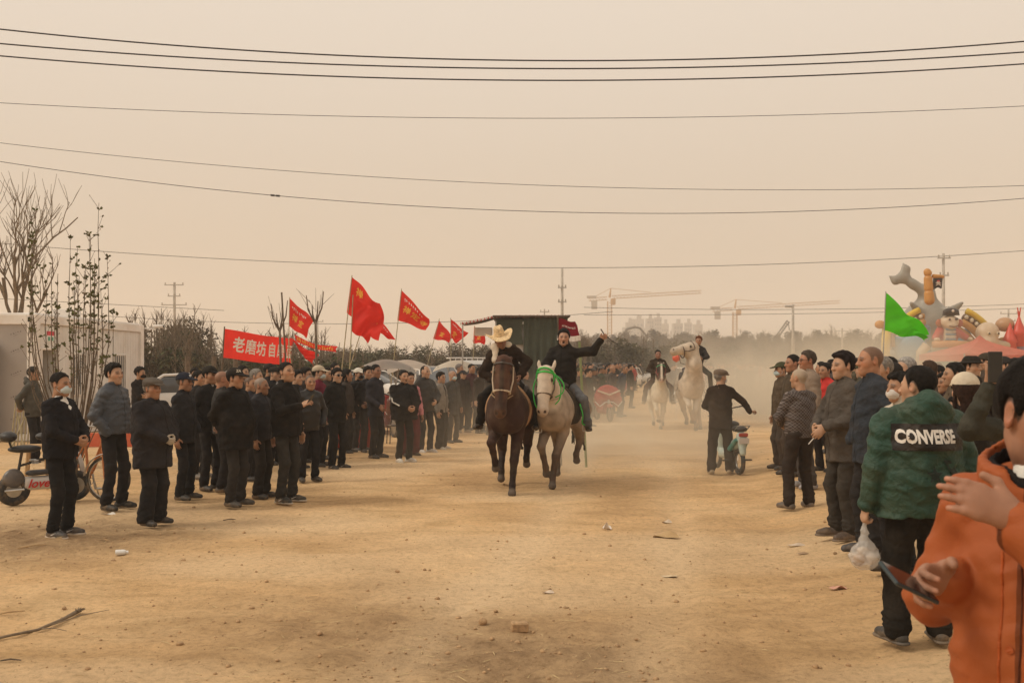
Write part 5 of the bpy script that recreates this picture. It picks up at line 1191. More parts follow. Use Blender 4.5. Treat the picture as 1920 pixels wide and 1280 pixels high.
# gazebo tent
TY = 42.0; a = at(1837, 628, TY); W2 = 1.75; r = empty('gazebo_tent', (a.x, TY, 0), .12, 'faded red pop-up gazebo with pointed roof in front of the inflatable', 'gazebo'); ez = at(0, 664, TY).z; bz = at(0, 675, TY).z
mb = MB()
for k in range(4):
    c0, c1 = [(W2*math.cos(t_)*1.4142, W2*math.sin(t_)*1.4142) for t_ in (R_(45+90*k), R_(135+90*k))]
    mb.grid(lambda u, v: ((c0[0]+(c1[0]-c0[0])*u)*v**1.0, (c0[1]+(c1[1]-c0[1])*u)*v, a.z-(a.z-ez)*(v**.58)-.05*math.sin(math.pi*u)*v), 8, 10)
mb.build('roof', 'flag', r, (.62, .20, .15), smooth=True)
for k in range(4):
    mb = MB(); c0, c1 = [(W2*math.cos(t_)*1.4142, W2*math.sin(t_)*1.4142) for t_ in (R_(45+90*k), R_(135+90*k))]
    mb.grid(lambda u, v: (c0[0]+(c1[0]-c0[0])*u, c0[1]+(c1[1]-c0[1])*u, ez-(ez-bz)*v-.05*math.sin(math.pi*u)+.015*math.sin(u*25)*v), 12, 2); mb.build('valance', 'flag', r, (.60, .18, .13))
    mb = MB(); mb.tube([(c0[0], c0[1], 0), (c0[0], c0[1], ez)], .03, 6); mb.build('leg', 'steel', r)

# ------------------------------------------------------------------ vehicles
def wheel(parent, c, R, w_, axis='x', spokes=0, name='wheel', hub=None, M=None):
    """tyre with rim (and spokes); axis is the axle direction"""
    mb = MB(); mb.ring(c, R-w_/2, w_/2, axis, 30, 8, M); o = mb.build(name, 'rubber', parent, smooth=True)
    rm = MB(); rm.ring(c, R-w_*1.15, w_*.22, axis, 26, 6, M); rm.build('rim', 'steel', o, smooth=True)
    if spokes:
        sp = MB(); A = np.array(M)[:3, :3] if M is not None else np.eye(3)
        for k in range(spokes):
            a = 2*math.pi*k/spokes; q = {'x': v3(0, math.cos(a), math.sin(a)), 'y': v3(math.cos(a), 0, math.sin(a))}[axis]; h = {'x': v3(1, 0, 0), 'y': v3(0, 1, 0)}[axis]*(.02 if k % 2 else -.02)
            sp.tube([np.array(c)+A @ (h+q*.015), np.array(c)+A @ (q*(R-w_*1.1))], .0016, 3)
        sp.build('spokes', 'steel', o)
    else:
        d = MB(); prof = [(.001, -w_*.3), (R*.62, -w_*.25), (R*.64, 0), (R*.62, w_*.25), (.001, w_*.3)]; d.lathe(prof, seg=18); v = d.V[0]
        d.V[0] = (np.stack([v[:, 2], v[:, 0], v[:, 1]], 1) if axis == 'x' else np.stack([v[:, 0], v[:, 2], v[:, 1]], 1)) @ (np.array(M)[:3, :3].T if M is not None else np.eye(3))+np.array(c); d.build('hub', hub or 'steel', o)
    return o
def car(label, group=None, color=(.7, .68, .65), suv=False):
    """length along y, nose at -y"""
    r = empty('parked_car', (0, 0, 0), 0, label, 'car', group); h = .12 if suv else 0
    L = [(-2.2, .35, .62, .72), (-2.1, .28, .70, .80), (-1.4, .25, .86+h, .86), (-.9, .25, .92+h, .87), (.2, .25, .94+h, .88), (1.3, .25, .96+h, .87), (2.0, .28, .92+h, .82), (2.2, .38, .75+h, .74)]
    def sec(pts): return [(-1, 0), (-1, .55), (-.93, .92), (-.7, 1), (.7, 1), (.93, .92), (1, .55), (1, 0)]
    mb = MB(); V = []; n = 8
    for y, z0, z1, hw in L:
        for sx, sz in sec(0): V.append((sx*hw, y, z0+(z1-z0)*sz))
    F = [(i*n+j, i*n+(j+1) % n, (i+1)*n+(j+1) % n, (i+1)*n+j) for i in range(len(L)-1) for j in range(n)]+[tuple(range(n))[::-1], tuple((len(L)-1)*n+j for j in range(n))]
    mb.add(V, F); mb.build('body', 'paint', r, color, smooth=True)
    C = [(-.95, .90, .80, .05), (-.25, .90, .68, .50+h), (.6, .90, .68, .54+h), (1.25, .90, .68, .48+h if not suv else .54), (1.75 if not suv else 2.0, .90, .78, .08 if not suv else .2)]
    mb = MB(); V = []
    for y, z0, hw, dz in C:
        for sx, sz in ((-1.05, 0), (-1, .7), (-.85, 1), (.85, 1), (1, .7), (1.05, 0)): V.append((sx*hw, y, z0+h+dz*sz))
    n = 6; F = [(i*n+j, i*n+(j+1) % n, (i+1)*n+(j+1) % n, (i+1)*n+j) for i in range(len(C)-1) for j in range(n)]; mb.add(V, F); mb.build('cabin', 'glass', r, smooth=True)
    mb = MB(); mb.grid(lambda u, v: (-.60+1.2*u, -.30+1.6*v, .90+h+.515+.03*math.sin(math.pi*v)-.03*abs(2*u-1)**3), 6, 6); mb.build('roof', 'paint', r, color, smooth=True)
    for s in (-1, 1):
        mb = MB(); mb.tube([(s*.80, -.92, .97+h), (s*.66, -.25, 1.42+h), (s*.64, .6, 1.46+h), (s*.68, 1.3, 1.40+h), (s*.80, 1.8, 1.0+h)], .035, 5); mb.tube([(s*.72, .35, .95+h), (s*.66, .35, 1.43+h)], .04, 5); mb.build('pillar', 'paint', r, color)
        mb = MB(); mb.box((s*.58, -2.13, .64), (.3, .1, .12), bev=.03); mb.build('headlight', 'glass', r); mb = MB(); mb.box((s*.62, 2.14, .78+h), (.24, .1, .12), bev=.03); mb.build('tail_light', 'paint', r, (.4, .03, .02))
        mb = MB(); mb.box((s*.95, -.75, .98+h), (.16, .1, .11), bev=.03); mb.build('mirror', 'paint', r, color)
        for y in (-1.38, 1.35): wheel(r, (s*.80, y, .32), .32, .19, 'x')
    return r
w0 = at(312, 0, 30); c0 = car('white sedan parked behind the flat-capped old man, beside the container house', color=(.72, .70, .66)); c0.location = (w0.x, 30.5, 0); c0.rotation_euler.z = R_(-70)
c1 = car('white van-like hatchback parked behind the grey hooded youth', color=(.72, .70, .66), suv=True); w1 = at(818, 0, 36); c1.location = (w1.x, 36, 0); c1.rotation_euler.z = R_(18)
far = [(870, 48, .3), (700, 44, 1.2), (1128, 66, .2), (1175, 72, -.3), (1290, 68, 1.3), (1500, 72, 1.2), (1395, 78, -1.2), (1440, 84, .9), (1340, 86, 1.4), (940, 58, 1.5), (905, 44, -.9), (1240, 84, -1.3), (1540, 82, 1.2)]
FL = ['white car roof showing left of the straw-hat rider by the cage rail', 'white car roof among the canopies behind the dark-jacketed men', 'pale car roof above the crowd right of the raised whip', 'pale car roof in the crowd left of the piebald pony', 'white car directly behind the two rear horses', 'pale car beyond the patterned-sweater man', 'pale car roof in the dust right of the rearing horse', 'far car roof in the dust left of the lamp pole', 'far car roof above the flat-capped e-bike man', 'car roof half hidden by the canvas stall', 'silver car beside the cage truck', 'distant pale car roof just left of the rear riders', 'distant pale car roof right of the lamp pole']
for (px, Y, rz), lb in zip(far, FL):
    c = copy_tree(c0); c['label'] = lb; c['group'] = 'cars parked behind the crowd'; p = at(px, 0, Y); c.location = (p.x, Y, 0); c.rotation_euler.z = rz
def tricycle(label, canopy, body, loc, rz):
    r = empty('cargo_tricycle', loc, rz, label, 'tricycle', 'cargo tricycles parked behind the spectators')
    wheel(r, (0, -.95, .26), .26, .08, 'x', 12); [wheel(r, (s*.46, .85, .26), .26, .09, 'x', 12) for s in (-1, 1)]
    mb = MB(); [mb.tube([(s*.06, -.95, .26), (s*.06, -.82, .75), (s*.03, -.75, .98)], .02, 6) for s in (-1, 1)]; mb.build('fork', 'paint', r, body)
    mb = MB(); mb.tube([(-.34, -.55, 1.03), (-.2, -.72, 1.06), (0, -.75, 1.0), (.2, -.72, 1.06), (.34, -.55, 1.03)], .016, 6); mb.build('handlebar', 'steel', r)
    mb = MB(); mb.box((0, -.72, .78), (.42, .1, .5), bev=.04); mb.box((0, -.2, .34), (.42, 1.0, .06), bev=.02); mb.build('front_shield', 'paint', r, body)
    mb = MB(); mb.lathe([(.001, 0), (.075, .0), (.08, .05), (.001, .08)], seg=14); mb.build('headlight', 'plastic', r, (.8, .78, .7), loc=(0, -.78, .98), rot=(math.pi/2, 0, 0))
    mb = MB(); mb.box((0, .05, .62), (.5, .4, .12), bev=.04); mb.build('seat', 'leather', r, (.03, .03, .03))
    mb = MB(); mb.box((0, .85, .46), (1.0, 1.2, .05)); [mb.box((s*.5, .85, .62), (.03, 1.2, .3)) for s in (-1, 1)]; mb.box((0, 1.45, .62), (1.0, .03, .3)); mb.box((0, .26, .62), (1.0, .03, .3)); mb.build('cargo_box', 'paint', r, body)
    mb = MB(); mb.grid(lambda u, v: (-.58+1.16*u, -1.0+1.55*v-.0, 1.64+.16*math.sin(math.pi*u)+.10*math.sin(math.pi*v)-.14*(1-v)**3), 12, 10); cp = mb.build('canopy', 'plastic', r, canopy, smooth=True)
    for s in (-1, 1):
        for y, z0 in ((-.8, .95), (.4, .6)): mb = MB(); mb.tube([(s*.3, y+.1, z0), (s*.45, y, 1.68)], .014, 6); mb.build('canopy_post', 'steel', r)
for px, Y, rz, lb, cc in ((722, 25, .35, 'red cargo tricycle with a brown curved canopy behind the two dark-jacketed men', (.20, .17, .14)), (762, 27, .2, 'cargo tricycle with a beige canopy behind the striped-sleeve man', (.36, .30, .24)), (858, 33, -.2, 'cargo tricycle with a cream canopy behind the masked old man', (.42, .36, .28))):
    p = at(px, 0, Y); tricycle(lb, cc, (.34, .03, .03), (p.x, Y, 0), rz)
# cage-sided truck
p = at(880, 0, 42); r = empty('cage_truck', (p.x, 42, 0), .1, 'light truck with a white railed cage left of the straw-hat rider', 'truck')
mb = MB(); mb.box((0, 0, .75), (1.8, 4, .12)); mb.box((0, -.0, 1.05), (1.8, 3.9, .5), bev=.03); mb.build('bed', 'paint', r, (.30, .32, .36)); mb = MB(); mb.box((0, -2.7, 1.15), (1.7, 1.3, 1.5), bev=.25); mb.build('cab', 'paint', r, (.55, .55, .54)); mb = MB(); mb.box((0, -3.34, 1.5), (1.4, .06, .5), bev=.02); mb.build('windscreen', 'glass', r)
for k in range(9): mb = MB(); mb.tube([(-.88+1.76*k/8, -1.9, 1.3), (-.88+1.76*k/8, -1.9, 2.0)], .016, 5); mb.build('cage_bar', 'frame_white', r)
mb = MB(); mb.tube([(-.9, -1.9, 2.0), (.9, -1.9, 2.0), (.9, 1.9, 2.0), (-.9, 1.9, 2.0), (-.9, -1.9, 2.0)], .022, 5); mb.build('cage_rail', 'frame_white', r)
for s in (-1, 1):
    for y in (-2.6, 1.1): wheel(r, (s*.72, y, .36), .36, .2, 'x')
def motorbike(label, loc, rz, body, apron=None, group=None, trim=(.6, .58, .55)):
    """scooter style motorcycle, nose at -y"""
    r = empty('motorbike', loc, rz, label, 'motorbike', group)
    wheel(r, (0, -.62, .25), .25, .085, 'x'); wheel(r, (0, .58, .25), .25, .095, 'x')
    mb = MB(); mb.tube([(0, -.62, .25), (0, -.45, .75), (0, -.38, 1.0)], [.03, .045, .03], 8); mb.build('fork', 'steel', r)
    mb = MB(); mb.tube([(-.33, -.28, 1.02), (-.16, -.36, 1.05), (0, -.38, 1.0), (.16, -.36, 1.05), (.33, -.28, 1.02)], .015, 6); mb.build('handlebar', 'rubber', r)
    f = Field((-.3, -.75, .15), (.3, .9, 1.1), .03); f.cap((0, -.45, .85), (0, -.32, .38), .13, .12, k=.06, flat=((0, 1, 0), .5)); f.cap((0, -.3, .33), (0, .3, .33), .12, .12, k=.06); f.cap((0, .2, .48), (0, .72, .62), .15, .10, k=.08); f.ell((0, -.6, .48), (.07, .22, .07), k=.04); V, Q = f.mesh(); obj('body', mesh_data('body', V, [Q]), 'paint', r, body)
    f = Field((-.2, -.2, .6), (.2, .8, .95), .025); f.cap((0, .05, .74), (0, .62, .79), .12, .10, k=.05, flat=((0, 0, 1), .5)); V, Q = f.mesh(); obj('seat', mesh_data('seat', V, [Q]), 'leather', r, (.03, .028, .028))
    mb = MB(); mb.lathe([(.001, 0), (.07, 0), (.075, .05), (.001, .07)], seg=12); mb.build('headlight', 'plastic', r, (.75, .72, .66), loc=(0, -.47, .93), rot=(math.pi/2, 0, 0))
    mb = MB(); mb.box((0, .80, .66), (.16, .05, .08), bev=.02); mb.build('tail_light', 'paint', r, (.45, .03, .02))
    for s in (-1, 1): mb = MB(); mb.tube([(s*.2, -.34, 1.05), (s*.3, -.36, 1.25)], .008, 5); mb.box((s*.31, -.37, 1.28), (.12, .03, .08), bev=.02); mb.build('mirror', 'rubber', r)
    if apron:
        f = Field((-.5, -.75, .3), (.5, .1, 1.2), .025); f.ell((0, -.42, .86), (.40, .14, .26), k=.05); f.ell((-.30, -.40, .66), (.16, .11, .22), k=.06); f.ell((.30, -.40, .66), (.16, .11, .22), k=.06); f.wrinkle(.012, .12, 3); V, Q = f.mesh(); ap = obj('wind_apron', mesh_data('wind_apron', V, [Q]), 'nylon', r, apron)
        mb = MB(); mb.tube([(-.44, -.5, .62), (-.3, -.54, .47), (-.12, -.56, .6), (.12, -.56, .6), (.3, -.54, .47), (.44, -.5, .62)], .018, 6); mb.build('apron_trim', 'cloth', ap, trim)
        mb = MB(); mb.tube([(-.36, -.52, .95), (0, -.57, .82), (.36, -.52, .95)], .03, 6); mb.build('apron_band', 'cloth', ap, (.55, .45, .35))
    return r
p = at(1131, 0, 31); motorbike('motorbike wrapped in a red quilted wind apron at the edge of the track', (p.x, 31, 0), .25, (.35, .05, .04), (.36, .05, .045))
p = at(1107, 0, 34); motorbike('dark motorbike half hidden behind the red-aproned one', (p.x, 34, 0), .1, (.05, .05, .05))
p = at(1158, 0, 46); motorbike('pinkish motorbike parked in the crowd beyond the red one', (p.x, 46, 0), -.1, (.40, .18, .17), (.42, .17, .16))
p = at(655, 0, 21); motorbike('dark motorbike standing behind the sunglasses man', (p.x+.3, 24.5, 0), .5, (.10, .03, .03))
# table draped in red
p = at(658, 0, 20.6); r = empty('draped_table', (p.x, 20.9, 0), .1, 'small table draped in red cloth behind the sunglasses man', 'table'); mb = MB(); mb.box((0, 0, .985), (.75, .6, .03), bev=.01); mb.build('table_top', 'wood', r)
f = Field((-.5, -.45, 0), (.5, .45, 1.1), .03); f.fn(lambda F, X, Y, Z: np.maximum(np.maximum(np.abs(X)-.385, np.abs(Y)-.31)+.012*np.sin(30*X+9*np.sin(3*Y))+.012*np.sin(28*Y), np.abs(Z-.50)-.465)+0*Z); V, Q = f.mesh(); obj('drape', mesh_data('drape', V, [Q]), 'cloth', r, (.26, .025, .015))
mb = MB(); mb.box((.05, -.1, 1.03), (.3, .22, .05), bev=.01); o = mb.build('red_box', 'print', None, (.55, .16, .14), loc=(p.x, 20.9, 0)); tag(o, 'flat pinkish red box lying on the draped table', 'box')
# bicycle
p = at(203, 0, 12.9); BR = .30; r = empty('bicycle', (p.x, 12.9, 0), R_(-42), 'orange bicycle with white front mudguard behind the puffer-jacket man', 'bicycle')
# frame lies along -x from the front axle; front wheel at the origin
Mw = Matrix.Rotation(R_(38), 3, 'Z'); wheel(r, (0, 0, BR), BR, .035, 'y', 28, M=Mw); wheel(r, (-1.05, 0, BR), BR, .035, 'y', 28)
hx = -.16; mb = MB(); [mb.tube([(0, s*.05, BR), (-.07, s*.05, .68), (hx+.02, 0, .72)], .014, 6) for s in (-1, 1)]; mb.build('fork', 'paint', r, (.42, .13, .03))
mb = MB(); mb.tube([(hx+.03, 0, .64), (hx-.02, 0, .82)], .024, 8); mb.tube([(hx, 0, .76), (-.48, 0, .36), (-.55, 0, .30)], .022, 8); mb.tube([(hx, 0, .68), (-.42, 0, .38), (-.56, 0, .27)], .018, 8); mb.tube([(-.56, 0, .27), (-.66, 0, .78)], .02, 8); [mb.tube([(-.56, s*.03, .27), (-1.05, s*.05, BR)], .012, 6) for s in (-1, 1)]; [mb.tube([(-.64, s*.02, .70), (-1.05, s*.05, BR)], .011, 6) for s in (-1, 1)]; mb.build('frame', 'paint', r, (.42, .13, .03))
mb = MB(); mb.tube([(hx-.02, 0, .82), (hx-.03, 0, .95)], .014, 6); mb.tube([(hx-.22, -.26, .96), (hx-.06, -.24, .99), (hx-.0, -.1, .97), (hx-.0, .1, .97), (hx-.06, .24, .99), (hx-.22, .26, .96)], .012, 6); hb = mb.build('handlebar', 'steel', r)
for s in (-1, 1): mb = MB(); mb.tube([(hx-.24, s*.265, .957), (hx-.12, s*.255, .977)], .019, 7); mb.build('grip', 'rubber', hb)
for cx, A in ((0, Mw), (-1.05, Matrix.Identity(3))):
    mb = MB(); A_ = np.array(A)
    def gd(u, v, cx=cx, A_=A_): a = R_(25)+R_(150)*u if cx == 0 else R_(-20)+R_(190)*u; return v3(cx, 0, BR)+A_ @ v3((BR+.025)*math.cos(a), (v-.5)*.06, (BR+.025)*math.sin(a)+.012*math.sin(math.pi*v))
    mb.grid(gd, 16, 3); mb.build('mudguard', 'paint', r, (.55, .50, .44), smooth=True)
f = Field((-.85, -.15, .75), (-.5, .15, .95), .02); f.cap((-.78, 0, .85), (-.58, 0, .86), .085, .035, k=.04, flat=((0, 0, 1), .5)); V, Q = f.mesh(); obj('saddle', mesh_data('saddle', V, [Q]), 'leather', r, (.03, .025, .02))
mb = MB(); mb.ring((-.56, .03, .27), .09, .006, 'y', 18, 5); mb.tube([(-.56, .06, .27), (-.50, .06, .12)], .01, 5); mb.box((-.49, .11, .12), (.09, .08, .025), bev=.006); mb.build('crank', 'steel', r); mb = MB(); mb.tube([(-.62, .08, .3), (-.68, .2, .0)], .01, 5); mb.build('kickstand', 'steel', r)
# small electric scooter with lettering
p = at(25, 0, 12.55); r = empty('electric_scooter', (p.x, 12.55, 0), R_(38), 'small white electric scooter with red love lettering behind the masked man', 'scooter')
wheel(r, (0, 0, .20), .20, .12, 'y'); wheel(r, (.74, .02, .20), .20, .10, 'y')
f = Field((-.15, -.2, .1), (1.1, .25, .75), .02); f.cap((.14, 0, .27), (.50, 0, .27), .09, .09, k=.03, flat=((0, 1, 0), .9)); f.cap((.50, 0, .27), (.68, 0, .45), .085, .06, k=.04); f.cut((.12, 0, 0), (-1, 0, 0)); V, Q = f.mesh(); bo = obj('body', mesh_data('body', V, [Q]), 'paint', r, (.62, .58, .54))
V, F = text_flat('love', .15, .004, .35); mb = MB(); mb.add(np.stack([V[:, 0]+.27, np.full(len(V), -.105), V[:, 1]+.27], 1), F); mb.build('lettering', 'print', bo, (.50, .03, .03))
f = Field((-.25, -.2, .15), (.4, .2, .6), .02); f.ell((0, 0, .30), (.14, .085, .17), k=.03); f.ell((.02, 0, .18), (.2, .07, .14), k=.02, op='s'); V, Q = f.mesh(); obj('rear_fender', mesh_data('rear_fender', V, [Q]), 'paint', r, (.09, .08, .075))
f = Field((.15, -.2, .35), (.65, .2, .5), .02); f.cap((.22, 0, .40), (.55, 0, .41), .085, .07, k=.03, flat=((0, 0, 1), .45)); V, Q = f.mesh(); obj('deck_pad', mesh_data('deck_pad', V, [Q]), 'leather', r, (.05, .045, .045))
for c_, rad, nm in (((.13, 0, .71), (.20, .12, .05), 'rear_seat'), ((-.06, 0, .87), (.105, .14, .07), 'backrest'), ((.40, 0, .86), (.15, .12, .055), 'front_seat')): f = Field(v3(*c_)-.24, v3(*c_)+.24, .02); f.ell(c_, rad, k=.02); V, Q = f.mesh(); obj(nm, mesh_data(nm, V, [Q]), 'leather', r, (.028, .027, .027))
mb = MB(); mb.tube([(.40, 0, .40), (.40, 0, .84)], .022, 8); mb.tube([(.05, 0, .38), (.10, 0, .68)], .018, 7); mb.tube([(.08, 0, .5), (.38, 0, .58)], .016, 7); mb.tube([(-.02, 0, .72), (-.06, 0, .84)], .014, 6); mb.build('seat_post', 'rubber', r)
for dz in (0, .07): mb = MB(); [mb.ring((.24, s*.06, .53+dz*.4), .035, .010, 'z', 12, 5) for s in (-1, 1)]; mb.build('spring', 'steel', r)
mb = MB(); mb.tube([(.76, 0, .3), (.70, 0, .8), (.66, 0, 1.05)], .022, 8); mb.tube([(.62, -.24, 1.05), (.66, 0, 1.07), (.62, .24, 1.05)], .014, 6); mb.build('steering_column', 'rubber', r); mb = MB(); mb.tube([(-.12, -.1, .20), (.10, -.12, .21)], .016, 6); mb.build('foot_peg', 'steel', r)
# low wooden stool
p = at(70, 0, 14.2); r = empty('wooden_stool', (p.x, 14.2, 0), .3, 'light wooden stool behind the electric scooter', 'stool'); mb = MB(); mb.box((0, 0, .62), (.30, .26, .035), bev=.01); mb.build('seat', 'wood', r)
for sx in (-1, 1):
    for sy in (-1, 1): mb = MB(); mb.tube([(sx*.11, sy*.09, .60), (sx*.15, sy*.12, 0)], .018, 6); mb.build('leg', 'wood', r)
mb = MB(); mb.box((0, -.10, .25), (.30, .03, .04)); mb.build('rail', 'wood', r)
# dark stools by the stalls
for px, Y, lb in ((742, 22, 'dark folding stool left of the pink-sleeved person'), (676, 24, 'low wooden stool behind the white-capped man')):
    p = at(px, 0, Y); r = empty('stool', (p.x, Y, 0), .4, lb, 'stool'); mb = MB(); mb.box((0, 0, .42), (.34, .28, .03), bev=.01); mb.build('seat', 'rubber', r)
    for sx in (-1, 1):
        for sy in (-1, 1): mb = MB(); mb.tube([(sx*.15, sy*.12, .42), (sx*.17, sy*.13, 0)], .013, 5); mb.build('leg', 'rubber', r)

# ------------------------------------------------------------------ litter on the ground
def gp(px, py): Y = gY(py); x = (px-960)/FPX*Y; return Vector((x, Y, float(ground_h(x, Y))))
def paper(px, py, W, L, col, label, seed, amp=.35, rz=0.0, mat='print'):
    g = random.Random(seed); c = gp(px, py); ph = g.uniform(0, 6)
    mb = MB(); mb.grid(lambda u, v: (W*(u-.5)*(1+.15*math.sin(v*5+ph)), L*(v-.5)*(1+.15*math.sin(u*4+ph)), .008+amp*W*(.5+.5*math.sin(u*5+v*3+ph))*(.5+.5*math.cos(v*6+u*2+ph))*(.4+.6*math.sin(math.pi*u))), 12, 10)
    o = mb.build('litter_paper', mat, None, col, smooth=False, loc=c, rot=(0, 0, rz)); return tag(o, label, 'litter')
paper(205, 962, .14, .08, (.62, .58, .52), 'white scrap by the polished black shoes', 1, .3)
paper(1138, 993, .09, .07, (.68, .62, .56), 'crumpled white tissue in the middle of the track', 2, .9)
paper(1247, 1003, .24, .16, (.44, .30, .15), 'crumpled tan paper wrapper on the track', 3, .38)
paper(1250, 976, .10, .06, (.55, .46, .36), 'small pale scrap just beyond the crumpled tan wrapper', 4, .5)
paper(1255, 1074, .125, .07, (.58, .46, .30), 'flat cream paper lying below the tan wrapper', 5, .12)
paper(1572, 1111, .125, .07, (.55, .30, .22), 'folded pinkish paper near the dark-trousered walker', 6, .25)
paper(1492, 1025, .16, .05, (.58, .48, .38), 'torn white strip left of the brown shoes', 7, .2)
paper(1028, 1109, .08, .04, (.60, .50, .40), 'tiny pale scrap above the round stone', 8, .4)
paper(1505, 1042, .10, .06, (.33, .22, .13), 'brown dead leaf on the track near the torn strip', 9, .2)
c = gp(225, 1037); r = empty('plastic_bottle', c, R_(14), 'small white plastic bottle lying in front of the flat-capped old man', 'bottle'); mb = MB(); mb.lathe([(.001, 0), (.024, 0), (.026, .01), (.026, .075), (.020, .09), (.012, .095)], seg=12); mb.build('body', 'plastic', r, (.70, .70, .68), loc=(-.04, 0, .03), rot=(0, math.pi/2, 0)); mb = MB(); mb.lathe([(.001, 0), (.014, 0), (.014, .018), (.001, .018)], seg=10); mb.build('cap', 'plastic', r, (.75, .75, .75), loc=(.056, 0, .03), rot=(0, math.pi/2, 0))
v, q = lump(3, squash=.85); f = Field((-1.2,)*3, (1.2,)*3, .12); f.ell((0, 0, 0), (.9, .85, .8), k=.1); f.wrinkle(.05, 1.3, 4); v, q = f.mesh(); c = gp(905, 1172); o = obj('round_stone', mesh_data('round_stone', v*.034, [q]), 'clod', None, loc=c+Vector((0, 0, .018))); tag(o, 'round stone lying left of the brick on the track', 'stone')
c = gp(974, 1185); mb = MB(); mb.box((0, 0, .03), (.115, .07, .065), bev=.008); o = mb.build('brick', 'clod', None, loc=c, rot=(.06, .03, .12)); tag(o, 'broken tan brick half sunk in the loose dirt', 'brick')
c0_ = gp(145, 1150); r = empty('fallen_branch', c0_, 0, 'curved dry branch lying at the bottom left', 'branch'); pts = [gp(x, y)-c0_ for x, y in ((150, 1147), (118, 1163), (70, 1180), (20, 1200), (-40, 1212), (-110, 1218))]
mb = MB(); mb.tube([np.array(q)+np.array([0, 0, .02]) for q in pts], [.016, .012, .010, .009, .009, .008], 7); mb.build('limb', 'twig', r, smooth=True)
for a_, b_ in (((95, 1172), (205, 1146)), ((75, 1178), (125, 1182))): mb = MB(); q0, q1 = gp(*a_)-c0_, gp(*b_)-c0_; mb.tube([np.array(q0)+(0, 0, .02), (np.array(q0)+np.array(q1))/2+(0, 0, .03), np.array(q1)+(0, 0, .012)], [.005, .004, .002], 5); mb.build('twig', 'twig', r)
mb = MB(); g = random.Random(6)
for k in range(26): a = g.uniform(0, 6.28); mb.tube([(0, 0, .02), (.035*math.cos(a)+.02, .03*math.sin(a), .03+.02*g.random())], .0022, 3)
mb.build('frayed_end', 'twig', r)['kind'] = 'stuff'
for i, (px, py, ln_, rz, lb) in enumerate(((15, 1152, .22, .7, 'pale stick left of the curved branch'), (20, 1245, .12, .1, 'short dark stick at the bottom left edge'), (60, 1024, .28, .9, 'bent pale straw near the electric scooter'), (195, 1010, .12, 2.6, 'pale splinter behind the small bottle'), (330, 990, .2, .4, 'pale flat splinter right of the flat-capped man'), (430, 974, .14, .5, 'reddish twig in front of the tall black-capped man'))):
    c = gp(px, py); mb = MB(); d = v3(math.cos(rz), math.sin(rz), 0); mb.tube([-d*ln_/2+(0, 0, .012), (0, 0, .02), d*ln_/2+(0, 0, .012)], [.005, .006, .004], 5); o = mb.build('stick', 'wood' if i not in (1, 5) else 'bark', None, loc=c); tag(o, lb, 'stick')

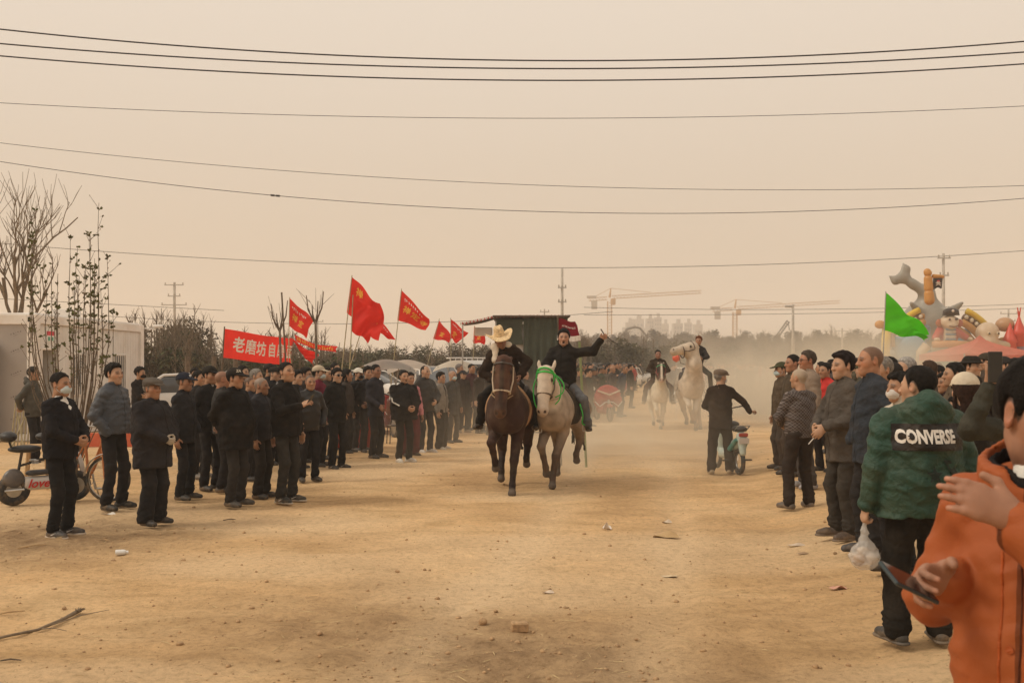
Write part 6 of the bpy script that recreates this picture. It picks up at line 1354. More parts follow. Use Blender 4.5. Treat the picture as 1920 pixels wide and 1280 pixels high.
# ------------------------------------------------------------------ horses
def horse(label, loc, theta, P):
    """local frame: y forward, x to the horse's right, z up"""
    g = P.get; sc = g('scale', 1.0); bw = g('width', 1.0); res = g('res', .019); base = g('color', (.10, .045, .025))
    root = empty('horse', loc, R_(theta+180), label, 'horse'); root.scale = (sc,)*3
    poll, muz = v3(*g('poll')), v3(*g('muzzle')); u = unit(muz-poll); fr = v3(*g('front', (0, 1, .4))); n = unit(fr-u*(fr@u)); s = np.cross(u, n); L = np.linalg.norm(muz-poll)
    lo = np.minimum.reduce([v3(-.5, -1.35, -.02), poll-.25, muz-.2]); hi = np.maximum.reduce([v3(.5, 1.1, 1.7), poll+.3, muz+.2])
    f = Field(lo, hi, res)
    def barrel(f, t=0.0):
        f.ell((0, -.12, 1.13), (.285*bw+t, .80+t, .315+t), k=.08); f.ell((0, -.74, 1.20), (.275*bw+t, .38+t, .30+t), k=.12); f.ell((0, .46, 1.14), (.255*bw+t, .34+t, .33+t), k=.12); f.ell((0, .30, 1.36), (.11+t, .34+t, .13+t), k=.12)
    barrel(f); f.ell((0, .66, 1.05), (.20*bw, .17, .22), k=.10); [f.ell((q*.10*bw, .70, 1.02), (.105*bw, .10, .16), k=.07) for q in (-1, 1)]
    nb = v3(0, .56, 1.22); nm_ = (nb+poll)/2+v3(*g('arch', (0, .03, .06)))
    nk = g('neck', 1.0); f.cap(nb, nm_, .235*nk, .155*nk, k=.10, flat=((1, 0, 0), .72*bw)); f.cap(nm_, poll+u*.04-n*.05, .155*nk, .11*nk, k=.08, flat=((1, 0, 0), .78))
    q_ = g('hsz', 1.22)
    f.cap(poll+u*.07, poll+u*L*.52, .098*q_, .080*q_, k=.05, flat=(s, .92)); f.cap(poll+u*L*.5, muz-u*.06, .078*q_, .058*q_, k=.04, flat=(s, .95)); f.ell(muz-u*.02-n*.012, (.062*q_, .062*q_, .066*q_), k=.05)
    f.ell(poll+u*.2-n*.075, (.072*q_, .10*q_, .11*q_), k=.06); f.cap(poll+u*.24-n*.08, muz-u*.05-n*.045, .05, .035, k=.05)
    for q in (-1, 1):
        e = poll+u*.18+s*q*.078*q_+n*.035*q_; f.ell(e, (.027, .027, .027), k=.02); f.cap(e+n*.022-u*.018-s*q*.012, e+n*.02+u*.02, .016, .01, k=.02)
        f.ell(muz+s*q*.036*q_+n*.034*q_+u*.012, (.018, .022, .022), k=.012, op='s')
        eb = poll+s*q*g('earw', .056)+u*.01-n*.01; et = eb-u*.135*g('earl', 1)+s*q*.03+n*g('earf', .03); f.cap(eb, (eb+et)/2+s*q*.012, .030, .030, k=.02, flat=(n, .6)); f.cap((eb+et)/2+s*q*.012, et, .029, .005, k=.01, flat=(n, .6))
    if g('open_mouth'): f.cap(muz-n*.05+u*.06, muz-n*.03-u*.08, .02, .012, k=.01, op='s')
    dark = []
    for lg in g('legs'):
        pts = [v3(*q[:3]) for q in lg['j']]; rad = lg['r']
        for i in range(len(pts)-1): f.cap(pts[i], pts[i+1], rad[i], rad[i+1], k=.06 if i == 0 else .03)
        hd = unit(lg.get('hoof', (0, .45, -1))); a = pts[-1]; f.cap(a, a+hd*.055, rad[-1]*.95, rad[-1]*1.05, k=.03); f.cap(a+hd*.06, a+hd*.115, .044, .060, k=.012); f.cut if False else None
        dark.append((a, hd))
    V, Q = f.mesh(); T = np.ones((len(V), 3)); bc = np.array(base)
    def blend(mask, col): nonlocal T; mask = np.clip(mask, 0, 1)[:, None]; T = T*(1-mask)+mask*(np.array(col)/bc)
    D = lambda p: np.linalg.norm(V-p, axis=1)
    if g('leg_color'): blend(np.clip((g('leg_z', .75)-V[:, 2])/.35, 0, 1), g('leg_color'))
    if g('dapple'):
        nz = np.sin(V[:, 0]*21+2*np.sin(V[:, 1]*9))*np.sin(V[:, 1]*17+2*np.sin(V[:, 2]*11))*np.sin(V[:, 2]*19+1.5*np.sin(V[:, 0]*13)); blend(np.clip(.25+nz*.9, 0, .55)*(V[:, 2] > .5)*(V[:, 2] < 1.5), g('dapple'))
    if g('face_color'): blend(np.clip((g('face_r', .34)-D(poll+u*.24))/.06, 0, 1), g('face_color'))
    if g('blaze'): w_ = V-poll; blend(np.clip((.035-np.abs(w_@s))/.012, 0, 1)*np.clip((w_@n-.02)/.02, 0, 1)*((w_@u) > .02)*(D(poll+u*.25) < .42), g('blaze'))
    blend(np.clip((.11-D(muz+u*.01))/.05, 0, 1)*.8, g('muzzle_color', (.05, .035, .03)))
    for q in (-1, 1):
        blend(np.clip((.038-D(poll+u*.18+s*q*.088*q_+n*.04*q_))/.008, 0, 1), (.012, .009, .008)); blend(np.clip((.027-D(muz+s*q*.036*q_+n*.030*q_+u*.008))/.008, 0, 1), (.02, .012, .012))
    for a, hd in dark: blend(np.clip(((V-a)@hd-.045)/.02, 0, 1)*(D(a+hd*.08) < .12), g('hoof_color', (.10, .08, .065)))
    me = mesh_data('body', V, [Q]); ca = me.color_attributes.new('tint', 'FLOAT_COLOR', 'POINT'); ca.data.foreach_set('color', np.concatenate([T, np.ones((len(T), 1))], 1).astype(np.float32).ravel()); obj('body', me, 'fur', root, base)
    # mane, forelock, tail
    mc = g('mane', (.02, .015, .012)); gg = np.random.default_rng(3); f = Field(np.minimum(lo, lo), hi, .024); side = g('mane_side', 1)
    for k in range(14):
        t_ = k/13; p = poll-n*.06+u*.0 if t_ == 0 else None; c1 = poll+u*.02-n*.10; c2 = v3(0, .32, 1.47); m_ = nm_-unit(poll-nb)*0+np.cross(unit(poll-nb), v3(1, 0, 0))*.14
        p = (1-t_)**2*c1+2*t_*(1-t_)*m_+t_*t_*c2; q = p+v3(side*.13+gg.normal()*.02, -.03, -.20-.08*gg.random()); f.cap(p, p+v3(side*.06, 0, .01), .035, .03, k=.03); f.cap(p+v3(side*.06, 0, .01), q, .032, .012, k=.02)
    for k in range(g('forelock', 4)): f.cap(poll+n*.05-u*.01+s*(k-1.5)*.02, poll+u*(.13+.03*gg.random())+n*.10+s*(k-1.5)*.03, .022, .009, k=.015)
    f.wrinkle(.008, .06, 2); V, Q = f.mesh(); obj('mane', mesh_data('mane', V, [Q]), 'hair', root, mc)
    tl = [v3(*q) for q in g('tail', [(0, -1.08, 1.28), (0, -1.28, 1.15), (0, -1.36, .80), (0, -1.34, .45)])]; f = Field(np.minimum.reduce(tl)-.15, np.maximum.reduce(tl)+.15, .026)
    for k in range(6):
        o_ = gg.normal(size=3)*.03
        for i in range(len(tl)-1): f.cap(tl[i]+o_*i*.7, tl[i+1]+o_*(i+1)*.7, .045-.008*i, .04-.010*i, k=.03)
    f.wrinkle(.008, .07, 5); V, Q = f.mesh(); obj('tail', mesh_data('tail', V, [Q]), 'hair', root, g('tailc', mc))
    # bridle
    hc = g('halter', (.36, .27, .17)); hw = g('hw', .012); a_ = np.linspace(0, 2*math.pi, 20)
    def band(c, rs, rn, w_=hw): mb = MB(); mb.tube([c+s*rs*math.cos(t_)+n*rn*math.sin(t_) for t_ in a_], w_, 6, cap=False); return mb
    br_ = band(poll+u*L*.60-n*.028*q_, .083*q_, .098*q_).build('noseband', 'leather', root, hc)
    for q in (-1, 1): mb = MB(); mb.tube([poll+u*L*.60+s*q*.083*q_-n*.02, poll+u*.28+s*q*.104*q_-n*.04, poll+u*.10+s*q*.102*q_-n*.02, poll-u*.01+s*q*.06-n*.03], hw*.8, 6); mb.build('cheek_strap', 'leather', root, hc)
    mb = MB(); mb.tube([poll+u*.08+s*q+n*w_ for q, w_ in ((-.10*q_, 0), (-.07*q_, .07*q_), (0, .105*q_), (.07*q_, .07*q_), (.10*q_, 0))], hw*.9, 6); mb.build('browband', 'leather', root, g('browc', hc))
    hands = g('rein_to', (0, .38, 1.62))
    for q in (-1, 1): mb = MB(); p0 = poll+u*L*.72+s*q*.07-n*.03; p1 = v3(*hands)+v3(-q*.05 if s[0] < 0 else q*.05, 0, 0); mb.tube([p0, (p0+p1)/2+v3(np.sign(s[0]*q)*.10, 0, -.10), p1], hw*.55, 5); mb.build('rein', 'leather', root, g('reinc', hc))
    # blanket and saddle
    if g('blanket'):
        f = Field((-.5, -.7, .7), (.5, .45, 1.65), .022); barrel(f, .022); f.cut((0, .30, 0), (0, 1, 0)); f.cut((0, -.48, 0), (0, -1, 0)); f.cut((0, 0, g('blz', .90)), (0, 0, -1)); V, Q = f.mesh(); bl_ = obj('saddle_blanket', mesh_data('saddle_blanket', V, [Q]), 'cloth', root, g('blanket'))
        if g('blanket_edge'):
            f = Field((-.5, .2, .7), (.5, .45, 1.65), .02); barrel(f, .032); f.cut((0, .335, 0), (0, 1, 0)); f.cut((0, .285, 0), (0, -1, 0)); f.cut((0, 0, .84), (0, 0, -1)); V, Q = f.mesh(); obj('blanket_edge', mesh_data('blanket_edge', V, [Q]), 'cloth', bl_, g('blanket_edge'))
    f = Field((-.4, -.6, 1.15), (.4, .35, 1.75), .022); f.cap((0, -.35, 1.49), (0, .12, 1.49), .17, .13, k=.08, flat=((0, 0, 1), .45)); f.ell((0, .19, 1.56), (.07, .05, .09), k=.05); f.ell((0, -.44, 1.55), (.17, .07, .06), k=.06); [f.ell((q*.22, -.05, 1.32), (.07, .16, .17), k=.06) for q in (-1, 1)]; V, Q = f.mesh(); sd = obj('saddle', mesh_data('saddle', V, [Q]), 'leather', root, g('saddlec', (.05, .035, .028)))
    for q in (-1, 1):
        st = v3(q*g('stx', .40), g('sty', .0), g('stz', .80)); mb = MB(); mb.tube([(q*.26, -.05, 1.34), (q*.33, -.03, 1.05), st+v3(0, 0, .12)], .014, 5); mb.tube([st+v3(-.05, 0, 0), st+v3(-.05, 0, .08), st+v3(0, 0, .13), st+v3(.05, 0, .08), st+v3(.05, 0, 0), st+v3(-.05, 0, 0)], .009, 5); mb.build('stirrup', 'steel', sd)
    M = Matrix.Translation(loc) @ Matrix.Rotation(R_(theta+180), 4, 'Z') @ Matrix.Scale(sc, 4)
    return root, (lambda p: M @ Vector(tuple(p))), (poll, u, n, s, L)
def leg(j, hoof=(0, .35, -1), r=(.135, .085, .055, .042, .036), **k): return dict(j=j, hoof=hoof, r=r)
FR = (.14, .095, .060, .044, .046); HR_ = (.17, .12, .066, .046, .048)
def foreleg(x, knee, fet, hoof=(0, .35, -1), top=None): return leg([top or (x*1.02, .50, 1.02), (x, .46, .82), knee, ((knee[0]+fet[0])/2, (knee[1]+fet[1])/2, (knee[2]+fet[2])/2), fet], hoof, (.135, .088, .060, .043, .044))
def hindleg(x, stifle, hock, fet, hoof=(0, .3, -1)): return leg([(x*.95, -.72, 1.10), stifle, hock, ((hock[0]+fet[0])/2, (hock[1]+fet[1])/2, (hock[2]+fet[2])/2), fet], hoof, (.19, .125, .066, .045, .046))
def rider(loc, theta, P, label, seed):
    P = dict(P); P['ride'] = True; P.setdefault('footR', (.40, .12, .28)); P.setdefault('footL', (-.40, .12, .28)); P.setdefault('kpole', (.75, 1, .2))
    P.setdefault('toeR', (.25, 1, .05)); P.setdefault('toeL', (-.25, 1, .05)); P.setdefault('hem', .86)
    r, i = build_person(loc, theta, P, label, 'riders on the galloping horses', seed); return r, i

# brown horse with straw-hatted rider
bl = Vector(((957-960)/FPX*14.2, 14.35, 0)); bth = -5
bh, bw_, bhd = horse('dark bay horse galloping in front, white noseband, ridden by the straw-hatted rider', bl, bth, dict(width=1.14, scale=1.0, hsz=1.32, neck=1.1, color=(.036, .015, .010), leg_color=(.018, .010, .008), leg_z=.7, muzzle_color=(.10, .048, .028), face_color=(.068, .028, .016), face_r=.38, blaze=(.03, .016, .012), poll=(.00, .98, 1.84), muzzle=(.03, 1.20, 1.13), front=(0, 1, .1), arch=(0, .06, .08), mane=(.012, .009, .008), earf=-.10, earl=.8,
    legs=[foreleg(.17, (.18, .90, .72), (.15, .68, .44), (0, -.7, -1)), foreleg(-.14, (-.11, .66, .46), (-.09, .72, .13)), hindleg(-.20, (-.20, -.52, .86), (-.20, -.72, .58), (-.19, -.55, .38), (0, -.6, -1)), hindleg(.19, (.18, -.45, .85), (.18, -.62, .50), (.17, -.40, .20))],
    halter=(.50, .40, .29), hw=.015, browc=(.06, .05, .045), reinc=(.28, .18, .08), blanket=(.10, .035, .02), blanket_edge=(.42, .25, .14), rein_to=(.05, .42, 1.62)))
rider(bw_((.05, -.14, 1.55))-Vector((0, 0, .92*.985)), bth, dict(H=1.69, lean=26, roll=14, twist=12, pitch=-14, yaw=6, hat='straw', hair='short', jc=(.022, .013, .009), wr=.008, tc=(.016, .014, .013), sc=(.03, .025, .02), shirt=(.62, .55, .46), vneck=.12, skin=(.26, .13, .08), thick=.038, collar=.03, R=dict(w=(.22, .30, 1.10), pole=(1, -.5, -.2), curl=1.4), L=dict(w=(.15, .34, 1.12), pole=(1, -.4, .1), curl=1.4), res=.015, hres=.008), 'person in straw cowboy hat, white scarf and brown jacket leaning over the bay horse', 71)
# scarf of the straw-hatted rider
bp = bpy.data.objects['person']; f = Field((-.3, -.3, 1.2), (.35, .35, 1.75), .018)
ri = person_parts(dict(H=1.69, lean=26, roll=14, twist=12, ride=True, hres=.03, res=.05), 71)[1]['tp']
f.cap(ri(-.10, -.03, 1.47), ri(.10, -.03, 1.49), .06, .06, k=.04); f.cap(ri(.09, .02, 1.50), ri(.15, .10, 1.36), .06, .05, k=.04, flat=((.5, .8, 0), .5)); f.cap(ri(.15, .10, 1.36), ri(.07, .17, 1.20), .05, .03, k=.03, flat=((.5, .8, 0), .5)); f.wrinkle(.006, .08, 2); V, Q = f.mesh(); obj('scarf', mesh_data('scarf', V*(1.69/1.72), [Q]), 'cloth', bp, (.62, .54, .44))

# grey horse with shouting rider
gl = Vector(((1052-960)/FPX*14.7, 14.95, 0)); gth = -13
gh, gw, ghd = horse('dapple grey horse galloping beside the bay, green rope on its head', gl, gth, dict(width=1.02, scale=.98, color=(.34, .26, .19), leg_color=(.09, .06, .045), leg_z=.85, dapple=(.20, .145, .10), face_color=(.58, .48, .38), face_r=.50, muzzle_color=(.34, .25, .19), poll=(.02, 1.02, 1.74), muzzle=(.03, 1.26, 1.14), front=(0, 1, .25), arch=(0, .05, .06), mane=(.03, .025, .02), earf=.02, earl=1.45, earw=.088, forelock=3, hsz=1.3,
    legs=[foreleg(.14, (.13, .84, .62), (.09, .70, .31), (0, -.5, -1)), foreleg(-.13, (-.05, .64, .47), (.0, .62, .14)), hindleg(-.20, (-.21, -.42, .88), (-.22, -.55, .62), (-.17, -.46, .40), (0, -.5, -1)), hindleg(.18, (.17, -.50, .86), (.17, -.70, .52), (.15, -.58, .20))],
    halter=(.12, .085, .06), hw=.016, browc=(.05, .50, .08), reinc=(.30, .22, .14), blanket=(.05, .04, .03), rein_to=(.02, .44, 1.55)))
rr_, ri_ = rider(gw((-.02, -.12, 1.53))-Vector((0, 0, .92*1.0)), gth, dict(H=1.72, lean=4, roll=-2, pitch=-2, yaw=10, mouth=.010, hair='long', hc=(.012, .011, .011), jc=(.016, .014, .013), tc=(.10, .105, .115), tm='denim', sc=(.025, .02, .017), skin=(.42, .23, .15), thick=.03, collar=.05, hood=.9, R=dict(w=(.12, .38, 1.10), pole=(1, -.5, -.2), curl=1.4), L=dict(w=(.58, .12, 1.60), pole=(.2, -.6, -1), hd=(.8, .1, .6), ht=(-.3, .2, 1), curl=1.3), res=.014, hres=.0075), 'person in black hooded jacket and jeans shouting, arm flung out with a whip', 72)
wl = ri_['arms'][-1][1]; hw_ = ri_['world'](wl+v3(-.03, .02, .07)); mb = MB(); mb.tube([(-.03, 0, .08), (.02, -.02, .0), (.11, -.05, -.08), (.22, -.06, -.15)], [.009, .009, .007, .005], 6); o = mb.build('riding_whip', 'leather', None, (.05, .03, .02), loc=hw_); tag(o, 'short dark riding whip held in the flung-out hand', 'whip')
# green ropes on the grey horse
poll, u, n, s, L = ghd; mb = MB(); mb.tube(smooth_path([poll+u*.05+s*q+n*w_+u*k for q, w_, k in ((-.12, -.05, .16), (-.125, .03, .03), (-.075, .12, -.01), (0, .15, -.02), (.075, .12, -.01), (.125, .03, .03), (.12, -.05, .18))]), .013, 6); surf_mat('green_rope', (.05, .48, .08), .7, 30, .2, .3); mb.build('head_rope', 'green_rope', gh, smooth=True)
for k, (dz, dx) in enumerate(((.36, .05), (.28, .09), (.42, .02))):
    for q in ((-1,) if k != 2 else (1,)):
        qq = q if s[0] > 0 else -q; mb = MB(); a0 = poll+u*.05+s*qq*.11; mb.tube(smooth_path([a0, a0+v3(q*(.05+dx), .0, -dz*.5), a0+v3(q*(.04+dx), -.02, -dz), a0+v3(q*.02, -.04, -dz*1.25)]), .0095, 6); mb.build('rope_loop', 'green_rope', gh, smooth=True)
mb = MB(); mb.tube(smooth_path([(-.34, .22, 1.22), (-.38, .20, 1.05), (-.36, .12, .92), (-.43, .0, .90), (-.46, -.06, 1.0)]), .010, 6); mb.build('rope_loop', 'green_rope', gh, smooth=True)

# white horse with head thrown up
wl_ = Vector(((1299-960)/FPX*26.2, 26.6, 0)); wth = -4
wh, ww, whd = horse('white horse with its head thrown up sideways, second row', wl_, wth, dict(width=1.12, scale=1.05, color=(.50, .42, .33), leg_color=(.28, .20, .15), leg_z=.7, dapple=(.40, .32, .24), muzzle_color=(.30, .23, .18), hsz=1.6, poll=(-.03, .74, 2.10), muzzle=(.52, .98, 1.99), front=(.1, .15, 1), arch=(0, .12, .0), mane=(.42, .36, .28), earf=.01, res=.024, open_mouth=True, forelock=2, neck=1.5,
    legs=[foreleg(.13, (.11, .86, .66), (.02, .70, .36), (0, -.6, -1)), foreleg(-.12, (-.04, .76, .52), (-.08, .64, .18), (0, -.5, -1)), hindleg(-.19, (-.22, -.42, .86), (-.26, -.50, .52), (-.30, -.38, .14)), hindleg(.18, (.17, -.50, .86), (.1, -.66, .50), (.03, -.50, .26), (0, -.6, -1))],
    halter=(.09, .06, .045), hw=.014, rein_to=(-.05, .30, 1.62), tail=[(0, -1.08, 1.28), (-.14, -1.30, 1.22), (-.26, -1.45, .98), (-.30, -1.46, .7)]))
rider(ww((-.16, -.10, 1.66))-Vector((0, 0, .92*.98)), wth, dict(H=1.66, lean=2, roll=-6, yaw=-12, hair='fluff', hc=(.13, .045, .018), jc=(.025, .023, .023), tc=(.09, .085, .07), sc=(.04, .03, .02), collar=.04, R=dict(w=(.02, .32, 1.15), pole=(1, -.4, -.3), curl=1.3), L=dict(w=(.10, .33, 1.12), pole=(1, -.4, -.1), curl=1.3), res=.022, hres=.011), 'red-haired person in black tracksuit top riding the white horse', 73)
wr = [o for o in bpy.data.objects if o.get('label', '').startswith('red-haired')][0]; mb = MB(); mb.tube([(-.23, -.02, 1.28), (-.29, .0, 1.15), (-.30, .08, 1.05), (-.22, .22, .98), (-.15, .29, 1.06)], .012, 6); mb.build('sleeve_stripe', 'cloth', wr, (.6, .56, .5))
# piebald pony
pl = Vector(((1239-960)/FPX*27.0, 27.5, 0)); pth = -2
ph, pw_, phd = horse('small white pony with a dark face and white blaze, second row', pl, pth, dict(width=.95, scale=.88, color=(.56, .48, .36), face_color=(.035, .02, .015), blaze=(.62, .55, .45), muzzle_color=(.50, .32, .25), poll=(.02, .95, 1.98), muzzle=(.03, 1.22, 1.52), front=(0, 1, .4), arch=(0, .06, .04), mane=(.50, .40, .20), mane_side=-1, res=.024, neck=1.25, hsz=1.35,
    legs=[foreleg(.14, (.12, .74, .60), (.05, .55, .36), (0, -.6, -1)), foreleg(-.12, (-.07, .56, .50), (-.02, .52, .14)), hindleg(-.19, (-.22, -.42, .86), (-.24, -.60, .55), (-.2, -.52, .2)), hindleg(.18, (.17, -.50, .86), (.15, -.66, .55), (.1, -.40, .22))],
    halter=(.30, .04, .035), hw=.010, browc=(.05, .40, .16), rein_to=(0, .32, 1.60), tail=[(0, -1.08, 1.28), (-.16, -1.25, 1.1), (-.30, -1.30, .8), (-.34, -1.28, .42)], tailc=(.42, .34, .22)))
rider(pw_((0, -.10, 1.56))-Vector((0, 0, .92*.98)), pth, dict(H=1.68, lean=6, hair='short', jc=(.035, .022, .014), tc=(.05, .022, .018), sc=(.25, .18, .11), skin=(.28, .14, .09), thick=.03, R=dict(w=(.10, .32, 1.12), pole=(1, -.4, -.3), curl=1.3), L=dict(w=(.10, .32, 1.12), pole=(1, -.4, -.3), curl=1.3), res=.022, hres=.011), 'person in dark brown coat riding the small white pony', 74)
# red balloon between the rear riders
c = at(1268, 671, 31); r = empty('red_balloon', c, 0, 'round orange-red balloon showing left of the white horse neck', 'balloon'); f = Field((-.3,)*3, (.3,)*3, .03); f.ell((0, 0, 0), (.125, .125, .12), k=.02); f.cap((0, 0, -.11), (0, 0, -.14), .03, .012, k=.02); V, Q = f.mesh(); obj('skin', mesh_data('skin', V, [Q]), 'vinyl', r, (.62, .09, .04)); mb = MB(); mb.tube([(0, 0, -.14), (.03, 0, -.6), (0, 0, -c.z+.02)], .004, 4); mb.build('string', 'print', r, (.6, .6, .6))

# ------------------------------------------------------------------ spectators
from mathutils.bvhtree import BVHTree
LG = 'spectators lining the left of the track'; RG = 'spectators on the right verge'
BRN = (.055, .038, .028); GRY = (.085, .08, .075); HG = (.20, .18, .16); HB_ = (.012, .010, .009)
def jk(*c): return tuple(c)
stand(62, 868, 'person in grey jacket, hands behind the back, beside the container door', 95, LG, H=1.72, L='back', R='back', jc=(.085, .082, .072), hood=.7, hc=(.03, .026, .022), tc=BLACK)
B, Bi = stand(112, 1005, 'person in black blazer and light blue face mask, hands folded, nearest on the left', 78, LG, H=1.69, L='clasp', R='clasp', shirt=(.70, .68, .64), vneck=.20, collar=.02, mask=(.52, .60, .62), hair='fade', jc=(.012, .012, .015), tc=(.012, .012, .013), sc=(.045, .042, .043), sole=(.52, .44, .36), yaw=-4, hem=.83, fat=.08)
C, Ci = stand(213, 954, 'person in blue-grey quilted puffer jacket, hands in pockets', 72, LG, H=1.78, L='pocket', R='pocket', puffer=(.062, .010), jc=(.060, .068, .082), jm='nylon', hair='side', tc=BLACK, sc=(.012, .012, .012), thick=.03, hem=.90, pitch=4, yaw=-10, gap=.13)
stand(262, 846, 'person in black with a black face mask by the container corner', 75, LG, H=1.70, hair='fluff', mask=(.012, .011, .011), L='cross', R='cross', jc=(.016, .014, .014), hem=.62, aline=.04)
E_, Ei = stand(284, 983, 'old person in grey flat cap and padded dark coat, gloved hands together', 70, LG, H=1.62, hat='flat', hatc=(.10, .085, .072), hair='grey', hc=HG, L=dict(ARMS['clasp'], glove=(.42, .36, .28)), R=dict(ARMS['clasp'], glove=(.42, .36, .28)), thick=.040, hem=.68, fat=.22, jc=(.022, .021, .024), tw=1.25, flare=.02, pitch=2, yaw=-8, puffer=(.16, .004), skin=SKIN[3])
F1, F1i = stand(345, 936, 'person in navy baseball cap with a round badge, dark jacket', 76, LG, H=1.66, hat='ball', hatc=(.016, .020, .034), hair='grey', hc=(.10, .09, .08), L='pocket', R='down', jc=(.024, .024, .027), tc=(.016, .016, .018), hem=.78, skin=SKIN[3])
stand(372, 896, 'person half hidden between the two capped men, short black hair', 70, LG, H=1.67, jc=(.03, .028, .028), tc=BLACK, sc=(.16, .14, .12))
stand(393, 918, 'smiling person in plain black baseball cap, open white collar', 62, LG, H=1.74, hat='ball', hatc=(.012, .012, .012), hair='short', shirt=(.55, .52, .47), vneck=.10, collar=.03, L='pocket', R='pocket', jc=(.018, .017, .018))
stand(411, 880, 'small dark-haired person peering out behind the black caps', 60, LG, H=1.62, jc=(.03, .03, .03), seed=9)
stand(416, 922, 'sunburnt bald person in grey jacket wearing one pale work glove', 100, LG, H=1.68, hair='thin', hc=(.10, .08, .06), R=dict(ARMS['down'], glove=(.44, .38, .29)), L='pocket', jc=(.045, .043, .042), yaw=12, skin=(.36, .17, .10))
K_, Ki = stand(440, 948, 'stout person in black cap with white letters, plain black coat', 72, LG, H=1.72, hat='ball', hatc=(.014, .013, .013), hair='grey', fat=.30, jc=(.011, .010, .010), tc=(.030, .027, .025), hem=.72, L='back', R='back', sc=(.05, .045, .04))
stand(480, 884, 'grey-haired person behind the bald one in the left row', 78, LG, H=1.69, hair='short', hc=(.22, .20, .18), jc=(.02, .02, .02))
stand(489, 933, 'short cropped-grey person in slate jacket, arms hanging', 76, LG, H=1.60, hair='buzz', hc=(.22, .19, .16), jc=(.034, .034, .040), tc=(.022, .019, .017), tw=1.1, skin=SKIN[3])
stand(505, 856, 'person in dark cap far back below the red banner', 70, LG, H=1.77, hat='ball', hair='short', jc=BLACK)
stand(514, 871, 'old person in peaked black cap with long face, below the banner edge', 66, LG, H=1.72, hat='army', hatc=(.014, .014, .014), hair='grey', hc=HG, jc=(.016, .016, .018), shirt=(.4, .4, .4), vneck=.08)
P_, Pi = stand(536, 941, 'tall person in black zip jacket looking up, phone held at the chest', 66, LG, H=1.80, hair='fade', R='phone', L='down', jc=(.012, .011, .011), tc=(.032, .030, .027), sc=(.035, .033, .03), sole=(.45, .40, .33), yaw=-14, pitch=8, collar=.07, fat=.12, hem=.82)
Q_, Qi = stand(578, 902, 'person in black leather jacket with a cigarette in the lowered hand', 32, LG, H=1.62, hair='buzz', hc=(.03, .026, .022), R='cig', L='pocket', jm='leather', jc=(.016, .015, .015), tc=(.014, .014, .016), yaw=-4, lean=7, skin=SKIN[1])
stand(597, 875, 'person in beige cap, pale face mask and maroon jacket behind the smoker', 78, LG, H=1.74, hat='ball', hatc=(.46, .38, .28), mask=(.55, .62, .62), hair='short', jc=(.16, .02, .04), hem=.78)
stand(573, 866, 'dark-haired person with glasses behind the smoker', 74, LG, H=1.70, hair='side', glasses='clear', jc=(.03, .025, .022))
S_, Si = stand(631, 879, 'person in sunglasses, all in black with hands behind', 55, LG, H=1.70, hair='child', glasses='sun', L='back', R='pocket', jc=(.010, .010, .010), tc=(.010, .010, .011), sole=(.30, .26, .22), hem=.80, yaw=-12, skin=(.42, .26, .17))
stand(628, 842, 'person in black hooded coat looking over the sunglasses man', 60, LG, H=1.79, hair='fade', jc=(.013, .013, .014), hood=1.0, thick=.03)
stand(672, 845, 'person in white cap and dark mask at the flag poles', 55, LG, H=1.68, hat='ball', hatc=(.62, .58, .5), mask=(.02, .02, .02), hair='short', jc=(.016, .016, .019), sole=(.5, .45, .4))
stand(690, 848, 'smiling person with wavy hair left of the dark navy jacket', 40, LG, H=1.71, hair='fluff', jc=(.014, .014, .017), yaw=-8, L='back', R='back')
W_, Wi = stand(704, 859, 'lean tanned person in dark navy jacket, cigarette at the waist', 62, LG, H=1.76, hair='fade', R=dict(ARMS['cig'], w=(.18, .22, .98)), L='back', jc=(.024, .024, .031), tc=(.014, .013, .014), hem=.78, skin=(.28, .14, .085), yaw=-10)
X_, Xi = stand(757, 866, 'stocky laughing person in black track jacket with white sleeve stripe', 38, LG, H=1.66, hair='fade', fat=.35, L='clasp', R='clasp', jc=(.013, .012, .012), tc=(.020, .018, .016), sc=(.62, .57, .5), sole=(.6, .56, .5), hem=.80, mouth=.004, yaw=-6)
stand(769, 862, 'long-haired person in pink jacket and maroon trousers behind the laughing one', 30, LG, H=1.60, dy=.7, hair='long', jc=(.50, .20, .22), tc=(.10, .018, .022), tw=1.35, L='down', R='down', hem=.84)
Y_, Yi = stand(797, 849, 'balding person in black hooded puffer coat and white sneakers', 42, LG, H=1.73, hair='recede', hc=(.03, .025, .022), thick=.04, hood=1.0, L='clasp', R='down', jc=(.018, .017, .017), jm='nylon', puffer=(.12, .006), sc=(.62, .57, .52), sole=(.62, .58, .52), yaw=6)
Z_, Zi = stand(826, 843, 'youth in grey open hooded top and wide black trousers', 72, LG, H=1.60, hair='child', shirt=(.02, .02, .02), open=True, jc=(.21, .185, .16), hood=.8, tc=(.012, .012, .012), tw=1.45, sc=(.5, .45, .38), sole=(.52, .47, .4), thick=.03, yaw=-14)
stand(848, 830, 'old person in grey coat and light blue mask right of the youth', 48, LG, H=1.62, hair='thin', hc=HG, mask=(.50, .62, .66), jc=(.055, .053, .050), tc=(.055, .05, .045), hem=.66)
stand(868, 811, 'old person in dark cap and long brown coat next to the bay horse', 30, LG, H=1.60, hat='army', hatc=(.03, .03, .035), hair='grey', jc=(.034, .024, .022), hem=.55, aline=.05, sc=(.34, .25, .18))
stand(861, 803, 'grey-haired person in black coat above the dark cap', 70, LG, H=1.76, hair='short', hc=(.18, .16, .15), jc=(.02, .018, .018))
stand(884, 806, 'person in maroon coat just left of the bay horse', 45, LG, H=1.76, hair='fade', jc=(.06, .02, .025), hem=.6)
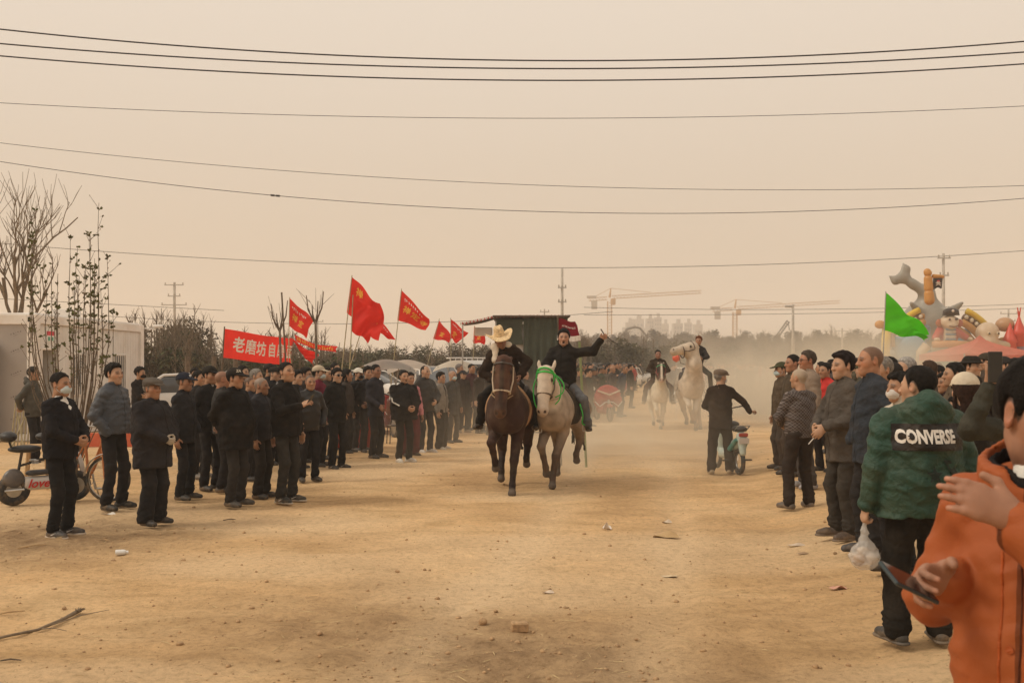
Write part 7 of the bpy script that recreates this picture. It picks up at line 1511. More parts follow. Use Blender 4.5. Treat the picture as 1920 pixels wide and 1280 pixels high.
stand(900, 812, 'person in long dark brown coat partly behind the bay horse', 55, LG, H=1.68, hair='short', jc=(.032, .022, .019), hem=.55, tc=(.03, .022, .018))
stand(920, 815, 'person in dark coat hidden behind the bay horse forelegs', 60, LG, H=1.66, hair='short', jc=(.028, .02, .018), hem=.6)
stand(985, 812, 'person in dark coat between the two galloping horses', 40, LG, H=1.60, hair='short', jc=(.03, .025, .022), hem=.7)
stand(964, 800, 'person in white bucket hat below the canvas stall', 20, LG, H=1.66, hat='bucket', hatc=(.56, .50, .42), hair='short', jc=(.08, .04, .035))
stand(979, 796, 'person in pale cap beside the white bucket hat', 10, LG, H=1.66, hat='ball', hatc=(.50, .44, .36), hair='short', jc=(.10, .06, .05))
stand(1087, 806, 'person in olive army cap right of the grey horse rider', 35, LG, H=1.66, hat='army', hatc=(.05, .052, .03), hair='short', jc=(.05, .03, .025))
stand(1103, 800, 'person in long grey-green coat standing by the red motorbike', 60, LG, H=1.62, hair='side', jc=(.055, .058, .048), hem=.55, tc=(.04, .04, .035))
stand(1162, 781, 'person in blue jacket leaning over the red motorbike', 60, LG, H=1.72, hair='buzz', hc=(.05, .04, .035), jc=(.045, .06, .09), tc=(.035, .04, .05), lean=14)
stand(1148, 775, 'person with bald head beyond the red motorbike', 70, LG, H=1.68, hair='bald', jc=(.06, .05, .05))
stand(1182, 765, 'person in long black coat at the track edge beyond the blue jacket', 80, LG, H=1.74, hair='short', jc=(.018, .016, .015), hem=.5)

extra = [(365, 868, 1.70, 'short'), (430, 872, 1.66, 'grey'), (455, 865, 1.74, 'short'), (468, 900, 1.58, 'buzz'), (530, 868, 1.62, 'short'), (556, 880, 1.66, 'side'), (612, 860, 1.70, 'short'), (650, 850, 1.66, 'long')]
exl = ['dark-coated person just behind the navy badge cap', 'grey-haired person tucked behind the work glove man', 'tall person behind the white-lettered cap', 'cropped short person squeezed behind the slate jacket', 'person hidden behind the tall phone holder', 'parted-hair person between the phone holder and the smoker', 'person in black left of the sunglasses man', 'long-haired person behind the flag poles', 'person in dark coat right of the navy jacket', 'short-haired person in front of the brown canopy', 'person between the pink jacket and the puffer coat', 'grey-haired person behind the hooded youth']
for i, ((px, py, H_, hr_), lb) in enumerate(zip(extra, exl)): stand(px, py, lb, 55+(i*23) % 45, LG, H=H_, hair=hr_, hc=HG if hr_ == 'grey' else HB_, jc=random.choice([(.02, .02, .022), (.035, .033, .032), (.05, .04, .034), (.028, .03, .04)]), yaw=((i*17) % 40)-20)

# man with the e-bike
T_, Ti = stand(1351, 888, 'person in flat cap and dark jacket seen from behind, hand on the e-bike bars', 172, RG, H=1.68, hat='flat', hatc=(.16, .12, .09), hair='grey', hc=HG, yaw=-52, mask=(.45, .46, .45), jc=(.030, .019, .014), tc=(.030, .020, .016), tw=1.2, hem=.76, L='clasp', R=dict(w=(.50, .18, 1.02), pole=(.8, -.6, -.2), hd=(.75, .5, .15), curl=1.2), gap=.15, toeR=(.3, 1, 0), sc=(.30, .23, .15))
p = at(1386, 0, 16.0); r = empty('electric_bike', (p.x, 16.0, 0), R_(8), 'teal and white electric bike seen from behind beside the flat-capped person', 'electric bike')
wheel(r, (0, .0, .22), .22, .075, 'x', 12); wheel(r, (0, 1.05, .22), .22, .07, 'x', 12)
f = Field((-.25, -.35, .1), (.25, 1.2, 1.0), .02); f.cap((0, -.10, .62), (0, -.16, .36), .085, .05, k=.04); f.cap((0, .05, .50), (0, .35, .42), .10, .09, k=.05); f.cap((0, .3, .30), (0, .75, .28), .09, .08, k=.05); f.cap((0, .85, .35), (0, .80, .80), .07, .08, k=.05); V, Q = f.mesh(); obj('body', mesh_data('body', V, [Q]), 'paint', r, (.42, .50, .46))
for s in (-1, 1): mb = MB(); mb.tube([(s*.09, -.12, .58), (s*.11, .1, .42), (s*.10, .3, .35)], [.03, .045, .03], 8); mb.build('side_panel', 'paint', r, (.05, .22, .19)); mb = MB(); mb.box((s*.19, .10, .23), (.12, .06, .025), bev=.006); mb.build('foot_peg', 'rubber', r)
mb = MB(); mb.box((0, -.185, .655), (.15, .04, .06), bev=.012); mb.build('tail_light', 'paint', r, (.34, .03, .02)); mb = MB(); mb.box((0, -.21, .56), (.17, .015, .09), bev=.004); mb.build('number_plate', 'plastic', r, (.55, .5, .46))
for y, z, rx, nm in ((.0, .74, .12, 'rear_seat'), (.32, .80, .11, 'seat')): f = Field((-.2, y-.25, z-.12), (.2, y+.25, z+.12), .02); f.ell((0, y, z), (rx, .17, .055), k=.02); V, Q = f.mesh(); obj(nm, mesh_data(nm, V, [Q]), 'leather', r, (.035, .03, .026))
mb = MB(); mb.tube([(0, .82, .75), (0, .75, 1.02)], .022, 8); mb.tube([(-.36, .50, 1.10), (-.30, .62, 1.08), (-.1, .74, 1.03), (.1, .74, 1.03), (.30, .62, 1.08), (.36, .50, 1.10)], .013, 6); mb.build('handlebar', 'rubber', r)
bk = MB()
for k in range(5): bk.tube([(-.12+.06*k, .92, .78), (-.12+.06*k, .92, 1.0)], .007, 4)
for z in (.78, .89, 1.0): bk.tube([(-.13, .92, z), (.13, .92, z), (.13, 1.12, z), (-.13, 1.12, z), (-.13, .92, z)], .007, 4)
bk.build('basket', 'rubber', r); mb = MB(); mb.tube([(-.1, -.02, .70), (-.1, -.2, .80), (.1, -.2, .80), (.1, -.02, .70)], .010, 5); mb.build('grab_rail', 'steel', r)

# right verge
stand(1466, 880, 'person in olive cap and light blue mask at the head of the right row', -82, RG, H=1.70, hat='army', hatc=(.055, .058, .032), hair='short', mask=(.50, .62, .64), jc=(.085, .062, .042), tc=(.06, .045, .035), L='down', R='down', tw=1.15)
stand(1487, 892, 'bare-headed tanned person behind the olive cap', -78, RG, H=1.80, hair='fade', jc=(.075, .056, .038), tc=(.06, .045, .035), skin=(.34, .17, .10))
stand(1515, 915, 'tall person with glasses in tan jacket behind the patterned sweater', -80, RG, H=1.84, hair='short', hc=(.06, .045, .035), glasses='clear', jc=(.22, .165, .125), tc=(.07, .06, .055), sc=(.25, .24, .25), hem=.76, skin=(.36, .17, .10))
D_, Di = stand(1499, 953, 'grey-haired person in dark argyle patterned sweater seen from behind', -158, RG, H=1.66, hair='buzz', hc=(.34, .29, .22), yaw=20, jm='argyle' if 'argyle' in MATS else 'cloth', jc=(.05, .038, .034), tc=(.032, .024, .020), L='clasp', R='clasp', hem=.88, tw=1.12, sc=(.10, .08, .065), jname='sweater', gap=.15, collar=.02)
stand(1548, 884, 'person in bright red jacket between the row heads', -60, RG, H=1.66, hair='short', jc=(.50, .04, .035), tc=(.03, .025, .025))
G_, Gi = stand(1582, 1008, 'person in grey-brown jacket with a cigarette, hands before the belly', -78, RG, H=1.80, hair='side', hc=(.014, .009, .009), R='clasp', L=dict(ARMS['cig'], w=(.14, .27, 1.05)), jc=(.078, .066, .056), tc=(.042, .036, .030), hem=.72, thick=.028, sc=(.085, .06, .045), sole=(.16, .12, .085), yaw=6, gap=.12)
stand(1634, 1040, 'tall cropped-haired person in dark blue jacket, side view', -84, RG, H=1.84, hair='buzz', hc=(.075, .05, .035), R='pocket', L='pocket', jc=(.030, .036, .046), tc=(.022, .020, .020), hem=.76, skin=(.38, .19, .11), hres=.0055, sc=(.05, .05, .055))
stand(1688, 1075, 'person in white flower-print face mask beside the green jacket', -72, RG, H=1.60, hair='child', mask=(.62, .58, .54), jc=(.50, .44, .36), collar=.08, tc=BLACK, hres=.0055)
# green jacket with back print
GJ = (.020, .058, .040)
V_, Vi = stand(1722, 1203, 'stout person in green padded jacket with white back lettering, seen from behind', -174, RG, H=1.70, hair='short', hc=(.012, .010, .009), fat=.34, thick=.034, hood=1.3, hem=.80, jm='nylon', jc=GJ, tc=(.016, .014, .012), tw=1.28, R='pocket', L=dict(w=(.33, .02, .86), pole=(.6, -1, 0), curl=1.3), yaw=34, sc=(.045, .040, .035), sole=(.10, .085, .07), wr=.007, wl=.10, res=.009, hres=.0042, handres=.005, gap=.14)
jo = [c for c in V_.children if c.name.startswith('jacket')][0]; bvh = BVHTree.FromPolygons([v.co[:] for v in jo.data.vertices], [tuple(p.vertices) for p in jo.data.polygons])
def project(V2, off):
    """lay flat artwork (x, z) on the back of the jacket, seen from behind"""
    out = []
    for x, z in V2:
        h = bvh.ray_cast(Vector((x, -1.0, z)), Vector((0, 1, 0)))[0]; out.append((x, (h.y if h else -.15)-off, z))
    return np.array(out)
def decal(name, V2, F, off, mat, col): mb = MB(); mb.add(project(V2, off), F); return mb.build(name, mat, jo, col, smooth=True)
def panel_pts(x0, x1, z0, z1, nx, nz): P_ = [(x0+(x1-x0)*i/nx, z0+(z1-z0)*j/nz) for i in range(nx+1) for j in range(nz+1)]; return P_, [(i*(nz+1)+j, (i+1)*(nz+1)+j, (i+1)*(nz+1)+j+1, i*(nz+1)+j+1) for i in range(nx) for j in range(nz)]
P2, F2 = panel_pts(-.235, .20, 1.205, 1.365, 36, 14); decal('back_panel', P2, F2, .006, 'nylon', (.014, .012, .011))
SZc = 1.29
V2, F2 = text_flat('CONVERSE', .108, .005, 0, 'CENTER', 1.0); x0, x1 = V2[:, 0].min(), V2[:, 0].max(); V2[:, 0] = (V2[:, 0]-(x0+x1)/2)*(.34/(x1-x0))
V2, F2 = refine(V2, F2, .035); zc = (V2[:, 1].min()+V2[:, 1].max())/2
decal('lettering', [(x-.05, SZc+(y-zc)*1.0) for x, y, _ in V2], F2, .011, 'print', (.70, .66, .60))
def star(cx, cz, R): return [(cx+(R if k % 2 == 0 else R*.42)*math.sin(k*math.pi/5), cz+(R if k % 2 == 0 else R*.42)*math.cos(k*math.pi/5)) for k in range(10)]+[(cx, cz)], [(k, (k+1) % 10, 10) for k in range(10)]
xO = -.05-.17+.34*.205; P2, F2 = star(xO, SZc, .022); decal('star_mark', P2, F2, .016, 'print', (.02, .017, .015))
P2, F2 = star(-.02, 1.06, .055); decal('star_mark', P2, F2, .007, 'nylon', (.010, .020, .015))
decal('chevron_mark', [(.04, 1.15), (.085, 1.15), (.14, 1.08), (.14, 1.04), (.085, .975), (.04, .975), (.10, 1.06)], [(0, 1, 2, 6), (2, 3, 6), (3, 4, 5, 6)], .007, 'nylon', (.010, .020, .015))
# carrier bag in the left hand
hp_ = Vi['world'](Vi['arms'][-1][1]+v3(-.01, .01, -.10)); r = empty('carrier_bag', (hp_.x, hp_.y, hp_.z-.30), 0, 'thin clear plastic carrier bag of buns held by the green-jacketed person', 'bag')
f = Field((-.15, -.15, -.05), (.15, .15, .36), .010); f.ell((0, 0, .08), (.095, .075, .085), k=.03); f.cap((0, 0, .14), (0, 0, .31), .035, .012, k=.05); f.wrinkle(.006, .05, 3); V, Q = f.mesh(); obj('bag_film', mesh_data('bag_film', V, [Q]), 'plastic_bag', r)
for c_, rad, col in (((-.03, .0, .06), (.045, .045, .04), (.42, .26, .14)), ((.04, -.01, .07), (.04, .04, .038), (.60, .52, .44)), ((.0, .02, .11), (.04, .035, .03), (.52, .42, .32))): f = Field(v3(*c_)-.07, v3(*c_)+.07, .010); f.ell(c_, rad, k=.01); V, Q = f.mesh(); obj('bun', mesh_data('bun', V, [Q]), 'cloth', r, col)

# orange-jacketed person close to the camera
OJ = (.34, .085, .023)
O_, Oi = stand(1956, 1300, 'person in orange jacket nearest the camera, phone in one hand, other hand raised', -45, RG, Yd=2.40, H=1.80, hair='short', hc=(.010, .008, .007), yaw=58, pitch=-14, skin=(.34, .17, .105), shirt=(.72, .68, .62), vneck=.20, vw=.14, collar=0, thick=.028, fat=.0, jm='rainwear', jc=OJ, hem=.70, wr=.003, wl=.15, vfold=.006, res=.0085, hres=.0036, handres=.0038, tc=(.03, .03, .035),
    R=dict(W=(1782, 1082, 2.40), polew=(.3, 1, -.3), hdw=(-.88, -.42, -.02), htw=(.1, -.25, 1), curl=.95, size=1.06, thumb=.75), L=dict(W=(1902, 968, 2.20), polew=(1, -.1, -.8), hdw=(-1, .0, .42), htw=(-.3, .3, 1), curl=.32, size=1.0, thumb=.15, spread=.15))
W = Oi['world'](Oi['arms'][1][1]); c = at(1704, 1092, 2.28); r = empty('smartphone', c, 0, 'dark smartphone held flat by the orange-jacketed person', 'phone'); ax_ = (at(1765, 1122, 2.34)-at(1640, 1062, 2.22)).normalized(); up = Vector((.25, -.45, .85)); up = (up-ax_*up.dot(ax_)).normalized(); sd = ax_.cross(up); M3 = Matrix((ax_, sd, up)).transposed()
mb = MB(); mb.box((0, 0, 0), (.162, .076, .009), bev=.003, M=M3); mb.build('body', 'plastic', r, (.035, .05, .055)); mb = MB(); mb.box(np.array(up)*.0052, (.154, .070, .0014), M=M3); mb.build('screen', 'black_glass', r)
jo2 = [c_ for c_ in O_.children if c_.name.startswith('jacket')][0]; b2 = BVHTree.FromPolygons([v.co[:] for v in jo2.data.vertices], [tuple(p_.vertices) for p_ in jo2.data.polygons])
def front_line(xs_, name, rad, col, z0=.72, z1=1.36):
    for x_ in xs_:
        pts = []
        for z in np.linspace(z0, z1, 40):
            h = b2.ray_cast(Vector((x_+.006*math.sin(z*9), 1.0, z)), Vector((0, -1, 0)))[0]
            if h: pts.append((h.x, min(h.y, .30)+rad*.1, h.z))
        if len(pts) > 3: mb = MB(); mb.tube(pts, rad, 6); mb.build(name, 'nylon', jo2, col, smooth=True)
front_line((-.012, .045), 'placket_seam', .0035, (.40, .085, .018)); front_line((.0,), 'zip', .0025, (.16, .035, .01))
for z in (.86, 1.0, 1.14):
    h = b2.ray_cast(Vector((.018, 1, z)), Vector((0, -1, 0)))[0]
    if h: mb = MB(); mb.lathe([(.001, -.002), (.009, -.001), (.009, .002), (.001, .003)], seg=14); q = mb.V[0]; mb.V[0] = np.stack([q[:, 0]+h.x, q[:, 2]+h.y+.002, q[:, 1]+h.z], 1); mb.build('snap_button', 'nylon', jo2, (.36, .08, .02))
# open stand-up collar with a dark lining
tp_ = Oi['tp']
for nm, ro, ri2, z1, col, mt in (('collar', .138, .116, 1.515, OJ, 'rainwear'), ('collar_lining', .117, .100, 1.508, (.012, .011, .012), 'cloth')):
    f = Field((-.25, -.25, 1.3), (.25, .28, 1.6), .0075); f.cap(tp_(0, -.01, 1.37), tp_(0, .012, z1), ro, ro*.98, k=.01, flat=((0, 1, 0), .92)); f.cap(tp_(0, -.01, 1.2), tp_(0, .012, 1.8), ri2, ri2*.98, k=.006, op='s', flat=((0, 1, 0), .92))
    f.cut(tp_(0, 0, z1), (0, .35, 1)); f.cap(tp_(0, .17, 1.30), tp_(0, .16, 1.62), .035, .085, k=.015, op='s'); f.wrinkle(.003, .08, 4); V, Q = f.mesh(); obj(nm, mesh_data(nm, V*Oi['S'], [Q]), mt, O_, col)

# person lifting a phone over the heads, and the others behind the green jacket
H1, H1i = stand(1938, 1230, 'person in dark sleeve lifting a phone overhead behind the orange jacket', -165, RG, Yd=5.3, H=1.66, hair='short', hat='ball', hatc=(.05, .045, .035), jc=(.045, .045, .036), L=dict(W=(1858, 722, 5.1), polew=(.1, .4, -1), hdw=(.12, -.05, 1), htw=(1, 0, .2), curl=.8, size=1.0), R='down', res=.012, hres=.006)
c = at(1866, 688, 5.06); r = empty('smartphone', c, R_(4), 'dark smartphone held upright over the heads', 'phone'); mb = MB(); mb.box((0, 0, 0), (.075, .010, .158), bev=.003); mb.build('body', 'plastic', r, (.03, .028, .025)); mb = MB(); mb.box((0, .0056, 0), (.069, .0014, .15)); mb.build('screen', 'black_glass', r)
stand(1812, 1130, 'long brown-haired person in cap with a white crown and dark coat', -150, RG, Yd=6.6, H=1.60, hair='long', hc=(.035, .018, .013), hat='ball', hatc=(.55, .47, .36), jc=(.018, .015, .014), res=.013, hres=.007, mask=(.5, .58, .6), yaw=-40)
bgp = [(1655, 1000, 1.72, dict(hair='short', hc=HG, jc=(.06, .05, .05)), 'grey-haired person behind the blue jacket'), (1672, 985, 1.66, dict(hat='ball', hair='short', jc=(.05, .045, .04)), 'capped person between the blue and green jackets'), (1700, 970, 1.72, dict(hair='grey', hc=(.3, .28, .26), jc=(.06, .06, .06)), 'silver-haired person left of the green hood'),
    (1790, 985, 1.66, dict(hair='short', jc=(.11, .08, .055), yaw=20), 'brown-coated person right of the green jacket'), (1775, 960, 1.55, dict(hair='child', jc=(.05, .03, .03)), 'small dark-haired person beyond the green shoulder'), (1825, 930, 1.74, dict(hat='bucket', hatc=(.02, .018, .016), hair='short', jc=(.03, .025, .02), yaw=150), 'person in black brimmed hat facing the camera'),
    (1797, 1030, 1.36, dict(hair='child', jc=(.50, .13, .05), yaw=-30), 'child in orange top peeping past the dark coats'), (1850, 900, 1.80, dict(hat='army', hatc=(.05, .042, .03), hair='short', jc=(.06, .045, .035)), 'tall person in brown cap beside the lifted phone'), (1885, 905, 1.74, dict(hat='ball', hatc=(.03, .028, .028), hair='short', jc=(.04, .035, .03), yaw=150), 'person in dark cap right of the lifted phone'),
    (1742, 900, 1.68, dict(hair='long', hc=(.05, .03, .02), jc=(.09, .075, .06)), 'long-haired person in front of the red gazebo'), (1760, 880, 1.62, dict(hair='short', jc=(.12, .09, .07)), 'person in tan under the gazebo edge'), (1668, 905, 1.74, dict(hair='short', jc=(.42, .36, .34)), 'person in pale pink top under the blue slide'), (1690, 890, 1.70, dict(hat='ball', hatc=(.2, .18, .16), hair='short', jc=(.05, .05, .06)), 'person in grey cap under the blue slide'), (1905, 960, 1.70, dict(hair='long', jc=(.1, .04, .04)), 'person at the right edge behind the orange jacket'),
    (1560, 850, 1.72, dict(hair='short', jc=(.05, .04, .04)), 'person in dark coat behind the red jacket'), (1605, 860, 1.74, dict(hair='short', jc=(.07, .06, .04)), 'person in olive coat between grey and blue jackets'), (1540, 835, 1.68, dict(hair='short', jc=(.06, .045, .04)), 'person far along the right row'), (1618, 880, 1.66, dict(hat='army', hatc=(.05, .055, .03), hair='grey', jc=(.06, .055, .04)), 'person in olive cap behind the blue jacket collar')]
for i, (px, py, H_, kw, lb) in enumerate(bgp): stand(px, py, lb, -70-(i*37) % 70, RG, H=H_, **kw)

# things held or worn
def prop(name, mat, col, loc, build, label, cat): mb = MB(); build(mb); o = mb.build(name, mat, None, col, loc=loc); return tag(o, label, cat)
E, W, hd, ht, a = Pi['arms'][1]; q = Pi['world'](W+hd*.10+v3(-.01, .02, .03)); d = Pi['dir'](hd); o = prop('smartphone', 'plastic', (.05, .045, .035), q, lambda mb: mb.box((0, 0, 0), (.075, .15, .009), bev=.003), 'phone in the raised hand of the tall black-jacketed person', 'phone'); o.rotation_euler = (R_(58), 0, R_(66+180+10))
for inf, lb, sd_ in ((Qi, 'lit cigarette between the fingers of the leather-jacketed person', 1), (Wi, 'cigarette held by the tanned person in navy', 1), (Gi, 'cigarette held by the grey-brown jacketed person', -1)):
    E, W, hd, ht, a = inf['arms'][sd_]; q = inf['world'](W+hd*.15); d = inf['dir'](unit(hd+v3(0, .2, -.3))); prop('cigarette', 'print', (.7, .66, .6), q, lambda mb: mb.tube([(0, 0, 0), tuple(d*.075)], .0045, 6), lb, 'cigarette')
def worn_text(root, info, body, size, hl, yawdeg, col, off=0):
    hc_, Mh, hs = info['head']; V, F = text_flat(body, size, .002); A = rot3(yawdeg, 0, 0); P_ = np.stack([V[:, 0], np.zeros(len(V)), V[:, 1]], 1) @ rot3(180, 0, 0).T @ A.T+np.array(hl); mb = MB(); mb.add((hc_+hs*(P_ @ Mh.T))*info['S'], F); cp = [c_ for c_ in root.children if c_.name.startswith('cap')][0]; mb.build('lettering', 'print', cp, col)
worn_text(K_, Ki, 'ZA', .045, (.062, .085, .095), -38, (.6, .57, .5))
hc_, Mh, hs = F1i['head']; mb = MB(); mb.lathe([(.001, 0), (.018, .001), (.018, .004), (.001, .005)], seg=14); V = mb.V[0] @ np.array(Euler((math.pi/2, 0, 0)).to_matrix()).T @ rot3(180-25, 0, 0).T+v3(.045, .108, .09); mb.V[0] = (hc_+hs*(V @ Mh.T))*F1i['S']; mb.build('badge', 'print', [c_ for c_ in F1.children if c_.name.startswith('cap')][0], (.6, .6, .6))
def swoosh(root, info, s):
    hip, K, an, toe = info['legs'][s]; S = info['S']; sh_ = [c_ for c_ in root.children if c_.name.startswith('shoe') and 'sole' not in c_.name][0 if s == 1 else 1]
    rt = unit(np.cross(toe, v3(0, 0, 1))); o0 = an+v3(0, 0, -.045)+rt*.047*(1)
    pr_ = [(-.04, .012), (-.045, .002), (-.03, -.010), (.0, -.006), (.07, .028), (.0, .004), (-.025, .0)]; mb = MB(); mb.add([(o0+toe*(x+.03)+v3(0, 0, z)+rt*.001)*S for x, z in pr_], [(0, 1, 6), (1, 2, 6), (2, 3, 5, 6), (3, 4, 5)]); mb.build('swoosh', 'print', sh_, (.65, .62, .58))
for rr, ii_ in ((B, Bi), (P_, Pi), (S_, Si)): swoosh(rr, ii_, 1); swoosh(rr, ii_, -1)
E, W, hd, ht, a = Xi['arms'][1]; mb = MB(); sh0 = Xi['tp'](.20, -.02, 1.36); mb.tube([np.array(sh0)*Xi['S'], (np.array(sh0)*.5+E*.5+v3(.065, .02, 0))*Xi['S'], (E+v3(.06, .02, .02))*Xi['S'], (E*.5+W*.5+v3(.06, .05, .0))*Xi['S']], .012, 6); mb.build('sleeve_stripe', 'cloth', [c_ for c_ in X_.children if c_.name.startswith('jacket')][0], (.62, .58, .52))

# ------------------------------------------------------------------ the dense crowd further along
VARC = []
for i, (kw) in enumerate([dict(hair='short'), dict(hair='buzz', hc=(.05, .04, .035)), dict(hat='ball', hatc=(.03, .03, .035), hair='short'), dict(hair='long', L='clasp', R='clasp'), dict(hat='bucket', hatc=(.4, .36, .3), hair='short'), dict(hair='fluff', L='pocket', R='pocket', hem=.7), dict(hair='short', hood=1.0, thick=.04), dict(hat='army', hatc=(.04, .045, .03), hair='grey', hc=HG, L='back', R='back'), dict(hair='thin', hc=HG), dict(hair='side', R='phone', hem=.68)]):
    parts, _ = person_parts(dict(kw, H=1.70, res=.034, hres=.017, handres=.02), 300+i); V = []; Q = []; mi = []; n = 0; mats = ['crowd', 'crowd_trousers', 'crowd_skin', 'crowd_hair', 'crowd_hat', 'crowd_shoe']
    for nm, v, q, m_, c_, T in parts:
        q = q if not isinstance(q, list) else q[0]; k = {'jacket': 0, 'trousers': 1, 'body': 2, 'hair': 3, 'cap': 4, 'hat': 4}.get(nm, 5); V.append(v); Q.append(q+n); mi += [k]*len(q); n += len(v)
    if i == 0:
        for nm, c_ in (('crowd_trousers', (.028, .025, .025)), ('crowd_skin', (.36, .19, .115)), ('crowd_hair', (.014, .012, .011)), ('crowd_hat', (.10, .09, .08)), ('crowd_shoe', (.06, .05, .045))): surf_mat(nm, c_, .8, 8, .2, 0)
    me = mesh_data('figure', np.concatenate(V), [np.concatenate(Q)])
    for nm in mats: me.materials.append(MATS[nm])
    me.polygons.foreach_set('material_index', np.array(mi, dtype=np.int32)); VARC.append(me)
CC = [(.02, .019, .02)]*5+[(.035, .033, .035), (.03, .035, .05), (.05, .045, .04), (.08, .07, .06), (.40, .05, .03), (.34, .035, .03), (.10, .03, .03), (.05, .06, .09), (.30, .22, .17), (.14, .11, .08), (.42, .16, .14), (.05, .07, .05)]
gc = random.Random(17)
def crowd_fig(x, y, th_, label, group):
    me = VARC[gc.randrange(len(VARC))]; o = bpy.data.objects.new('person', me); COL.objects.link(o); o.location = (x, y, 0); o.rotation_euler.z = R_(th_+180); k = gc.uniform(.92, 1.06); o.scale = (k, k, k); o.color = (*gc.choice(CC), 1); tag(o, label, 'person', group)
cnt = 0; Y = 33.5
while Y < 62:
    xe = 4.0+(Y-39.5)*.158; x = xe-.1-gc.random()*.4; lim = (1070-960)/FPX*Y
    while x > lim and cnt < 125:
        crowd_fig(x, Y+gc.uniform(-.4, .4), gc.choice([60, 75, 85, 95, 40, 20]), 'spectator in the dense crowd along the left edge of the track beyond the red motorbike', 'crowd along the left edge'); cnt += 1; x -= gc.uniform(.42, .75)
    Y += .85 if Y < 50 else 1.15
for i in range(16): Y = gc.uniform(29, 36); crowd_fig((gc.uniform(945, 1075)-960)/FPX*Y, Y, gc.choice([20, 50, 70, 10]), 'spectator standing under the canvas stall behind the lead horses', 'crowd under the stall')
for i in range(22): Y = gc.uniform(16, 38); crowd_fig((gc.uniform(1650, 1915)-960)/FPX*Y, Y, gc.choice([-60, -80, -100, 170]), 'spectator in the loose crowd before the inflatable slide', 'crowd before the slide')
for i in range(10): Y = gc.uniform(24, 32); crowd_fig((gc.uniform(1555, 1660)-960)/FPX*Y, Y, gc.choice([-60, -80, -100]), 'spectator far along the right verge in the dust', 'crowd along the right verge')
for i in range(46): Y = gc.uniform(44, 66); crowd_fig((gc.uniform(1235, 1560)-960)/FPX*Y, Y, gc.choice([0, 30, -60, 80, 170]), 'spectator half lost in the dust behind the rear horses', 'crowd in the dust')
Vs, Qs, n = [], [], 0; mi = []
src = []
for me in VARC[:6]:
    v = np.empty(len(me.vertices)*3, np.float32); me.vertices.foreach_get('co', v); q = np.empty(len(me.loops), np.int32); me.loops.foreach_get('vertex_index', q); m_ = np.empty(len(me.polygons), np.int32); me.polygons.foreach_get('material_index', m_); src.append((v.reshape(-1, 3), q.reshape(-1, 4), m_))
pos = []
for i in range(170): Y = gc.uniform(62, 112); xe = 4.0+(Y-39.5)*.158; pos.append((gc.uniform((1075-960)/FPX*Y, xe), Y))
for i in range(150): Y = gc.uniform(66, 110); pos.append(((gc.uniform(1300, 1640)-960)/FPX*Y, Y))
for x, y in pos:
    v, q, m_ = src[gc.randrange(6)]; a = gc.uniform(0, 6.28); ca, sa = math.cos(a), math.sin(a); Vs.append(v @ np.array([[ca, sa, 0], [-sa, ca, 0], [0, 0, 1]])*gc.uniform(.93, 1.05)+np.array([x, y, 0])); Qs.append(q+n); n += len(v); mm = m_.copy(); mm[m_ == 0] = gc.choice([0, 1, 1, 5, 6, 7]); mi.append(mm)
me = mesh_data('far_crowd', np.concatenate(Vs), [np.concatenate(Qs)])
surf_mat('crowd_red', (.36, .05, .04), .9, 5, .2, 0); surf_mat('crowd_blue', (.05, .06, .09), .9, 5, .2, 0)
for nm in ['crowd', 'crowd_trousers', 'crowd_skin', 'crowd_hair', 'crowd_hat', 'crowd_shoe', 'crowd_red', 'crowd_blue']: me.materials.append(MATS[nm])
me.polygons.foreach_set('material_index', np.concatenate(mi)); o = obj('far_crowd', me, None, None, (.04, .035, .035)); tag(o, 'mass of distant spectators lost in the dust at the end of the track', kind='stuff')

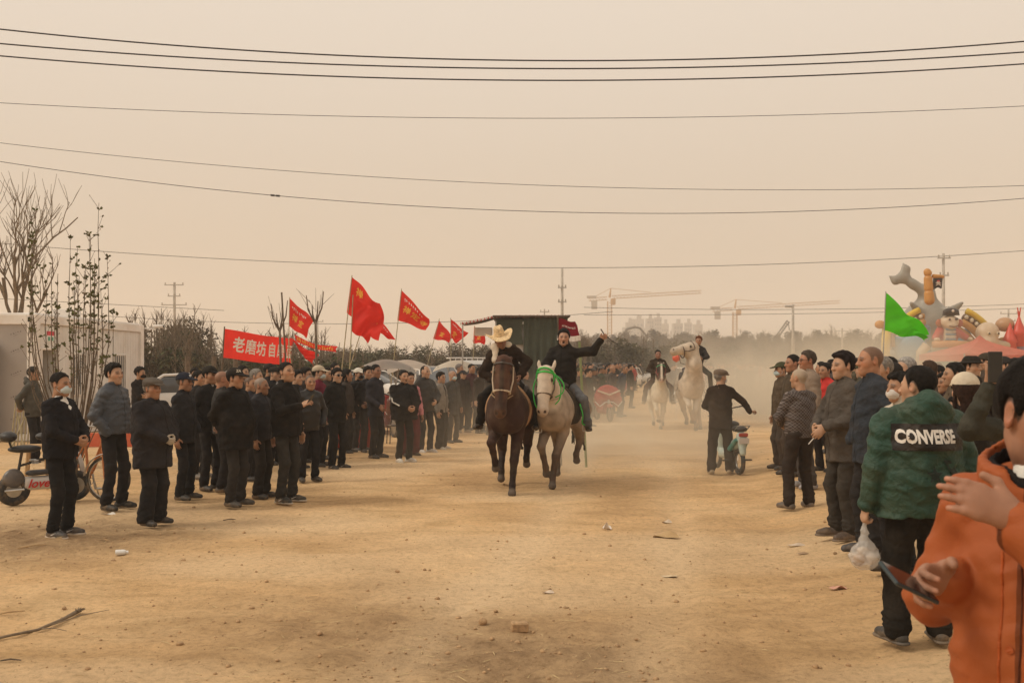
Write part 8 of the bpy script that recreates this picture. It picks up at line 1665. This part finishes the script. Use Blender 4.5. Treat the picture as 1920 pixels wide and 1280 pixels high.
# ------------------------------------------------------------------ dusty air
def volume_box(name, lo, hi, dens, col, label, aniso=.0, cloud=None):
    lo, hi = v3(*lo), v3(*hi); mb = MB(); c = (lo+hi)/2; mb.box((0, 0, 0), tuple(hi-lo)); m = bpy.data.materials.new(name); m.use_nodes = True; t = m.node_tree; t.nodes.clear()
    out = t.nodes.new('ShaderNodeOutputMaterial'); v = t.nodes.new('ShaderNodeVolumePrincipled'); v.inputs['Color'].default_value = (*col, 1); v.inputs['Density'].default_value = dens; v.inputs['Anisotropy'].default_value = aniso
    t.links.new(v.outputs[0], out.inputs['Volume'])
    if cloud:
        tc = N(t, 'TexCoord'); nz = N(t, 'TexNoise'); nz.inputs['Scale'].default_value = cloud[0]; nz.inputs['Detail'].default_value = 3; t.links.new(tc.outputs['Object'], nz.inputs['Vector'])
        r1 = N(t, 'MapRange'); r1.inputs[1].default_value = .38; r1.inputs[2].default_value = .72; t.links.new(nz.outputs[0], r1.inputs[0])
        mp = N(t, 'Mapping'); mp.inputs['Scale'].default_value = tuple(2/(hi-lo)); t.links.new(tc.outputs['Object'], mp.inputs[0]); sx = N(t, 'SeparateXYZ'); t.links.new(mp.outputs[0], sx.inputs[0])
        ln = N(t, 'VectorMath', operation='LENGTH'); cb = N(t, 'CombineXYZ'); t.links.new(sx.outputs[0], cb.inputs[0]); t.links.new(sx.outputs[1], cb.inputs[1]); t.links.new(cb.outputs[0], ln.inputs[0])
        r2 = N(t, 'MapRange', interpolation_type='SMOOTHSTEP'); r2.inputs[1].default_value = 1.0; r2.inputs[2].default_value = .25; t.links.new(ln.outputs['Value'], r2.inputs[0])
        r3 = N(t, 'MapRange', interpolation_type='SMOOTHSTEP'); r3.inputs[1].default_value = 1.0; r3.inputs[2].default_value = cloud[1]; t.links.new(sx.outputs[2], r3.inputs[0])
        def mul(a, b_):
            m_ = N(t, 'Math', operation='MULTIPLY'); t.links.new(a, m_.inputs[0])
            if isinstance(b_, float): m_.inputs[1].default_value = b_
            else: t.links.new(b_, m_.inputs[1])
            return m_.outputs[0]
        t.links.new(mul(mul(mul(r1.outputs[0], r2.outputs[0]), r3.outputs[0]), float(dens)), v.inputs['Density'])
    o = mb.build(name, m, None, loc=tuple(c)); return tag(o, label, kind='stuff')
volume_box('haze', (-700, -60, -1.2), (700, 1100, 75), .0012, (.985, .95, .905), 'yellow dust haze hanging over the whole fairground')
volume_box('dust', (4.0, 18.5, -.25), (14.5, 46, 3.3), .85, (.97, .87, .71), 'dust cloud kicked up behind the rear horses', cloud=(.45, -.9))
volume_box('dust', (-4.5, 12.6, -.25), (5.0, 24, 2.1), .07, (.93, .80, .62), 'low veil of dust round the lead horses and the left row', cloud=(.5, -.8))
volume_box('dust', (-1.4, 13.7, -.2), (5.4, 24, 1.7), .85, (.97, .87, .70), 'puff of dust round the hooves of the lead horses', cloud=(.8, -.9))
